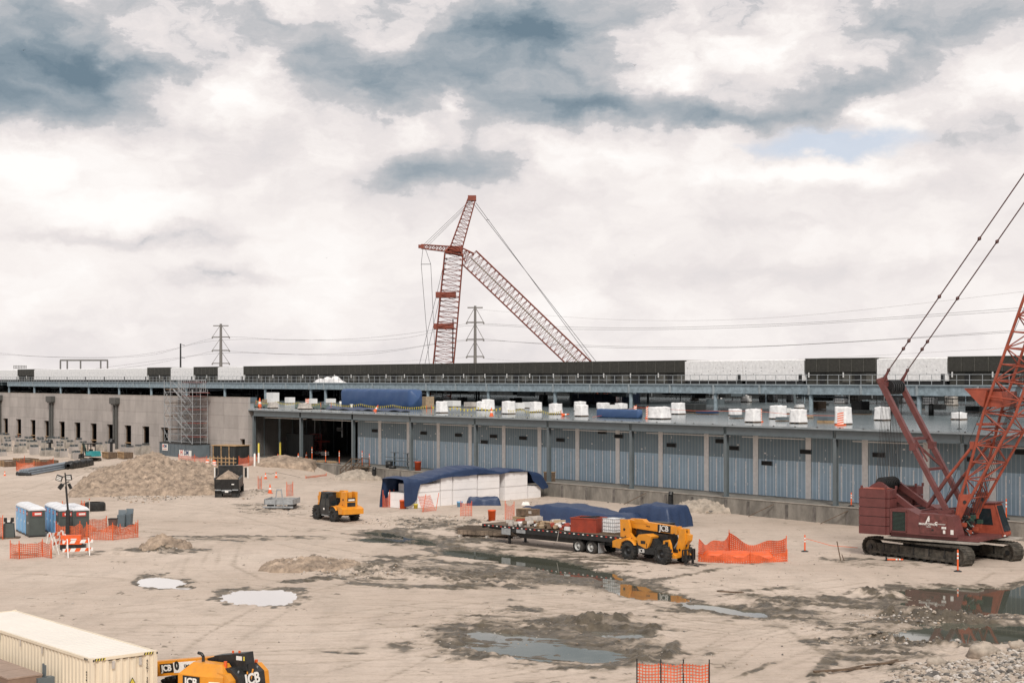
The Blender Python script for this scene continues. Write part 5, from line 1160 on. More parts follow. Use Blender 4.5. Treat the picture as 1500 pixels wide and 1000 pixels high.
def fence(pts, h, label, posts=None, m=None, sag=.12, lean=0, low=0, cat='netting', grp=None, postm=None, rigid=False):
    P = [gnd(x, y) for x, y in pts]; o = P[0].copy()
    t = thing('safety_net_fence', o, 0, label, cat, grp); b = MB(); b.uv = []; nv = 5; s = 0; off = 0
    for a, c in zip(P[:-1], P[1:]):
        L_ = (c-a).length; nu = max(3, int(L_/.35)); pr = Vector((-(c-a).y, (c-a).x, 0)).normalized()
        k0 = len(b.v); vs = []
        for j in range(nv+1):
            for i in range(nu+1):
                u = i/nu; v = j/nv; sg = math.sin(math.pi*u)*sag*v*(1+.4*math.sin(u*9+s)); q = a+(c-a)*u-o
                vs.append(q+Vector((0, 0, max(.02, low+(h-low)*v-sg)))+pr*(.06*math.sin(u*11+v*3+s)+.22*sag*math.sin(u*5+s)*v+lean*v)); b.uv.append((s+u*L_, v*h))
        b.add(vs, [(j*(nu+1)+i, j*(nu+1)+i+1, (j+1)*(nu+1)+i+1, (j+1)*(nu+1)+i) for j in range(nv) for i in range(nu)], m or M['net'], True); s += L_
    # folded hem bands, denser strips along both edges
    b.build('net', t)
    for i, p in enumerate(P):
        if posts and i not in posts: continue
        q = p-o; pb = MB(); pb.rod(q+Vector((0, 0, -.1)), q+Vector((lean*.5, 0, h+.15)), .028, postm or M['orange'], 6); pb.build('post', t)
    return t
fence([(15, 817), (28, 818), (62, 815), (75, 817)], 1.1, 'orange safety net fence in front of the hand wash station', sag=.12)
fence([(-6, 786), (4, 790)], 1.7, 'orange net at the left edge beside the hand wash station')
fence([(93, 752), (121, 751), (125, 752)], 1.0, 'loose orange net standing behind the toilets with one raised peak', sag=.3, lean=-.2)
fence([(82, 789), (117, 789), (127, 790), (165, 791), (202, 787)], 1.2, 'long orange net fence running past the grey toilets to the bins', sag=.32, m=M['net'])
fence([(118, 778), (156, 779)], 1.15, 'orange net stretched up to a tall stake left of the bins', sag=.2)
fence([(156, 779), (176, 783), (199, 780)], .75, 'orange net sagging around the front of the bins', sag=.3, m=M['net2'])
# tyre, bins
p = gnd(139, 748); t = thing('scrap_tyre', p, .1, 'worn tyre lying flat on the yard behind the orange nets', 'tyre'); wheel('tread', t, (0, 0, 0), .95, .9, .5, side=-1, rm=M['black'])
for o in [o for o in bpy.data.objects if o.parent == t]: o.rotation_euler = (math.radians(90), 0, 0); o.location = (0, 0, .35)
def bin_(px, py, m, label, tall, rz=0, lid=True):
    p = gnd(px, py); t = thing('waste_bin', p, rz, label, 'bin'); w = .62
    b = MB(); b.box((0, 0, tall/2), (w*.82, w*.85, tall), m, taper=(1.22, 1.2)); b.build('body', t)
    if lid:
        b = MB(); b.box((0, .34, tall+.12), (w*.95, .08, .5), m, Matrix.Rotation(-.25, 3, 'X')); b.build('lid', t)
        for s in (-.25, .25): b = MB(); b.rod((s, .3, .1), (s+.06, .3, .1), .1, M['black'], 10); b.build('wheel', t)
    else:
        b = MB(); b.box((0, 0, tall), (w*1.08, w*1.1, .05), M['dark']); b.build('rim', t)
bin_(165.5, 775, mat('brown_bin', (.12, .07, .06), .6), 'small brown open bin left of the grey wheelie bins', .85, lid=False)
bin_(178, 772, M['grey'], 'left grey wheelie bin with its lid flipped back', 1.0, .1)
bin_(188, 771, M['grey'], 'right grey wheelie bin with its lid flipped back', 1.05, -.1)
# ---------- pipes, bundles, timber forms on the left ----------
def bundle():
    a = gnd(33, 697); c = gnd(100, 684); d = c-a; L_ = Vector((d.x, d.y, 0)).length
    t = thing('pipe_bundle', a, math.atan2(d.y, d.x), 'bundle of long grey pipes lying on the yard', 'pipes')
    for j in range(3):
        for i in range(6-j): b = MB(); b.rod((0, -.9+i*.3+j*.15, .17+j*.25), (L_, -.9+i*.3+j*.15, .17+j*.25), .14, M['pipe'], 10); b.build('pipe', t)
    b = MB(); 
    for x in (.5, L_*.5, L_-.5): b.bb((x, -1.05, .0), (x+.2, .95, .06), M['wood'])
    b.rod((-.1, -1.05, .1), (.2, .8, .3), .25, M['black'], 8); b.build('strap', t)
bundle()
def wrapped(name, px0, py0, px1, py1, w, h, m, label, cat, seg=12):
    a = gnd(px0, py0); c = gnd(px1, py1); d = c-a; L_ = Vector((d.x, d.y, 0)).length
    def f(u, v):
        an = v*2*math.pi; r = 1+.08*math.sin(u*23+an*3)+.05*math.sin(u*51); 
        cy = math.copysign(abs(math.cos(an))**.6, math.cos(an)); cz = math.copysign(abs(math.sin(an))**.6, math.sin(an))
        e = min(1, u*14+.35, (1-u)*14+.35)
        return (u*L_, cy*w/2*r*e, h/2+cz*h/2*r*e)
    b = MB(); b.grid(f, 40, seg, m); o = b.build(name, None, a, math.atan2(d.y, d.x)); return tag(o, label, cat)
wrapped('wrapped_bundle', 100, 688, 133, 681, 1.3, 1.1, M['black'], 'long black wrapped bundle behind the grey pipes', 'bundle')
fence([(24, 690), (50, 690), (78, 685)], 1.2, 'orange net fence round the timber forms at the left', m=M['net'], sag=.2)
fence([(24, 690), (36, 682)], 1.2, 'short side run of the orange net by the timber forms', m=M['net'])
for (px, py, w, lab) in [(12, 683, 4.2, 'low timber formwork box at the left edge'), (38, 680, 3.6, 'timber formwork box behind the orange net'), (67, 682, 3.2, 'small timber formwork box at the end of the orange net')]:
    p = gnd(px, py); t = thing('timber_form', p, BR, lab, 'formwork'); b = MB()
    b.bb((-w/2, -1.2, 0), (w/2, -1.1, .75), M['dwood']); b.bb((-w/2, 1.1, 0), (w/2, 1.2, .75), M['dwood']); b.bb((-w/2, -1.1, 0), (-w/2+.1, 1.1, .75), M['dwood']); b.bb((w/2-.1, -1.1, 0), (w/2, 1.1, .75), M['dwood']); b.build('side_board', t)
    b = MB(); b.bb((-w/2+.1, -1.1, 0), (w/2-.1, 1.1, .6), M['pier']); b.build('concrete_fill', t)
    b = MB(); 
    for k in range(int(w/.6)): b.bb((-w/2+.2+k*.6, -1.28, 0), (-w/2+.28+k*.6, -1.2, .85), M['wood'])
    b.build('brace', t)
# concrete piers with anchor bolts
def pier(loc, rz, w, h, label, stain):
    t = thing('concrete_pier', loc, rz, label, 'concrete pier', 'concrete piers before the grey building')
    b = MB(); b.box((0, 0, h/2-.3), (w, w, h+.6), M['pier'] if not stain else M['conc']); b.build('block', t)
    b = MB(); n = 4
    for i in range(n):
        for j in range(n):
            if 0 < i < n-1 and 0 < j < n-1: continue
            x, y = (i/(n-1)-.5)*w*.72, (j/(n-1)-.5)*w*.72; b.rod((x, y, h), (x, y, h+.34), .035, M['steel'], 5); b.box((x, y, h+.2), (.12, .12, .06), M['dark'])
    b.box((0, 0, h+.02), (w*.85, w*.85, .03), M['steel']); b.build('anchor_bolt_cage', t)
cnt = {}
def NUM(n): return ORD[n-1] if n <= 20 else 'twenty-'+ORD[n-21] if n < 30 else 'thirtieth' if n == 30 else 'thirty-'+ORD[n-31]
k = 0
for row, (n_, x0, x1, h) in enumerate([(-4.5, -232, -136, 1.15), (-8.5, -225, -150, 1.0), (-12.5, -214, -141, .9), (-16.5, -206, -156, .8)]):
    x = x0
    while x < x1:
        for dx in (0, 1.45):
            q = bw(x+dx, n_+rnd.uniform(-.3, .3)); q.z = gz(q)
            if rnd.random() < .9:
                k += 1; cnt[row] = cnt.get(row, 0)+1; pier(q, BR+rnd.uniform(-.05, .05), rnd.uniform(.85, 1.15), h*rnd.uniform(.8, 1.3), NUM(cnt[row])+' anchor-bolted concrete pier from the left in the '+('back row by the wall', 'second row from the wall', 'third row from the wall', 'front row')[row], rnd.random() < .5)
        x += 5.6
for (px, py, lab) in [(161, 672, 'pair-board timber crate in front of the piers, left one'), (184, 672, 'timber crate in front of the piers, right one')]:
    p = gnd(px, py); t = thing('timber_crate', p, BR, lab, 'crate'); b = MB(); b.box((0, 0, .5), (2.0, 1.4, .8), M['dwood']); b.build('body', t); b = MB()
    for k in range(6): b.bb((-1+k*.38, -.76, .05), (-.9+k*.38, -.7, .98), M['wood'])
    b.bb((-1.05, -.8, .85), (1.05, -.7, .98), M['wood']); b.build('slat', t)
for (px, py, lab) in [(73, 662, 'dark upright form tube among the left piers'), (163, 662, 'dark upright form tube among the piers right of the excavator')]:
    p = gnd(px, py+4); b = MB(); b.rod((0, 0, 0), (0, 0, 1.9), .22, M['black'], 12); b.rod((0, 0, 1.9), (.1, 0, 2.3), .5, M['black'], 12, .35); b.bb((-.5, -.1, 1.7), (.5, .1, 1.85), M['black']); tag(b.build('form_tube', None, p), lab, 'form tube')
def excavator():
    p = gnd(133, 676); t = thing('mini_excavator', p, BR+.2, 'teal mini excavator parked among the concrete piers', 'excavator'); T, Bk = M['teal'], M['black']
    b = MB(); b.box((.6, 0, 1.1), (1.6, 1.5, .7), T, taper=(.9, .9)); b.build('engine_cover', t)
    b = MB()
    for s in (-.7, .7): b.prism([(-1.1, .0), (-1.3, .25), (-1.1, .5), (1.1, .5), (1.3, .25), (1.1, 0)], s-.2, s+.2, M['track'])
    b.build('track_belt', t); b = MB(); b.bb((-.9, -.8, .7), (1.2, .8, .85), Bk)
    for x in (-.85, .2):
        for y in (-.7, .5): b.bb((x, y, .8), (x+.1, y+.1, 2.4), Bk)
    b.bb((-.95, -.8, 2.4), (.4, .7, 2.52), Bk); b.build('cab_frame', t); b = MB(); b.bb((-.4, -.3, .85), (.1, .3, 1.3), Bk); b.bb((0, -.3, 1.3), (.1, .3, 1.7), Bk); b.build('seat', t)
    b = MB(); b.beam((-1.0, 0, .9), (-1.9, 0, 2.5), .22, .3, M['green']); b.beam((-1.9, 0, 2.5), (-2.3, 0, 1.0), .18, .25, M['card']); b.prism([(-2.6, .3), (-2.0, .3), (-2.1, 1.0), (-2.5, .9)], -.3, .3, Bk); b.build('boom_arm', t)
excavator()
# ---------- scaffold stair tower on its grey box ----------
def scaffold():
    s0, _ = fp(236, 675, -3.0); s1, _ = fp(284, 675, -3.0); w = s1-s0; p = bw(s0, -3.2, 0); p.z = .9
    t = thing('site_office_box', p, BR, 'grey steel box with white contractor signs below the scaffold tower', 'site box')
    b = MB(); b.bb((0, 0, 0), (w, 2.6, 1.95), M['grey'])
    for k in range(9): b.bb((k*w/9, -.05, 0), (k*w/9+.12, -.0, 1.95), M['grey'])
    b.bb((-.05, -.07, 1.95), (w+.05, 2.65, 2.05), M['black']); b.build('body', t)
    rx = (math.radians(90), 0, 0)
    for (x, z, sw, sh, ts) in ((w*.18, 1.35, w*.17, .95, .55), (w*.80, .62, w*.36, 1.05, .95)):
        g = MB(); g.bb((x-sw/2, -.1, z-sh/2), (x+sw/2, -.06, z+sh/2), M['refl']); sg = g.build('sign', t)
        o1 = text('H', ts, M['tred'], (x-sw*.3, -.115, z+sh*.15), rx, 'lettering', sg, bold=.02); text('DM', ts, mat('sign_navy', (.03, .06, .15), .5), (x+sw*.1, -.115, z+sh*.15), rx, 'lettering', sg, bold=.02)
        g = MB(); g.bb((x-sw*.4, -.112, z-sh*.32), (x+sw*.4, -.105, z-sh*.26), M['tred']); g.build('red_line', sg)
    t = thing('scaffold_tower', p+Vector((0, 0, 2.05)), BR, 'tall tubular scaffold stair tower standing on the grey box against the concrete wall', 'scaffold')
    G = M['galv']; H_ = 7.6; x0, x1 = w*.12, w*.98; xs = [x0, x0+(x1-x0)*.22, x0+(x1-x0)*.62, x1]; b = MB()
    for y in (.1, 1.3, 2.4):
        for x in xs: b.rod((x, y, 0), (x, y, H_+(1.3 if x < x1 else 0)), .045, G, 5)
    b.build('standard', t); b = MB()
    z = .2
    while z < H_+.3:
        for y in (.1, 1.3, 2.4): b.rod((x0, y, z), (x1, y, z), .035, G, 5)
        for x in xs: b.rod((x, .1, z), (x, 2.4, z), .035, G, 5)
        z += 1.0
    b.build('ledger', t); b = MB(); nl = 4; hh = H_/nl
    for i in range(nl):
        z0 = i*hh; b.rod((x0, .05, z0), (xs[1], .05, z0+hh), .035, G, 5); b.rod((xs[1], .05, z0), (x0, .05, z0+hh), .035, G, 5); b.rod((xs[2], .05, z0), (x1, .05, z0+hh), .035, G, 5); b.rod((x1, .05, z0), (xs[2], .05, z0+hh), .035, G, 5)
        b.rod((xs[1], 2.3, z0), (x1, 2.3, z0+hh), .035, G, 5)
    b.build('cross_brace', t)
    for i in range(nl+1):
        z0 = i*hh; y = .5 if i % 2 else 1.5
        f = MB(); a = Vector((xs[1]+.1, y, z0)); c = Vector((xs[2]+.4, y, z0+hh))
        if i % 2: a.x, c.x = c.x, a.x
        if i < nl+0:
            for dy in (0, .7): f.beam(a+Vector((0, dy, 0)), c+Vector((0, dy, 0)), .06, .2, G); f.beam(a+Vector((0, dy, 1)), c+Vector((0, dy, 1)), .05, .05, G)
            for k in range(9): q = a+(c-a)*(k+.5)/9; f.bb((q.x-.13, q.y, q.z), (q.x+.13, q.y+.7, q.z+.04), G)
            f.build('stair_flight', t)
        f = MB(); f.bb((x0, .2, z0+hh-.08 if i < nl else H_), (xs[1], 2.3, z0+hh if i < nl else H_+.06), M['dwood']); f.bb((xs[2], .2, z0+hh*.5), (x1, 2.3, z0+hh*.5+.06), mat('red_deck_edge', (.25, .07, .06), .7)); f.build('landing', t)
    f = MB()
    for k in range(14): f.rod((xs[1]+k*.62, 1.5, H_-.4), (xs[1]+k*.62, 1.5, H_+1.3), .035, G, 5)
    for z in (-.4, .2, .75, 1.3): f.rod((x0, 1.5, H_+z), (xs[1]+13*.62, 1.5, H_+z), .035, G, 5)
    f.bb((x0, 1.2, H_-.5), (xs[1]+8, 2.2, H_-.42), mat('red_deck_edge', (.25, .07, .06), .7)); f.build('top_guard_rail', t)
scaffold()
def hut():
    p = gnd(311, 682); q = gnd(349, 684); w = 3.9
    t = thing('timber_framed_shelter', p, BR+.35, 'black sheeted shelter with raw timber framing behind the dump truck', 'shelter')
    b = MB(); b.bb((0, 0, 0), (w, 2.6, 2.5), M['dark2']); b.build('sheeting', t); b = MB()
    for x in (.15, w*.38, w*.72): b.bb((x, -.09, 0), (x+.09, -.003, 2.5), M['wood'])
    b.bb((-.1, -.12, 2.5), (w+.1, 2.7, 2.6), M['wood']); b.build('frame', t)
    t = thing('timber_guardrail', p+Vector((0, -1.2, 0)), BR+.35, 'low timber guard rail in front of the black shelter', 'guard rail'); b = MB()
    b.bb((-.2, -.03, .95), (w+.4, .03, 1.08), M['wood']); b.bb((-.2, -.03, .5), (w+.4, .03, .6), M['wood']); b.build('rail', t)
    for k in range(7): b = MB(); b.bb((k*w/6-.05, -.08, 0), (k*w/6+.05, -.03, 1.25), M['wood']); b.build('post', t)
hut()
fence([(262, 678), (285, 680), (303, 682)], 1.1, 'orange net fence between the grey box and the shelter', m=M['net2'], sag=.15)
fence([(350, 684), (364, 683), (376, 681)], 1.2, 'orange net fence right of the black shelter', m=M['net2'], sag=.15)
fence([(289, 697), (303, 707), (313, 712)], 1.1, 'drooping orange net left of the dump truck', m=M['net'], sag=.4, lean=.3)
def ibc(px, py, lab):
    p = gnd(px, py); t = thing('barrier_drum', p, 0, lab, 'drum'); b = MB(); b.lathe([(0.01, 0), (.32, 0), (.28, .3), (.28, .33), (.25, .65), (.22, .95), (.01, 1.0)], M['orange'], n=14); b.build('drum', t)
    b = MB(); b.lathe([(.285, .35), (.272, .52)], M['refl'], n=14); b.lathe([(.262, .64), (.245, .8)], M['refl'], n=14); b.lathe([(.3, .1), (.3, .22)], M['refl'], n=14); b.build('band', t)
ibc(304, 685, 'orange drum with white bands left of the shelter'); ibc(314, 686, 'orange and white banded drum in front of the shelter')
for k, (px, py, h, m, lab) in enumerate([(379, 673, 2.0, 'yel', 'yellow bollard at the left of the hall entrance'), (410.5, 671, 2.0, 'yel', 'yellow bollard in the middle of the hall entrance'), (373, 683, 1.5, 'refl', 'left of two short white posts beside the entrance'), (379, 682, 1.5, 'refl', 'right of two short white posts beside the entrance')]):
    p = gnd(px, py); b = MB(); b.lathe([(.12, 0), (.12, h), (.07, h+.08), (.01, h+.1)], M[m], n=12); tag(b.build('bollard', None, p), lab, 'bollard')
# cones and delineators
def cone(p, label, h=.75, rz=0, tilt=None):
    t = thing('traffic_cone', p, rz, label, 'cone', 'orange cones and delineators'); s = h/.75
    b = MB(); b.lathe([(.16*s, .04*s), (.03*s, .75*s), (.01, .75*s)], M['orange'], n=12); b.build('cone_body', t)
    b = MB(); b.lathe([(.118*s, .30*s), (.088*s, .46*s)], M['refl'], n=12); b.build('band', t); b = MB(); b.box((0, 0, .02*s), (.42*s, .42*s, .05*s), M['orange']); b.build('base', t)
    if tilt: t.rotation_euler = tilt
def delineator(p, label, h=1.15, tilt=None):
    t = thing('delineator_post', p, 0, label, 'delineator', 'orange cones and delineators')
    b = MB(); b.lathe([(.055, .05), (.05, h), (.02, h+.05), (.01, h+.05)], M['orange'], n=10); b.build('post_body', t)
    b = MB(); b.lathe([(.058, h*.60), (.057, h*.70)], M['refl'], n=10); b.lathe([(.056, h*.78), (.055, h*.88)], M['refl'], n=10); b.build('band', t); b = MB(); b.lathe([(.26, 0), (.26, .05), (.1, .12), (.01, .12)], M['black'], n=10); b.build('base', t)
    if tilt: t.rotation_euler = tilt
cone(gnd(389, 692), 'left of two cones on the ramp below the entrance'); cone(gnd(404.5, 689), 'right of two cones on the ramp below the entrance'); cone(gnd(395.5, 724), 'orange cone standing alone in the yard right of the dump truck', .95)
cone(gnd(407, 675), 'cone beside the yellow bollard in the entrance', .9); cone(gnd(7, 697), 'small red cone at the far left below the timber forms', .6)
delineator(gnd(1179, 808), 'delineator post standing in the yard left of the crane'); delineator(gnd(1403, 838), 'delineator post in front of the crane track', 1.35)
p = gnd(1297, 822, -.1); delineator(p, 'orange delineator knocked over in front of the crane track', 1.1, (math.radians(88), 0, math.radians(75)))
def dk(px, py, n=1.0): s, _ = fp(px, py, n); return bw(s, n, 1.5)
for (px, n, lab, h) in [(437, 1.2, 'cone on the dock edge beside the second column', .9), (449, 4, 'cone inside the entrance right of the column', .9), (457, 1.0, 'tall delineator inside the entrance opening', 1.8), (477, .6, 'delineator on the dock left of the first blue panel', 1.5), (497, .6, 'delineator on the dock left of the stairs', 1.6), (530.5, .5, 'delineator leaning on the dock behind the stairs', 1.8), (541, .5, 'delineator on the dock right of the stairs', 1.5), (1247, .8, 'delineator on the dock left of the crane counterweight', 1.1), (1474, .7, 'delineator on the dock right of the crane cab', 1.5)]:
    p = bw(fp(px, 650, n)[0], n, 1.5); (cone if 'cone' in lab else delineator)(p, lab, h)
# rope line
def rope(pts, r, m, label, name='rope', cat='rope'):
    b = MB(); b.tube([Vector(p) for p in pts], r, M[m], 5); return tag(b.build(name), label, cat)
a = gnd(1179, 808); c = Vector((23.8, 103.4, .4)); rope([a+Vector((0, 0, .95)), (a+c)/2+Vector((0, 0, .3)), c], .018, 'orange', 'thin red rope strung from the delineator to the crane track')
a = gnd(389, 692); c = gnd(404.5, 689); d_ = gnd(440, 690); rope([a+Vector((0, 0, .7)), (a+c)/2+Vector((0, 0, .55)), c+Vector((0, 0, .7)), d_+Vector((0, 0, .2))], .02, 'black', 'dark rope slung between the two ramp cones')
# ---------- trench box / skip pan ----------
def pan():
    p = gnd(408, 748); t = thing('drag_pan', p, -.1, 'grey steel pan with dirt in it and an upright tow frame', 'drag pan'); G = M['galv']
    b = MB(); b.bb((-1.35, 0, .3), (1.35, .08, .75), G); b.bb((-1.35, 2.6, .3), (1.35, 2.7, .75), G); b.bb((-1.35, 0, .3), (-1.27, 2.7, .8), G); b.bb((1.27, 0, .3), (1.35, 2.7, .8), G); b.bb((-1.3, .05, .28), (1.3, 2.65, .55), M['pile']); b.build('tray', t)
    b = MB(); b.beam((-.35, -.2, 0), (-.12, -.05, 1.7), .08, .08, G); b.beam((.55, -.2, 0), (.25, -.05, 1.7), .08, .08, G); b.bb((-.16, -.12, 1.6), (.3, .02, 1.72), G); b.bb((-1.4, -.25, .02), (1.4, -.12, .16), G); b.build('tow_frame', t)
    b = MB(); b.bb((-1.1, .1, 0), (-.8, 2.4, .3), M['rubber']); b.bb((.8, .1, 0), (1.1, 2.4, .3), M['rubber']); b.build('skid', t)
pan()
fence([(378, 716), (383, 718)], 1.3, 'small pair of stakes with red net left of the drag pan', m=M['net2'])
fence([(420, 727), (429, 726)], 1.35, 'upright red net between two stakes beside the drag pan', m=M['net2'])
fence([(561, 743), (571, 743), (577, 742)], 1.5, 'sagging red net between stakes left of the white foam stack', m=M['net2'], sag=.7)
fence([(619, 751), (638, 749)], 1.5, 'leaning red net frame in front of the white foam blocks', m=M['net2'], sag=.1, lean=.6)
fence([(675, 757), (691, 757)], 1.2, 'square red net panel near the small blue tarp heap', m=M['net2'], sag=.05)
fence([(740, 763), (753, 764)], 1.5, 'short red net beside the cargo at the trailer front', m=M['net2'], sag=.3)
fence([(1024, 816), (1068, 806), (1152, 815)], 1.3, 'large slumped orange net fence beyond the telehandler forks, back run', posts=(1, 2), sag=.6, m=M['net3'])
fence([(1022, 822), (1060, 824), (1099, 825), (1153, 822)], .7, 'orange net fence right of the telehandler, front run', posts=(2, 3), sag=.3, m=M['net3'])
fence([(933, 1012), (968, 1013), (1001, 1013), (1039, 1014)], 1.12, 'orange net fence with dark stakes at the bottom edge', m=netmat('coarse_orange_net', (.68, .13, .05), .42, .12), sag=.06, postm=M['black'])
fence([(1462, 792), (1500, 792), (1530, 793)], .95, 'thin orange net behind the crane cab', m=M['net2'], sag=.05)
fence([(448, 692), (478, 693)], .25, 'flat roll of orange net lying on the ground by the dock', m=M['net'], sag=0, posts=())
p = gnd(1232, 822); b = MB(); b.rod((0, 0, -.1), (-.25, .1, 1.25), .04, M['dwood'], 6); b.rod((.2, 0, 0), (.05, 0, .4), .03, M['dwood'], 5); tag(b.build('leaning_stake', None, p), 'thin leaning stake in the mud left of the crane', 'stake')
p = gnd(131, 751); b = MB(); b.rod((0, 0, -.1), (0, 0, 1.35), .04, M['bag'], 6); b.rod((0, 0, 1.2), (0, 0, 1.3), .05, M['orange'], 6); tag(b.build('survey_stake', None, p), 'pale survey stake beside the flat tyre', 'stake')
# ---------- foam stack and tarps ----------
def foam():
    A = gp(611, 744, 0); Bv = gp(793, 729, 0); d = (Bv-A); d.z = 0; L_ = d.length; rz = math.atan2(d.y, d.x); d.normalize()
    def fx(px, py0=744, py1=729): f = (px-611)/(793-611); q = gp(px, py0+(py1-py0)*f, 0); return (q-A).dot(d)
    blk = [(596, 611, 1.4, 0, 'low white foam block at the left end under the blue tarp'), (611.5, 645, 1.4, .72, 'large white foam block at bottom left of the stack'), (646.5, 663, 1.45, 1.35, 'narrow white foam block in the lower row'), (664.5, 699, 1.4, 1.4, 'wide white foam block left of centre in the lower row'), (700.5, 732, 1.3, 1.35, 'white foam block in the lower row behind the blue tarp heap'), (740, 773, 1.35, 1.35, 'white foam block at the lower right with a shaded side'), (774.5, 793, 1.25, 0, 'white foam block half hidden under the blue tarp at the right')]
    for i, (a, b_, h0, h1, lab) in enumerate(blk):
        x0, x1 = fx(a), fx(b_)
        for j, (z0, h) in enumerate(((0, h0), (h0+.03, h1))):
            if h <= 0: continue
            m = MB(); w = x1-x0-.04
            m.box((w/2, 1.35, h/2), (w, 2.6, h), M['foam']); m.box((w/2, 1.35, h-.04), (w+.01, 2.62, .012), M['bag']); m.box((w/2, 1.35, h*.5), (w+.006, 2.61, .008), M['bag'])
            o = m.build('foam_block', None, A+d*(x0+(.03 if j else 0))+Vector((0, 0, z0+.03)), rz+rnd.uniform(-.01, .01))
            tag(o, lab if not j else lab.replace('lower', 'upper').replace('at bottom left of the stack', 'at top left of the stack').replace('large', 'thin').replace('block', 'block stacked', 1) if lab.count('lower') or j else lab, 'foam block', 'white foam blocks under the blue tarp')
    # tarp: silhouette traced along the stack, real depth behind
    pts = [(590, 699, 742), (597, 697, 741), (607, 698, 735), (613, 699, 709), (627, 697, 706), (645, 691, 700), (660, 687, 698), (680, 682.5, 697), (700, 681, 694), (715, 683.5, 693.5), (733, 688, 694), (745, 685, 690), (772, 687, 690), (780, 689, 705), (792, 690, 716), (801, 706, 714)]
    b = MB(); rows = []
    nb = Vector((-d.y, d.x, 0))
    for (px, top, bot) in pts:
        f = (px-611)/182; y0 = 744-15*f; q = gp(px, y0, 0); k = q.y; x = (q-A).dot(d)
        zt = H-(top-HZ)*(k+1.5)/F; zb = H-(bot-HZ)*k/F
        rows.append((x, zt, max(.1, zb)))
    def ev(x):
        for (a, b2) in zip(rows[:-1], rows[1:]):
            if x <= b2[0]: f = (x-a[0])/(b2[0]-a[0]); return a[1]+(b2[1]-a[1])*f, a[2]+(b2[2]-a[2])*f
        return rows[-1][1:]
    def f(u, v):
        x = rows[0][0]+u*(rows[-1][0]-rows[0][0]); zt, zb = ev(x); wr = .10*math.sin(x*5.1+v*4)+.07*math.sin(x*11+v*9)
        if v < .3: k = v/.3; return (x, -.10-abs(wr)*.9*(1-k)-.05, zb+(zt-.12-zb)*k)
        if v < .7: k = (v-.3)/.4; return (x, -.05+k*2.9, zt-.12+.14*math.sin(math.pi*k)+wr*.5)
        k = (v-.7)/.3; return (x, 2.85+abs(wr)+.3*k, (zt-.15)*(1-k)+.02)
    b.grid(f, 90, 20, M['tarp'])
    b2 = MB()
    o = b.build('blue_tarp', None, A, rz); tag(o, 'blue tarp draped over the top and back of the white foam blocks', 'tarp')
foam()
def heap(name, P, w, d, h, rz, label, prof=None, m=None, n=44, cat='tarp', z=None):
    b = MB()
    def f(u, v):
        x = (u-.5)*2; y = (v-.5)*2; ex = max(abs(x), abs(y)); s = 1.0
        hx = (prof(u) if prof else 1)*h
        k = min(1, (1-ex)/.16) if ex < 1 else 0
        kk = k**.7; wr = .05*math.sin(u*w*2.3+v*3)+.04*math.sin(v*d*3.9+u*7)+.09*float(fbm(np.float64(u*w*1.6+9), np.float64(v*d*1.6), 3, 77))-.05*abs(math.sin(u*w*2.9-v*d*2))
        fl = .10*math.sin(u*w*6+1)*(1-k) if abs(y) > abs(x) else .10*math.sin(v*d*6)*(1-k)
        sx = 1-.16*(min(1, k*1.6)) if False else 1
        cl = lambda q: max(-1, min(1, q*1.0))
        # steep sides: pull the rim inwards so the outer ring rises quickly
        px_ = math.copysign(min(abs(x), 1), x); 
        return (px_*w/2*(1-.0*k)+fl*.5, y*d/2+fl*.5, hx*kk+wr*min(1, k*2)-.03*(k == 0))
    b.grid(f, n, n//2+8, m or M['tarp']); o = b.build(name, None, P, rz); return tag(o, label, cat)
heap('slumped_net', gnd(1082, 818, -.05), 4.8, 2.2, .42, -.1, 'pile of slumped orange net lying between the two net runs', m=M['orange'], cat='netting')
heap('tarp_heap', gnd(708, 740), 3.2, 1.6, .75, .1, 'small crumpled blue tarp heap in front of the white foam blocks')
q = gp(957, 771, 0); heap('covered_load', Vector((q.x+.1, q.y+.9, 0)), 5.6, 3.4, 1.62, TRZ+.05, 'tall load under a dark blue tarp behind the telehandler', lambda u: (.72+.35*min(1, u*2.6)))
q = gp(855, 768, 0); heap('covered_stack', Vector((q.x, q.y+1.2, 0)), 12.5, 3.6, 1.3, TRZ+.04, 'long low stack under a blue tarp behind the flatbed trailer', lambda u: .8+.3*math.sin(math.pi*min(1, u*1.4)))
def rebar():
    p = gnd(722, 786); t = thing('rebar_mat_stack', p, -.35, 'rusty stack of wire mesh mats on timber beside the trailer nose', 'mesh stack'); b = MB()
    m = mat('rusty_mesh', (.13, .10, .075), .8, var=.3)
    for j in range(5):
        for k in range(16): b.rod((-2.6+k*.34, -1.3, .25+j*.1), (-2.6+k*.34, 1.3, .25+j*.1), .018, m, 4)
        for k in range(9): b.rod((-2.6, -1.3+k*.32, .26+j*.1), (2.5, -1.3+k*.32, .26+j*.1), .018, m, 4)
    b.build('mesh_mat', t); b = MB()
    for x in (-2.2, 0, 2.2): b.bb((x, -1.6, .02), (x+.15, 1.6, .2), M['bag'])
    b.bb((-2.4, -1.2, .2), (2.3, 1.2, .55), M['pile']); b.build('timber_bearer', t)
rebar()
def bucket(px, py, h, r, m, lab, z=None, lid=None, p=None):
    p = p or gnd(px, py); t = thing('bucket', p, 0, lab, 'bucket'); b = MB(); b.lathe([(.01, 0), (r*.88, 0), (r, h), (r*1.05, h), (r*1.05, h-.05)], m, n=14); b.build('body', t)
    b = MB(); b.lathe([(r*1.06, h-.03), (r*1.06, h+.03), (.01, h+.03)], lid or m, n=14); b.build('lid', t)
bucket(720.5, 765, .85, .33, M['orange'], 'orange bucket on the ground by the trailer nose'); bucket(590.5, 745, .8, .33, M['orange'], 'orange tub at the left end of the foam stack')
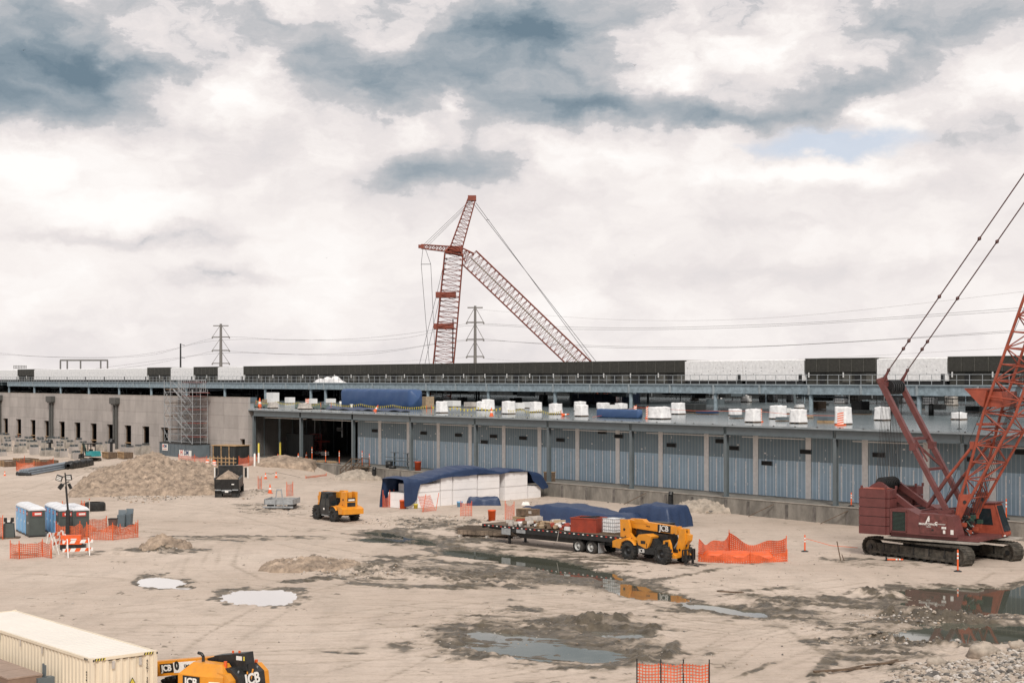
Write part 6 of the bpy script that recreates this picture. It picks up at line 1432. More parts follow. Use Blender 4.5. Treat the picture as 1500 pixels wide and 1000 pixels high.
bucket(598, 744, .5, .2, M['refl'], 'white bucket with a blue lid by the foam stack', lid=M['tblue']); bucket(609, 745, .42, .2, M['yel'], 'pale yellow bucket by the foam stack'); bucket(673.5, 743, .5, .28, M['tblue'], 'blue bucket in front of the foam blocks')
delineator(gnd(594.5, 745), 'delineator in front of the left end of the foam stack', 1.5)
b = MB(); b.box((0, 0, .18), (.8, .5, .3), M['refl'], taper=(.7, .7)); b.box((.1, 0, .35), (.4, .3, .1), M['bag'], taper=(.6, .6)); tag(b.build('white_sack', None, gnd(770, 740)), 'small white sack on the ground right of the foam stack', 'sack')
# ---------- dock objects ----------
p = dk(610, 690, .7); p = bw(fp(610, 690, .5)[0], .7, 1.5); bucket(0, 0, 1.0, .38, mat('deep_orange', (.6, .09, .03), .5), 'tall orange drum standing on the dock', p=p)
def stairs():
    s0 = fp(506, 690, -1)[0]; p = bw(s0, -2.6, 0); p.z = gz(p)-.05
    t = thing('dock_stairs', p, BR, 'dark timber stairs with handrails up to the dock', 'stairs'); D = M['dwood']
    b = MB(); 
    for y in (.9, 2.2): b.beam((0, y, .1), (2.6, y, 1.5), .08, .25, D)
    b.build('stringer', t); b = MB()
    for k in range(7): b.bb((.1+k*.36, .9, .2+k*.2), (.42+k*.36, 2.2, .26+k*.2), D)
    b.bb((2.6, .9, 1.44), (4.2, 2.25, 1.52), D); b.build('tread', t)
    for y in (.85, 2.25):
        b = MB(); b.beam((0, y, 1.1), (2.6, y, 2.5), .07, .1, D); b.bb((2.6, y-.03, 2.45), (4.3, y+.03, 2.55), D); b.beam((0, y, .6), (2.6, y, 2.0), .06, .08, D); b.bb((2.6, y-.03, 1.95), (4.3, y+.03, 2.02), D)
        for x, z in ((0, 0), (1.3, .7), (2.6, 0), (4.2, 0)): b.bb((x-.04, y-.04, z), (x+.04, y+.04, (1.2+x*.54) if x < 2.7 else 2.6), D)
        b.build('handrail', t)
stairs()
def racks():
    for px, lab in ((578, 'grey steel table rack on the dock, left of the pair'), (597, 'grey steel table rack on the dock, beside the orange drum')):
        p = bw(fp(px, 690, 1.8)[0], 1.8, 1.5); t = thing('steel_rack', p, BR, lab, 'rack'); b = MB(); b.bb((-.06, -.06, 0), (.06, .06, 1.8), M['steel']); b.bb((-.5, -.4, 0), (.5, .4, .06), M['steel']); b.build('stand', t); b = MB()
        b.bb((-1.4, -.3, .75), (1.4, .3, .82), M['steel']); b.bb((-1.8, -.2, 1.15), (1.8, .2, 1.2), M['steel']); b.bb((-.5, -.3, 1.75), (.5, .3, 1.8), M['steel']); b.build('shelf', t)
racks()
for px, h, n, lab in ((567, .75, .9, 'black tub on the dock left of the steel racks'), (572, .35, -.1, 'coil of black hose hanging over the dock edge')):
    p = bw(fp(px, 690, n)[0], n+.3, 1.5); b = MB(); b.lathe([(.01, 0), (.42, 0), (.46, h), (.4, h), (.4, h*.8), (.01, h*.8)], M['black'], n=14); tag(b.build('black_tub', None, p), lab, 'tub')
for px, lab in ((548.5, 'black drain pipe standing against the dock right of the stairs'), (983, 'short black drain pipe against the dock behind the tall blue tarp')):
    p = bw(fp(px, 700, -.7)[0], -.75, 0); p.z = gz(p)-.05; b = MB(); b.tube([(0, 0, 0), (0, 0, 1.25), (.05, .15, 1.55)], .23, M['black'], 12)
    for k in range(9): b.rod((0, 0, .1+k*.13), (0, 0, .14+k*.13), .26, M['black'], 12)
    tag(b.build('drain_pipe', None, p), lab, 'pipe')
for (px, n, w, h, lab) in ((805, .8, 1.0, .9, 'rusty brown box on the dock at the right end of the foam stack'),):
    p = bw(fp(px, 700, n)[0], n, 1.5); t = thing('rusty_box', p, BR, lab, 'box'); b = MB(); b.box((0, 0, h/2), (w, .7, h), M['dwood']); b.build('body', t); b = MB(); b.box((0, 0, h+.04), (w+.1, .8, .06), M['wood']); b.build('lid', t)
# planks leaning on the dock wall
for px in (930, 1115, 1222):
    p = bw(fp(px, 750, -.9)[0], -1.3, 0); p.z = gz(p); b = MB(); b.beam((-1.1, 0, .05), (1.0, .9, 1.2), .12, .05, M['dwood']); tag(b.build('leaning_brace', None, p, BR), 'slanting timber brace leaning on the dock wall '+{930: 'above the trailer cargo', 1115: 'behind the orange net fence', 1222: 'just left of the crane'}[px], 'brace')
# machines in the entrance
def lift():
    p = bw(-105.5, 7, 1.5); t = thing('scissor_lift', p, BR, 'red scissor lift parked inside the dark entrance', 'scissor lift'); R_ = mat('lift_red', (.32, .05, .04), .6)
    b = MB(); b.bb((-1.3, -.6, .3), (1.3, .6, .8), M['refl']); b.bb((-1.3, -.62, .3), (1.3, -.6, .45), R_); b.build('chassis', t); b = MB()
    for k in range(4): b.beam((-1.1, -.4, .85+k*.3), (1.1, -.4, 1.1+k*.3), .08, .08, R_); b.beam((1.1, -.4, .85+k*.3), (-1.1, -.4, 1.1+k*.3), .08, .08, R_)
    b.build('scissor_arm', t); b = MB(); b.bb((-1.4, -.7, 2.1), (1.4, .7, 2.2), R_)
    for x in (-1.4, -.7, 0, .7, 1.35): b.bb((x, -.7, 2.2), (x+.05, -.65, 3.1), R_)
    for z in (2.6, 3.1): b.bb((-1.4, -.7, z), (1.4, -.65, z+.05), R_)
    b.build('platform', t)
    for x in (-.95, .95): b = MB(); b.rod((x, -.7, .3), (x, -.5, .3), .3, M['rubber'], 14); b.build('wheel', t)
lift()
for (s, n, w, h, m, lab, nm) in [(-97.5, 10, 1.8, 2.8, 'green', 'dark green machine inside the entrance behind the column', 'covered_machine'), (-94, 9, 3.4, 3.2, 'dwood', 'stacked dark brown crates deep in the entrance', 'crate_stack')]:
    p = bw(s, n, 1.5); t = thing(nm, p, BR, lab, 'crate' if 'crate' in nm else 'machine'); b = MB(); b.box((0, 0, h/2), (w, 1.6, h), M[m]); b.build('body', t); b = MB(); b.box((.3, -.81, h-.4), (w*.4, .03, .4), M['galv']); b.build('panel', t)
b = MB(); b.box((0, 0, .05), (4.2, 1.2, .12), M['wood']); b.box((.3, .1, .16), (3.4, .8, .1), M['card']); tag(b.build('plywood_sheet', None, bw(-95, 1.3, 1.5), BR), 'orange brown plywood sheets lying on the dock by the entrance', 'plywood')
# ---------- container and blocks at lower left ----------
def container():
    A = Vector((-12.32, 52.1, 0)); Bf = Vector((-14.0, 50.4, 0)); fw = Vector((.655, -.755, 0)); rz = math.atan2(fw.y, fw.x)
    # local x along its length (towards the door end), local y to the far side
    L_, W_, Hc = 12.1, 2.44, 2.6; o = A-fw*L_-Vector((.755, .655, 0))*W_
    t = thing('shipping_container', o, rz, 'cream corrugated shipping container with striped corner marks at lower left', 'container'); C = M['cream']
    b = MB()
    def corr(a, c, n, out, z0, z1):
        a = Vector(a); c = Vector(c); d = (c-a)/n; ov = Vector(out); vs = []
        for i in range(n): 
            for f, k in ((0, 0), (.28, 0), (.42, 1), (.72, 1), (.86, 0)): 
                q = a+d*(i+f)-ov*.045*k; vs += [(q.x, q.y, z0), (q.x, q.y, z1)]
        vs += [(c.x, c.y, z0), (c.x, c.y, z1)]; m_ = len(vs)//2
        b.add(vs, [(2*i, 2*i+2, 2*i+3, 2*i+1) for i in range(m_-1)], C)
    corr((.1, .03, 0), (L_-.1, .03, 0), 42, (0, -1, 0), .15, Hc-.1); corr((L_-.03, .1, 0), (L_-.03, W_-.1, 0), 9, (1, 0, 0), .15, Hc-.1); corr((L_-.1, W_-.03, 0), (.1, W_-.03, 0), 42, (0, 1, 0), .15, Hc-.1)
    b.build('corrugated_wall', t); b = MB()
    for y in (0, W_-.08): b.bb((.1, y, Hc-.1), (L_-.1, y+.08, Hc-.01), C); b.bb((.1, y, 0), (L_-.1, y+.08, .16), C)
    for x in (0, L_-.1):
        b.bb((x, .1, Hc-.1), (x+.1, W_-.1, Hc-.01), C); b.bb((x, .1, 0), (x+.1, W_-.1, .16), C)
        for y in (0, W_-.12): b.bb((x-.01, y-.01, 0), (x+.11, y+.13, Hc+.01), C)
    b.build('corner_frame', t)
    b = MB(); b.bb((.05, .05, Hc-.08), (L_-.05, W_-.05, Hc-.03), M['ctop']); 
    for k in range(38): b.bb((.3+k*.31, .12, Hc-.03), (.42+k*.31, W_-.12, Hc-.016), M['ctop'])
    b.build('roof', t)
    b = MB()
    for y0 in (.12, W_-.5):
        for k in range(4): y = y0+k*.1; b.add([(L_+.002, y, Hc-.1), (L_+.002, y+.05, Hc-.1), (L_+.002, y+.08, Hc-.02), (L_+.002, y+.03, Hc-.02)], [(0, 1, 2, 3)], M['black']); b.add([(L_+.002, y+.05, Hc-.1), (L_+.002, y+.09, Hc-.1), (L_+.002, y+.12, Hc-.02), (L_+.002, y+.08, Hc-.02)], [(0, 1, 2, 3)], M['yel'])
    for k in range(3): x = L_-.5+k*.1; b.bb((x, -.012, Hc-.1), (x+.05, -.003, Hc-.03), M['black'])
    for y in (.02, W_-.08): b.bb((L_+.112, y, Hc-.1), (L_+.117, y+.05, Hc-.02), M['black'])
    b.build('hazard_stripe', t); b = MB()
    for y in (.75, 1.75): b.bb((L_+.0, y, Hc-.42), (L_+.04, y+.1, Hc-.16), M['bag'])
    for x in (2.5, 4.4, 6.3, 8.2): b.bb((x, -.03, Hc-.35), (x+.04, 0, Hc-.1), M['bag'])
    for y in (.7, .98, 1.26, 1.54, 1.82): b.bb((L_+.0, y-.08, Hc-.135), (L_+.012, y+.08, Hc-.115), M['black'])
    b.build('lashing_bracket', t)
    # vertical code on the end, container style
    o1 = text('4\n5\nG\n1\n \n3\n0\n4\n8\n0', .12, M['black'], (L_+.02, W_-.38, Hc-.85), (math.radians(90), 0, math.radians(90)), 'lettering', t); o2 = text('B\nS\nI\nU\n \n9\n2\n4\n7', .09, M['black'], (L_-.3, -.02, Hc-.85), (math.radians(90), 0, 0), 'lettering', t)
    b = MB(); b.add([(L_+.03, 1.28, Hc-1.25), (L_+.03, 1.72, Hc-1.25), (L_+.03, 1.5, Hc-.85)], [(0, 1, 2)], M['yel']); b.add([(L_+.027, 1.24, Hc-1.28), (L_+.027, 1.76, Hc-1.28), (L_+.027, 1.5, Hc-.80)], [(0, 1, 2)], M['black']); b.bb((L_+.032, 1.485, Hc-1.15), (L_+.036, 1.515, Hc-1.0), M['black']); b.build('warning_sign', t)
    # brown blocks beside it
    per = Vector((.755, .655, 0))
    for (u, v, lab) in [(9.0, -1.25, 'brown wrapped block nearest the container corner, lower left'), (7.6, -1.25, 'second brown block along the cream container'), (6.2, -1.25, 'third brown block along the cream container'), (7.75, -2.6, 'brown block in the outer row at the lower left edge'), (4.8, -1.25, 'fourth brown block along the container at the left edge')]:
        p = o+fw*u+per*v; tt = thing('brown_block', p, rz, lab, 'block', 'brown blocks beside the container'); b = MB(); hh = 1.78; b.box((0, 0, hh/2), (1.32, 1.2, hh), M['brown']); b.build('body', tt); b = MB(); b.box((0, 0, hh+.02), (1.36, 1.24, .05), mat('brown_lid', (.36, .26, .2), .7)); b.build('lid', tt)
        if 'outer' in lab: b = MB(); b.lathe([(.01, 0), (.2, 0), (.2, .01)], M['refl'], (0, -.62, 1.3), 16, 'y'); b.build('sticker', tt)
    p = o+fw*9.6+per*(-.55); b = MB(); b.bb((-.1, -.02, 1.9-.3), (.0, .02, 2.15), M['steel']); b.bb((.05, -.02, 1.6), (.16, .02, 2.12), M['steel']); b.bb((-.1, -.3, 0), (.2, .3, 1.7), M['steel']); tag(b.build('steel_bracket', None, p, rz), 'forked steel bracket sticking up beside the container', 'bracket')
container()
# ---------------- things on the roof slab ----------------
ZS = 7.95
def rp(px, py): return gp(px, py, ZS)
def pallet_load(px, py, w, h, label, d=None, m='white', rz=None, z=ZS, flare=1.0, seed=0, grp='wrapped pallets on the roof slab', name='wrapped_pallet', cat='wrapped pallet', fade=None):
    p = gp(px, py, z); d = d or w; p = p+Vector((0, d*.4, 0)); r = random.Random(px*7+seed)
    t = thing(name, p, BR+r.uniform(-.12, .12) if rz is None else rz, label, cat, grp); b = MB(); ph = [r.uniform(0, 6) for _ in range(5)]
    def f(u, v):
        a = u*2*math.pi; cx, cy = math.cos(a), math.sin(a); k = 1/max(abs(cx), abs(cy)); k = 1+(k-1)*.86
        if v <= .75:
            q = v/.75; s = (1+.10*flare*(1-q)**3+.018*math.sin(a*7+ph[0]+q*5)); zz = .14+(h-.16)*q+.03*math.sin(a*3+ph[1])*(q > .9)
        else:
            q = (v-.75)/.25; s = 1-q*.98; zz = h-.02+.05*math.sin(a*2+ph[2])*(1-q)+.05*q+.05*math.sin(q*7+a*3+ph[3])*(1-q)
        return (cx*k*w/2*s, cy*k*d/2*s, zz)
    b.grid(f, 32, 16, M[m]); b.build('load', t)
    b = MB(); b.box((0, 0, .12), (w*1.04, d*1.04, .03), M['dwood'])
    for x in (-w*.45, 0, w*.45): b.box((x, 0, .05), (.1, d, .1), M['dwood'])
    b.build('pallet', t); return t
def px2m(px_w, py): return px_w*(F*(H-ZS)/(py-HZ))/F/1.30
front = [(22+625, 605, 17, 17), (706, 601, 16, 13), (715, 601, 18, 16), (745, 606.5, 19, 19), (785, 604, 17.5, 15.5), (814, 607, 19, 16), (852, 610, 19, 17), (850, 602, 17, 14), (884, 600, 19, 10), (910.5, 600, 18, 9.5),
         (967, 614, 35, 18), (994, 607, 20, 17), (1104, 619, 22, 20), (1171, 620.5, 24, 21), (1078, 609, 19, 10), (1141, 614, 24, 20), (1237, 622, 24, 26), (1294, 616, 22, 20), (1407, 615, 22, 11)]
NM = ['white wrapped pallet just right of the blue tarp on the roof slab', 'white pallet load right of the second, hidden behind', 'white wrapped pallet behind the yellow pennants', 'white wrapped pallet left of the small cone', 'white wrapped pallet at mid slab edge beside yellow pennants', 'white wrapped pallet above the seventh column left of centre',
      'white wrapped pallet left of the dark blue roll stack', 'white wrapped pallet behind the one beside the blue rolls', 'short white pallet behind the dark blue rolls', 'small white pallet beside the platform column', 'wide white wrapped load right of the orange delineators', 'tall white wrapped pallet right of the wide load',
      'white wrapped pallet with a delineator before it', 'white wrapped pallet between the delineator and the timber pallet', 'white box on a grey case at the slab centre right', 'white boxes stacked on a grey case', 'tallest white wrapped pallet with a striped barrier in front', 'white wrapped pallet behind the crane hoist ropes', 'small white box load near the right end of the slab']
for (px, py, w, h), nm in zip(front, NM):
    wm = px2m(w, py); hm = h*(F*(H-ZS)/(py-HZ))/F
    pallet_load(px, py, wm, hm, nm, d=min(wm, 1.5), flare=1 if h > 12 else 0)
back = [(1051, 585, 16, 11), (1133, 588, 13, 11), (1018, 586, 11, 11), (1094, 589, 17, 12), (1120, 588, 14, 11), (1159, 588, 11, 11), (1233, 591, 22, 13), (1255, 590, 18, 13), (1322, 590, 13, 14), (1364, 593, 24, 12), (1395, 594, 21, 15), (1172, 598, 12, 6)]
NB = ['far white pallet left of the third platform column from the right', 'small far white pallet under the platform centre', 'far grey wrapped pallet under the platform, left group', 'far white wrapped pallet beside the caged totes', 'far pallet of white drums under the platform', 'far small pallet left of the right platform column', 'far pallet of white jugs seen under the platform', 'far grey wrapped pallet right of the white jugs', 'far white wrapped pallet behind the crane mast', 'far wide pallet of white jugs behind the crane boom', 'far grey wrapped pallet right of the wide jug pallet', 'far low white box under the platform']
for (px, py, w, h), nm in zip(back, NB):
    wm = px2m(w, py); hm = h*(F*(H-ZS)/(py-HZ))/F
    t = pallet_load(px, py, wm, hm*.9, nm, d=1.2, flare=.6, m='white' if 'grey' not in nm else 'bag')
    if 'jug' in nm or 'drum' in nm:
        b = MB()
        for k in range(5): b.bb((-wm/2+k*wm/5, -.66, .2), (-wm/2+k*wm/5+.05, -.62, hm*.85), M['black'])
        for z in (.33, .66): b.bb((-wm/2, -.67, hm*z), (wm/2, -.63, hm*z+.06), M['black'])
        b.build('drum_gap', t)
def box_load(px, py, wpx, hpx, m, label, name='box', d=1.2, cat=None, m2=None, rz=0):
    w = px2m(wpx, py); h = hpx*(F*(H-ZS)/(py-HZ))/F; p = rp(px, py)+Vector((0, d*.4, 0)); t = thing(name, p, BR+rz, label, cat or name.replace('_', ' '))
    b = MB(); b.box((0, 0, h*.5+.08), (w, d, h-.1), M[m]); b.build('body', t); b = MB(); b.box((0, 0, .05), (w+.05, d+.05, .08), M['dwood']); b.box((0, 0, h+.0), (w*.96, d*.96, .05), M[m2 or m]); b.build('lid', t); return t
for a in [(398, 592, 14, 8, 'wpaint', 'small white box left on the slab above the entrance'), (392, 590, 22, 5, 'card', 'low pale carton near the concrete parapet'), (424, 591, 15, 9, 'wpaint', 'white box in front of the platform column above the entrance'), (457, 592, 13, 8, 'wpaint', 'white box in the middle above the entrance'), (484, 591, 14, 7, 'wpaint', 'white box left of the long blue tarp'), (399, 589, 26, 14, 'wpaint', 'white case at the back above the entrance'),
          (369, 590, 12, 8, 'grey', 'grey box beside the concrete parapet'), (1186, 613, 4, 4, 'card', 'tiny brown box on the slab centre right'), (1147, 617, 12, 6, 'steel', 'grey case in front of the stacked white boxes'), (1080, 613, 16, 5, 'steel', 'grey case beneath the white box at slab right')]:
    box_load(*a[:5], a[5])
t = box_load(1213, 619.5, 23, 9, 'grey', 'flat grey crate on an orange timber pallet', 'flat_crate', 1.2, 'crate'); b = MB(); b.box((0, 0, .12), (px2m(25, 620), 1.4, .22), M['wood']); b.build('pallet', t)
box_load(625, 598, 20, 17, 'card', 'brown wrapped pallet stack right of the blue tarp', 'brown_pallet', 1.4, 'pallet', 'bag')
box_load(1262, 604, 24, 16, 'black', 'black covered machine beside the tallest pallet', 'covered_machine', 1.6, 'machine'); box_load(1200, 600, 20, 12, 'dwood', 'dark brown machine under the platform centre right', 'dark_machine', 1.6, 'machine')
box_load(1015, 605, 44, 13, 'dark2', 'long black covered stack under the platform', 'black_stack', 2, 'stack'); box_load(1037, 607, 34, 5, 'tarp', 'low blue covered bundle near the platform column', 'blue_bundle', 1.6, 'bundle')
box_load(1265, 607, 26, 6, 'dark2', 'low black bundle right of the black machine', 'black_bundle', 1.5, 'bundle')
box_load(870, 590, 90, 13, 'tarp', 'blue covered machine row under the platform', 'blue_covered_row', 3, 'tarp'); box_load(925, 592, 26, 18, 'tarp', 'bright blue tarp hanging behind the platform column', 'blue_cover', 2, 'tarp')
for k, (px, py, w, h, m, lab) in enumerate([(775, 598, 20, 9, 'wpaint', 'low white carton beyond the pallets at mid slab'), (760, 600, 14, 10, 'wpaint', 'white carton behind the pallet left of the mid column'), (690, 597, 24, 8, 'bag', 'pale carton row behind the pennants'), (896, 602, 12, 9, 'wpaint', 'white carton beside the short white pallet'), (1150, 606, 18, 8, 'wpaint', 'white carton behind the boxes on the grey case'), (1300, 604, 18, 9, 'bag', 'grey carton behind the hoist ropes'), (1345, 600, 22, 8, 'dark2', 'black bundle under the platform near the crane'), (1430, 604, 30, 9, 'dark2', 'black bundle behind the crane boom')]): box_load(px, py, w, h, m, lab, 'carton', 1.2)
box_load(662, 596, 30, 9, 'wpaint', 'white low boxes beyond the brown pallet stack', 'white_boxes', 1.5, 'box')
# long blue tarp-covered cylinder and blue rolls
def roll(px0, px1, py, hpx, label, name, m='tarp', squash=1.0, back=1.3):
    m = 'tarp2' if m == 'tarp' else m
    s0 = fp(px0, py, 0)[0]; a = rp(px0, py); c = rp(px1, py+ (px1-px0)*.03); d = c-a; L_ = d.length; h = hpx*a.y/F; rz = math.atan2(d.y, d.x)
    def f(u, v):
        an = v*2*math.pi; e = min(1, .0003+u*26, .0003+(1-u)*26)**.5; wr = 1+.012*math.sin(u*60+an*3)+.02*math.sin(u*17+an*5)+.03*(abs(math.sin(u*9+an)) < .12)
        cy = math.copysign(abs(math.cos(an))**.4, math.cos(an)); cz = math.copysign(abs(math.sin(an))**.4, math.sin(an))
        return (u*L_, back+cy*h*.42*wr*e, h*.5*squash+cz*h*.5*squash*wr*e)
    b = MB(); b.grid(f, 70, 20, M[m]); t = b.build(name, None, a, rz); return tag(t, label, 'tarp')
roll(494, 601, 596, 27, 'long rounded load wrapped in blue tarp on the roof slab', 'covered_cylinder')
roll(862, 926, 611.5, 13, 'dark blue covered roll stack near the slab edge', 'covered_rolls', squash=1)
p = rp(480, 600); 
def sheet(px0, px1, py0, py1, label, m='tarp'):
    P = [gp(x, y, ZS) for x, y in ((px0, py1), (px1, py1+(px1-px0)*.03), (px1, py0+(px1-px0)*.03), (px0, py0))]
    def f(u, v):
        a = P[0]+(P[1]-P[0])*u; c = P[3]+(P[2]-P[3])*u; q = a+(c-a)*v; return (q.x-P[0].x, q.y-P[0].y, .05+.16*abs(math.sin(u*21+v*3))*abs(math.sin(v*5+u*9)))
    b = MB(); b.grid(f, 60, 8, M[m]); return tag(b.build('crumpled_tarp', None, P[0]), label, 'tarp')
sheet(478, 600, 595, 600, 'crumpled blue tarp edge lying on the slab before the long blue load')
sheet(432, 482, 592, 598, 'heap of dark green sheeting near the entrance end of the slab', 'green')
sheet(372, 400, 592, 597, 'dark green sheeting by the concrete parapet', 'green')
for (px, py, w, h, lab) in [(399, 598, 15, 9, 'pale plastic covered heap at the left slab edge'), (446, 599.5, 19, 9, 'pale pink sack heap behind the orange barricade')]:
    t = pallet_load(px, py, px2m(w, py), h*(F*4.05/(py-HZ))/F, lab, m='bag', flare=2.2, name='sack_heap', cat='sack heap', grp='pale sack heaps on the slab')
def snow(px, py, wpx, hpx, label):
    w = wpx*280/F; s, _ = fp(px, 556, DN+1.5); p = bw(s, DN+1.5, 11.3)
    def f(u, v): return ((u-.5)*w*1.5, (v-.5)*2, .02+hpx*250/F*math.sin(math.pi*u)**.5*math.sin(math.pi*v)**.5*(1+.3*math.sin(u*19)+.2*math.sin(u*7+2)))
    b = MB(); b.grid(f, 34, 8, M['white']); return tag(b.build('white_sheeting', None, p, BR), label, 'sheeting')
snow(483, 557, 44, 9, 'crumpled white sheeting piled on the platform behind the railing')
for (px, py, lab) in [(499, 592, 'small white bucket left before the long blue load'), (515, 597, 'small white bucket low before the blue load'), (542, 593, 'small white bucket before the middle of the blue load'), (553, 589, 'upper small white bucket before the blue load')]:
    p = rp(px, py+1); t = thing('small_bucket', p, 0, lab, 'bucket', 'small white buckets before the blue tarp'); b = MB(); b.lathe([(.01, 0), (.2, 0), (.22, .55), (.01, .55)], M['refl'], n=10); b.build('body', t); b = MB(); b.lathe([(.235, .5), (.235, .58), (.01, .58)], M['wpaint'], n=10); b.build('lid', t)
# yellow pennants
def pennants(px0, px1, py0, py1, label, n=None, h=.75):
    a = rp(px0, py0)+Vector((0, 0, h)); c = rp(px1, py1)+Vector((0, 0, h)); L_ = (c-a).length; n = n or int(L_/.55)
    t = thing('pennant_line', a, 0, label, 'pennant line', 'yellow pennant lines'); b = MB(); d = (c-a)
    def q(u): return d*u-Vector((0, 0, .28*math.sin(math.pi*((u*3) % 1))))
    b.tube([q(i/24) for i in range(25)], .012, M['yel'], 4); b.build('cord', t)
    f = MB(); dn = d.normalized()
    for i in range(n): 
        p = q((i+.5)/n); f.add([p-dn*.14, p+dn*.14, p+Vector((0, .02, -.36)), p-dn*.14+Vector((0, .01, 0)), p+dn*.14+Vector((0, .01, 0))], [(0, 2, 1), (3, 4, 2)], M['yel'])
    f.build('flag_row', t)
    for u in (0, 1):
        b = MB(); k = d*u; b.rod(k-Vector((0, 0, h)), k+Vector((0, 0, .1)), .03, M['orange'], 6); b.build('stake', t)
pennants(485, 625, 598, 603, 'yellow pennant line in front of the long blue load'); pennants(375, 470, 594, 598, 'yellow pennant line above the hall entrance'); pennants(632, 735, 604, 606, 'yellow pennant line between the pallets right of the blue load'); pennants(735, 822, 606, 612, 'yellow pennant line ending at the fallen cone')
def barr(px, py, hpx, label, w=.32):
    p = rp(px, py); h = hpx*p.y/F; t = thing('striped_barrier', p, 0, label, 'barrier'); b = MB()
    b.box((0, 0, h/2+.1), (w, .06, h), M['refl'])
    for i in range(5):
        z = .15+i*h/5; b.add([(-w/2, -.035, z), (w/2, -.035, z+h/9), (w/2, -.035, z+h/9+h/10), (-w/2, -.035, z+h/10)], [(0, 1, 2, 3)], M['orange'])
    b.build('panel', t); b = MB(); b.box((0, 0, .06), (w*1.7, .5, .12), M['orange']); b.build('base', t)
barr(930.5, 610.5, 15, 'orange striped barrier panel right of the blue rolls'); barr(948, 613, 16, 'orange barrier panel left of the wide white load', .26); barr(1114, 618, 17, 'orange and white barrier panel before a wrapped pallet', .26); barr(1231, 623, 17, 'orange striped barrier in front of the tallest wrapped pallet', .55); barr(450, 598, 13, 'orange striped barrier among the sacks above the entrance', .5)
cone(rp(720, 609), 'small orange cone with white band on the slab edge', .9)
cone(rp(824, 610)+Vector((0, 0, .15)), 'orange cone lying on its side at the end of the pennants', .8, tilt=(math.radians(80), 0, 1.2))
cone(rp(549, 603)+Vector((0, 0, .05)), 'tilted red cone before the long blue load', .9, tilt=(0, .5, 0)); cone(rp(380.5, 597), 'orange cone near the parapet end of the slab', 1.4)
def rl(px0, py0, px1, py1, h0, h1, label): a = rp(px0, py0); c = rp(px1, py1); a.z += h0; c.z += h1; rope([a, (a+c)/2-Vector((0, 0, .15)), c], .018, 'orange', label, 'barrier_rope', 'rope')
rl(868, 612, 931, 610, .1, 1.0, 'red rope sloping over the dark blue rolls'); rl(931, 610, 1114, 618, 1.0, 1.0, 'red rope strung along the slab between two barriers'); rl(1114, 618, 1231, 622, 1.0, .8, 'red rope from the barrier to the tallest pallet')
# white panel pair at the far right and black post
b = MB(); b.rod((0, 0, 0), (0, 0, 1.5), .04, M['black'], 6); b.rod((0, 0, 0), (0, 0, .05), .2, M['black'], 8); tag(b.build('black_post', None, rp(1405, 628)), 'thin black post standing before the small white box load', 'post')
b = MB(); b.lathe([(.01, 0), (.3, 0), (.3, 1.1), (.2, 1.3), (.01, 1.3)], M['black'], n=12); tag(b.build('gas_cylinder', None, rp(1364, 608)), 'dark cylinder standing alone on the slab right of the crane mast', 'cylinder')
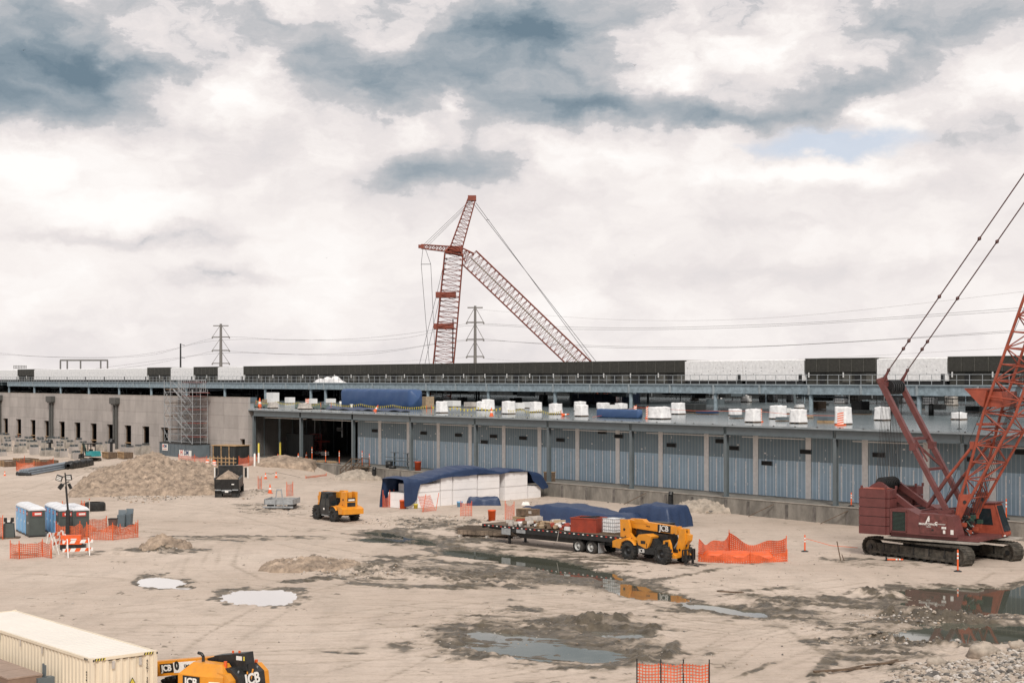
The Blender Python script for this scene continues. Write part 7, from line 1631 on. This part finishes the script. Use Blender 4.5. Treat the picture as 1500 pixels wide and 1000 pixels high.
# ---------------- far crane, power poles, gantry ----------------
def far(px, py, Y): return Vector(((px-750)/F*Y, Y, H-(py-HZ)*Y/F))
def farcrane():
    Y = 330; t = thing('lattice_tower_crane', far(650, 530, Y)-Vector((0, 0, far(650, 530, Y).z)), 0, 'distant red lattice crane with a luffing jib rising behind the hall', 'crane'); o = t.location.copy(); R_ = M['farred']
    q = lambda x, y, dy=0: far(x, y, Y+dy)-o
    base = q(646, 560); base.z = 0; base.x -= 1
    b = MB(); b.lat(base, q(655, 480), 4.6, 4.3, 3.2, 3.2, 22, .11, .05, R_, up=(0, 1, .001)); b.lat(q(655, 480), q(665, 372), 4.3, 4.0, 3.2, 3, 14, .11, .05, R_, up=(0, 1, .001)); b.lat(q(665, 372), q(667, 362), 4, 2.0, 3, 2.5, 2, .2, .12, R_, up=(0, 1, .001))
    for y in (432, 478): c = q(650+(478-y)*.07, y); b.box(c, (4.4, 3, 1.2), R_)
    b.build('main_boom', t)
    b = MB(); tip = q(846, 530); d = (tip-q(676, 367)); e = q(676, 367)+d*1.9; e.y += 0
    b.lat(q(676, 367), q(688, 378), 1.2, 2.6, 1.5, 3.0, 3, .12, .06, R_, up=(0, 1, 0)); b.lat(q(688, 378), e, 4.2, 4.0, 3.2, 3.2, 54, .11, .045, R_, up=(0, 1, 0)); b.build('luffing_jib', t)
    b = MB(); b.beam(q(690, 378), e, .9, .25, M['farcream'], (1, 0, 1)); up = Vector((d.z, 0, -d.x)).normalized(); 
    o_ = -up*.9
    b.build('jib_walkway', t)
    b = MB(); b.lat(q(668, 364), q(691, 292), 2.6, 1.6, 2.0, 1.6, 12, .09, .045, R_, up=(0, 1, 0)); b.box(q(691.5, 290.5), (1.8, 1.8, 1.1), R_); b.build('jib_strut', t)
    b = MB(); b.lat(q(668, 366), q(617, 361), 1.3, .8, 1.2, 1.0, 10, .12, .06, R_, up=(0, 1, 0)); b.box(q(617, 361), (1.2, 1.2, .7), R_); b.box(q(668, 366), (2.8, 2.4, 1.4), R_); b.build('rear_strut', t)
    K = M['cable']
    for k, (p0, p1) in enumerate([((689, 293), (620, 359)), ((690, 295), (624, 359)), ((691, 296), (627, 360)), ((697, 297), (866, 528)), ((694, 299), (872, 528))]):
        a, c = q(*p0, k*.3), q(*p1, k*.3); 
        if k >= 3: c = c+(c-a)*.5
        b = MB(); b.rod(a, c, .05 if k >= 3 else .035, K, 4); b.build('pendant', t)
    b = MB(); b.rod(q(712.5, 322), q(717, 322.5), .05, K, 4)
    for p0, p1, p2 in (((619.5, 364), (617, 387), (629, 535)), ((623, 364), (631, 387), (638, 535)), ((652, 378), (640, 430), (614, 535)), ((654, 378), (643, 440), (622, 535))): b.tube([q(*p0), q(*p1), q(*p2)], .045, K, 4)
    b.rod(q(617, 387), q(631, 387), .06, K, 4); b.rod(q(663, 530), q(663.5, 467), .14, K, 5); b.build('backstay', t)
farcrane()
POLES = [(696, 450, 500, 37, [450.5, 472, 497, 522], 12.5, 'tall steel power pole right of the distant crane'), (323.5, 476, 620, 34, [477, 493.5, 513, 532], 12.5, 'steel power pole with cross arms above the left roofline')]
def poles():
    for px, py, Y, h, arms, w, lab in POLES:
        top = far(px, py, Y); t = thing('power_pole', Vector((top.x, top.y, 0)), 0, lab, 'power pole'); P = M['pole']; b = MB(); b.rod((0, 0, 0), (0, 0, top.z+.5), .85*Y/620, P, 10, .5*Y/620); b.build('pole', t)
        for i, ay in enumerate(arms):
            z = far(px, ay, Y).z; hw = w*Y/F*(.9 if i == 0 else 1.0)
            b = MB(); b.beam((-hw, 0, z), (hw, 0, z), .35, .4, P)
            if i:
                for s in (-1, 1): b.rod((s*hw, 0, z), (0, 0, z+5.2), .09, P, 4); b.box((s*hw, 0, z-.3), (.5, .4, .6), P)
            b.build('cross_arm', t)
    top = far(264.5, 503, 560); t = thing('timber_pole', Vector((top.x, top.y, 0)), 0, 'thin dark timber pole left of the steel power pole', 'power pole'); b = MB(); b.rod((0, 0, 0), (0, 0, top.z), .42, M['black'], 8, .28); b.build('pole', t)
    b = MB()
    for dz in (.2, 5, 9.5, 14): b.beam((-.2, 0, top.z-dz), (1.6, 0, top.z-dz-.5), .15, .15, M['black'])
    b.build('insulator_arm', t)
    # portal gantry
    Y = 420; t = thing('steel_portal', Vector((far(88, 555, Y).x, Y, 0)), 0, 'low grey steel portal frame beyond the left roof', 'portal'); o = t.location.copy(); b = MB()
    b.beam(far(88, 527.5, Y)-o, far(158, 527.5, Y)-o, .4, .45, M['pole']); b.build('beam', t)
    for px in (88.5, 98.5, 118, 147.5, 157.5): b = MB(); a = far(px, 528, Y)-o; b.beam((a.x, 0, 0), (a.x, 0, a.z), .35, .35, M['pole'], (0, 1, 0)); b.build('post', t)
    b = MB(); Y = 450; o2 = far(27, 540, Y)
    for k in range(9): b.beam(far(20+k*2.3, 540, Y)-o2, far(20+k*2.3, 535, Y)-o2, .12, .12, M['pole'], (0, 1, 0))
    b.beam(far(20, 536, Y)-o2, far(39, 536, Y)-o2, .15, .15, M['pole']); b.beam(far(20, 539, Y)-o2, far(39, 538, Y)-o2, .15, .15, M['pole']); tag(b.build('distant_rack', None, o2), 'small distant steel rack above the far left roof', 'steel rack')
    # wires: sagging lines through traced points
    W = [[(-60, 512, 700), (0, 517, 690), (60, 522, 680), (160, 523, 660), (240, 514, 640), (323, 494, 620), (420, 498, 590), (520, 496, 560), (610, 487, 525), (684, 474, 500), (710, 474, 498), (800, 478, 470), (950, 480, 430), (1150, 474, 390), (1300, 465, 370), (1560, 446, 340)],
         [(-60, 514, 700), (0, 519, 690), (120, 524, 665), (220, 520, 645), (323, 498, 620), (560, 498, 545), (684, 477, 500), (820, 482, 465), (1000, 482, 420), (1200, 474, 385), (1560, 450, 340)],
         [(100, 545, 660), (200, 532, 650), (280, 521, 630), (323, 514, 620), (430, 519, 585), (560, 514, 545), (684, 497, 500), (760, 501, 480), (900, 507, 440), (1050, 508, 410), (1200, 503, 385), (1560, 479, 340)],
         [(100, 547, 660), (210, 535, 648), (323, 517, 620), (520, 520, 555), (684, 499, 500), (860, 508, 450), (1080, 509, 405), (1560, 482, 340)],
         [(684, 523, 500), (800, 531, 470), (950, 533, 430), (1150, 527, 390), (1560, 505, 340)], [(420, 535, 590), (560, 530, 545), (684, 523, 500)], [(700, 453, 500), (900, 468, 440), (1150, 464, 390), (1560, 420, 340)]]
    for k, w in enumerate(W):
        pts = [far(*p) for p in w]; sm = []
        for i in range(len(pts)-1):
            p0, p1, p2, p3 = pts[max(0, i-1)], pts[i], pts[i+1], pts[min(len(pts)-1, i+2)]
            for j in range(6):
                f = j/6; sm.append(.5*((2*p1)+(p2-p0)*f+(2*p0-5*p1+4*p2-p3)*f*f+(3*p1-p0-3*p2+p3)*f**3))
        sm.append(pts[-1]); b = MB(); b.tube([v for v in sm], .035 if k < 4 else .022, M['cable'] if k < 4 else M['pole'], 4)
        tag(b.build('power_line'), ORD[k]+' overhead power line from the top, sagging across the sky', 'power line', 'overhead power lines')
poles()
# birds, as small specks in the sky
for (px, py, Y) in [(930, 96, 200), (930, 374, 220), (478, 378, 220), (34, 74, 200)]:
    b = MB(); b.add([(-.32, 0, .1), (-.1, -.06, .04), (0, -.1, 0), (0, .16, 0), (.1, -.06, .04), (.32, 0, .1), (-.1, .08, .05), (.1, .08, .05), (0, 0, -.06)], [(0, 1, 6), (1, 2, 3, 6), (2, 4, 7, 3), (4, 5, 7), (2, 8, 3)], M['black']); tag(b.build('bird', None, far(px, py, Y)), 'tiny dark bird flying '+{96: 'high above the right of the crane', 374: 'midway up the sky right of centre', 378: 'left of the distant crane', 74: 'in the dark cloud at top left'}[py], 'bird')
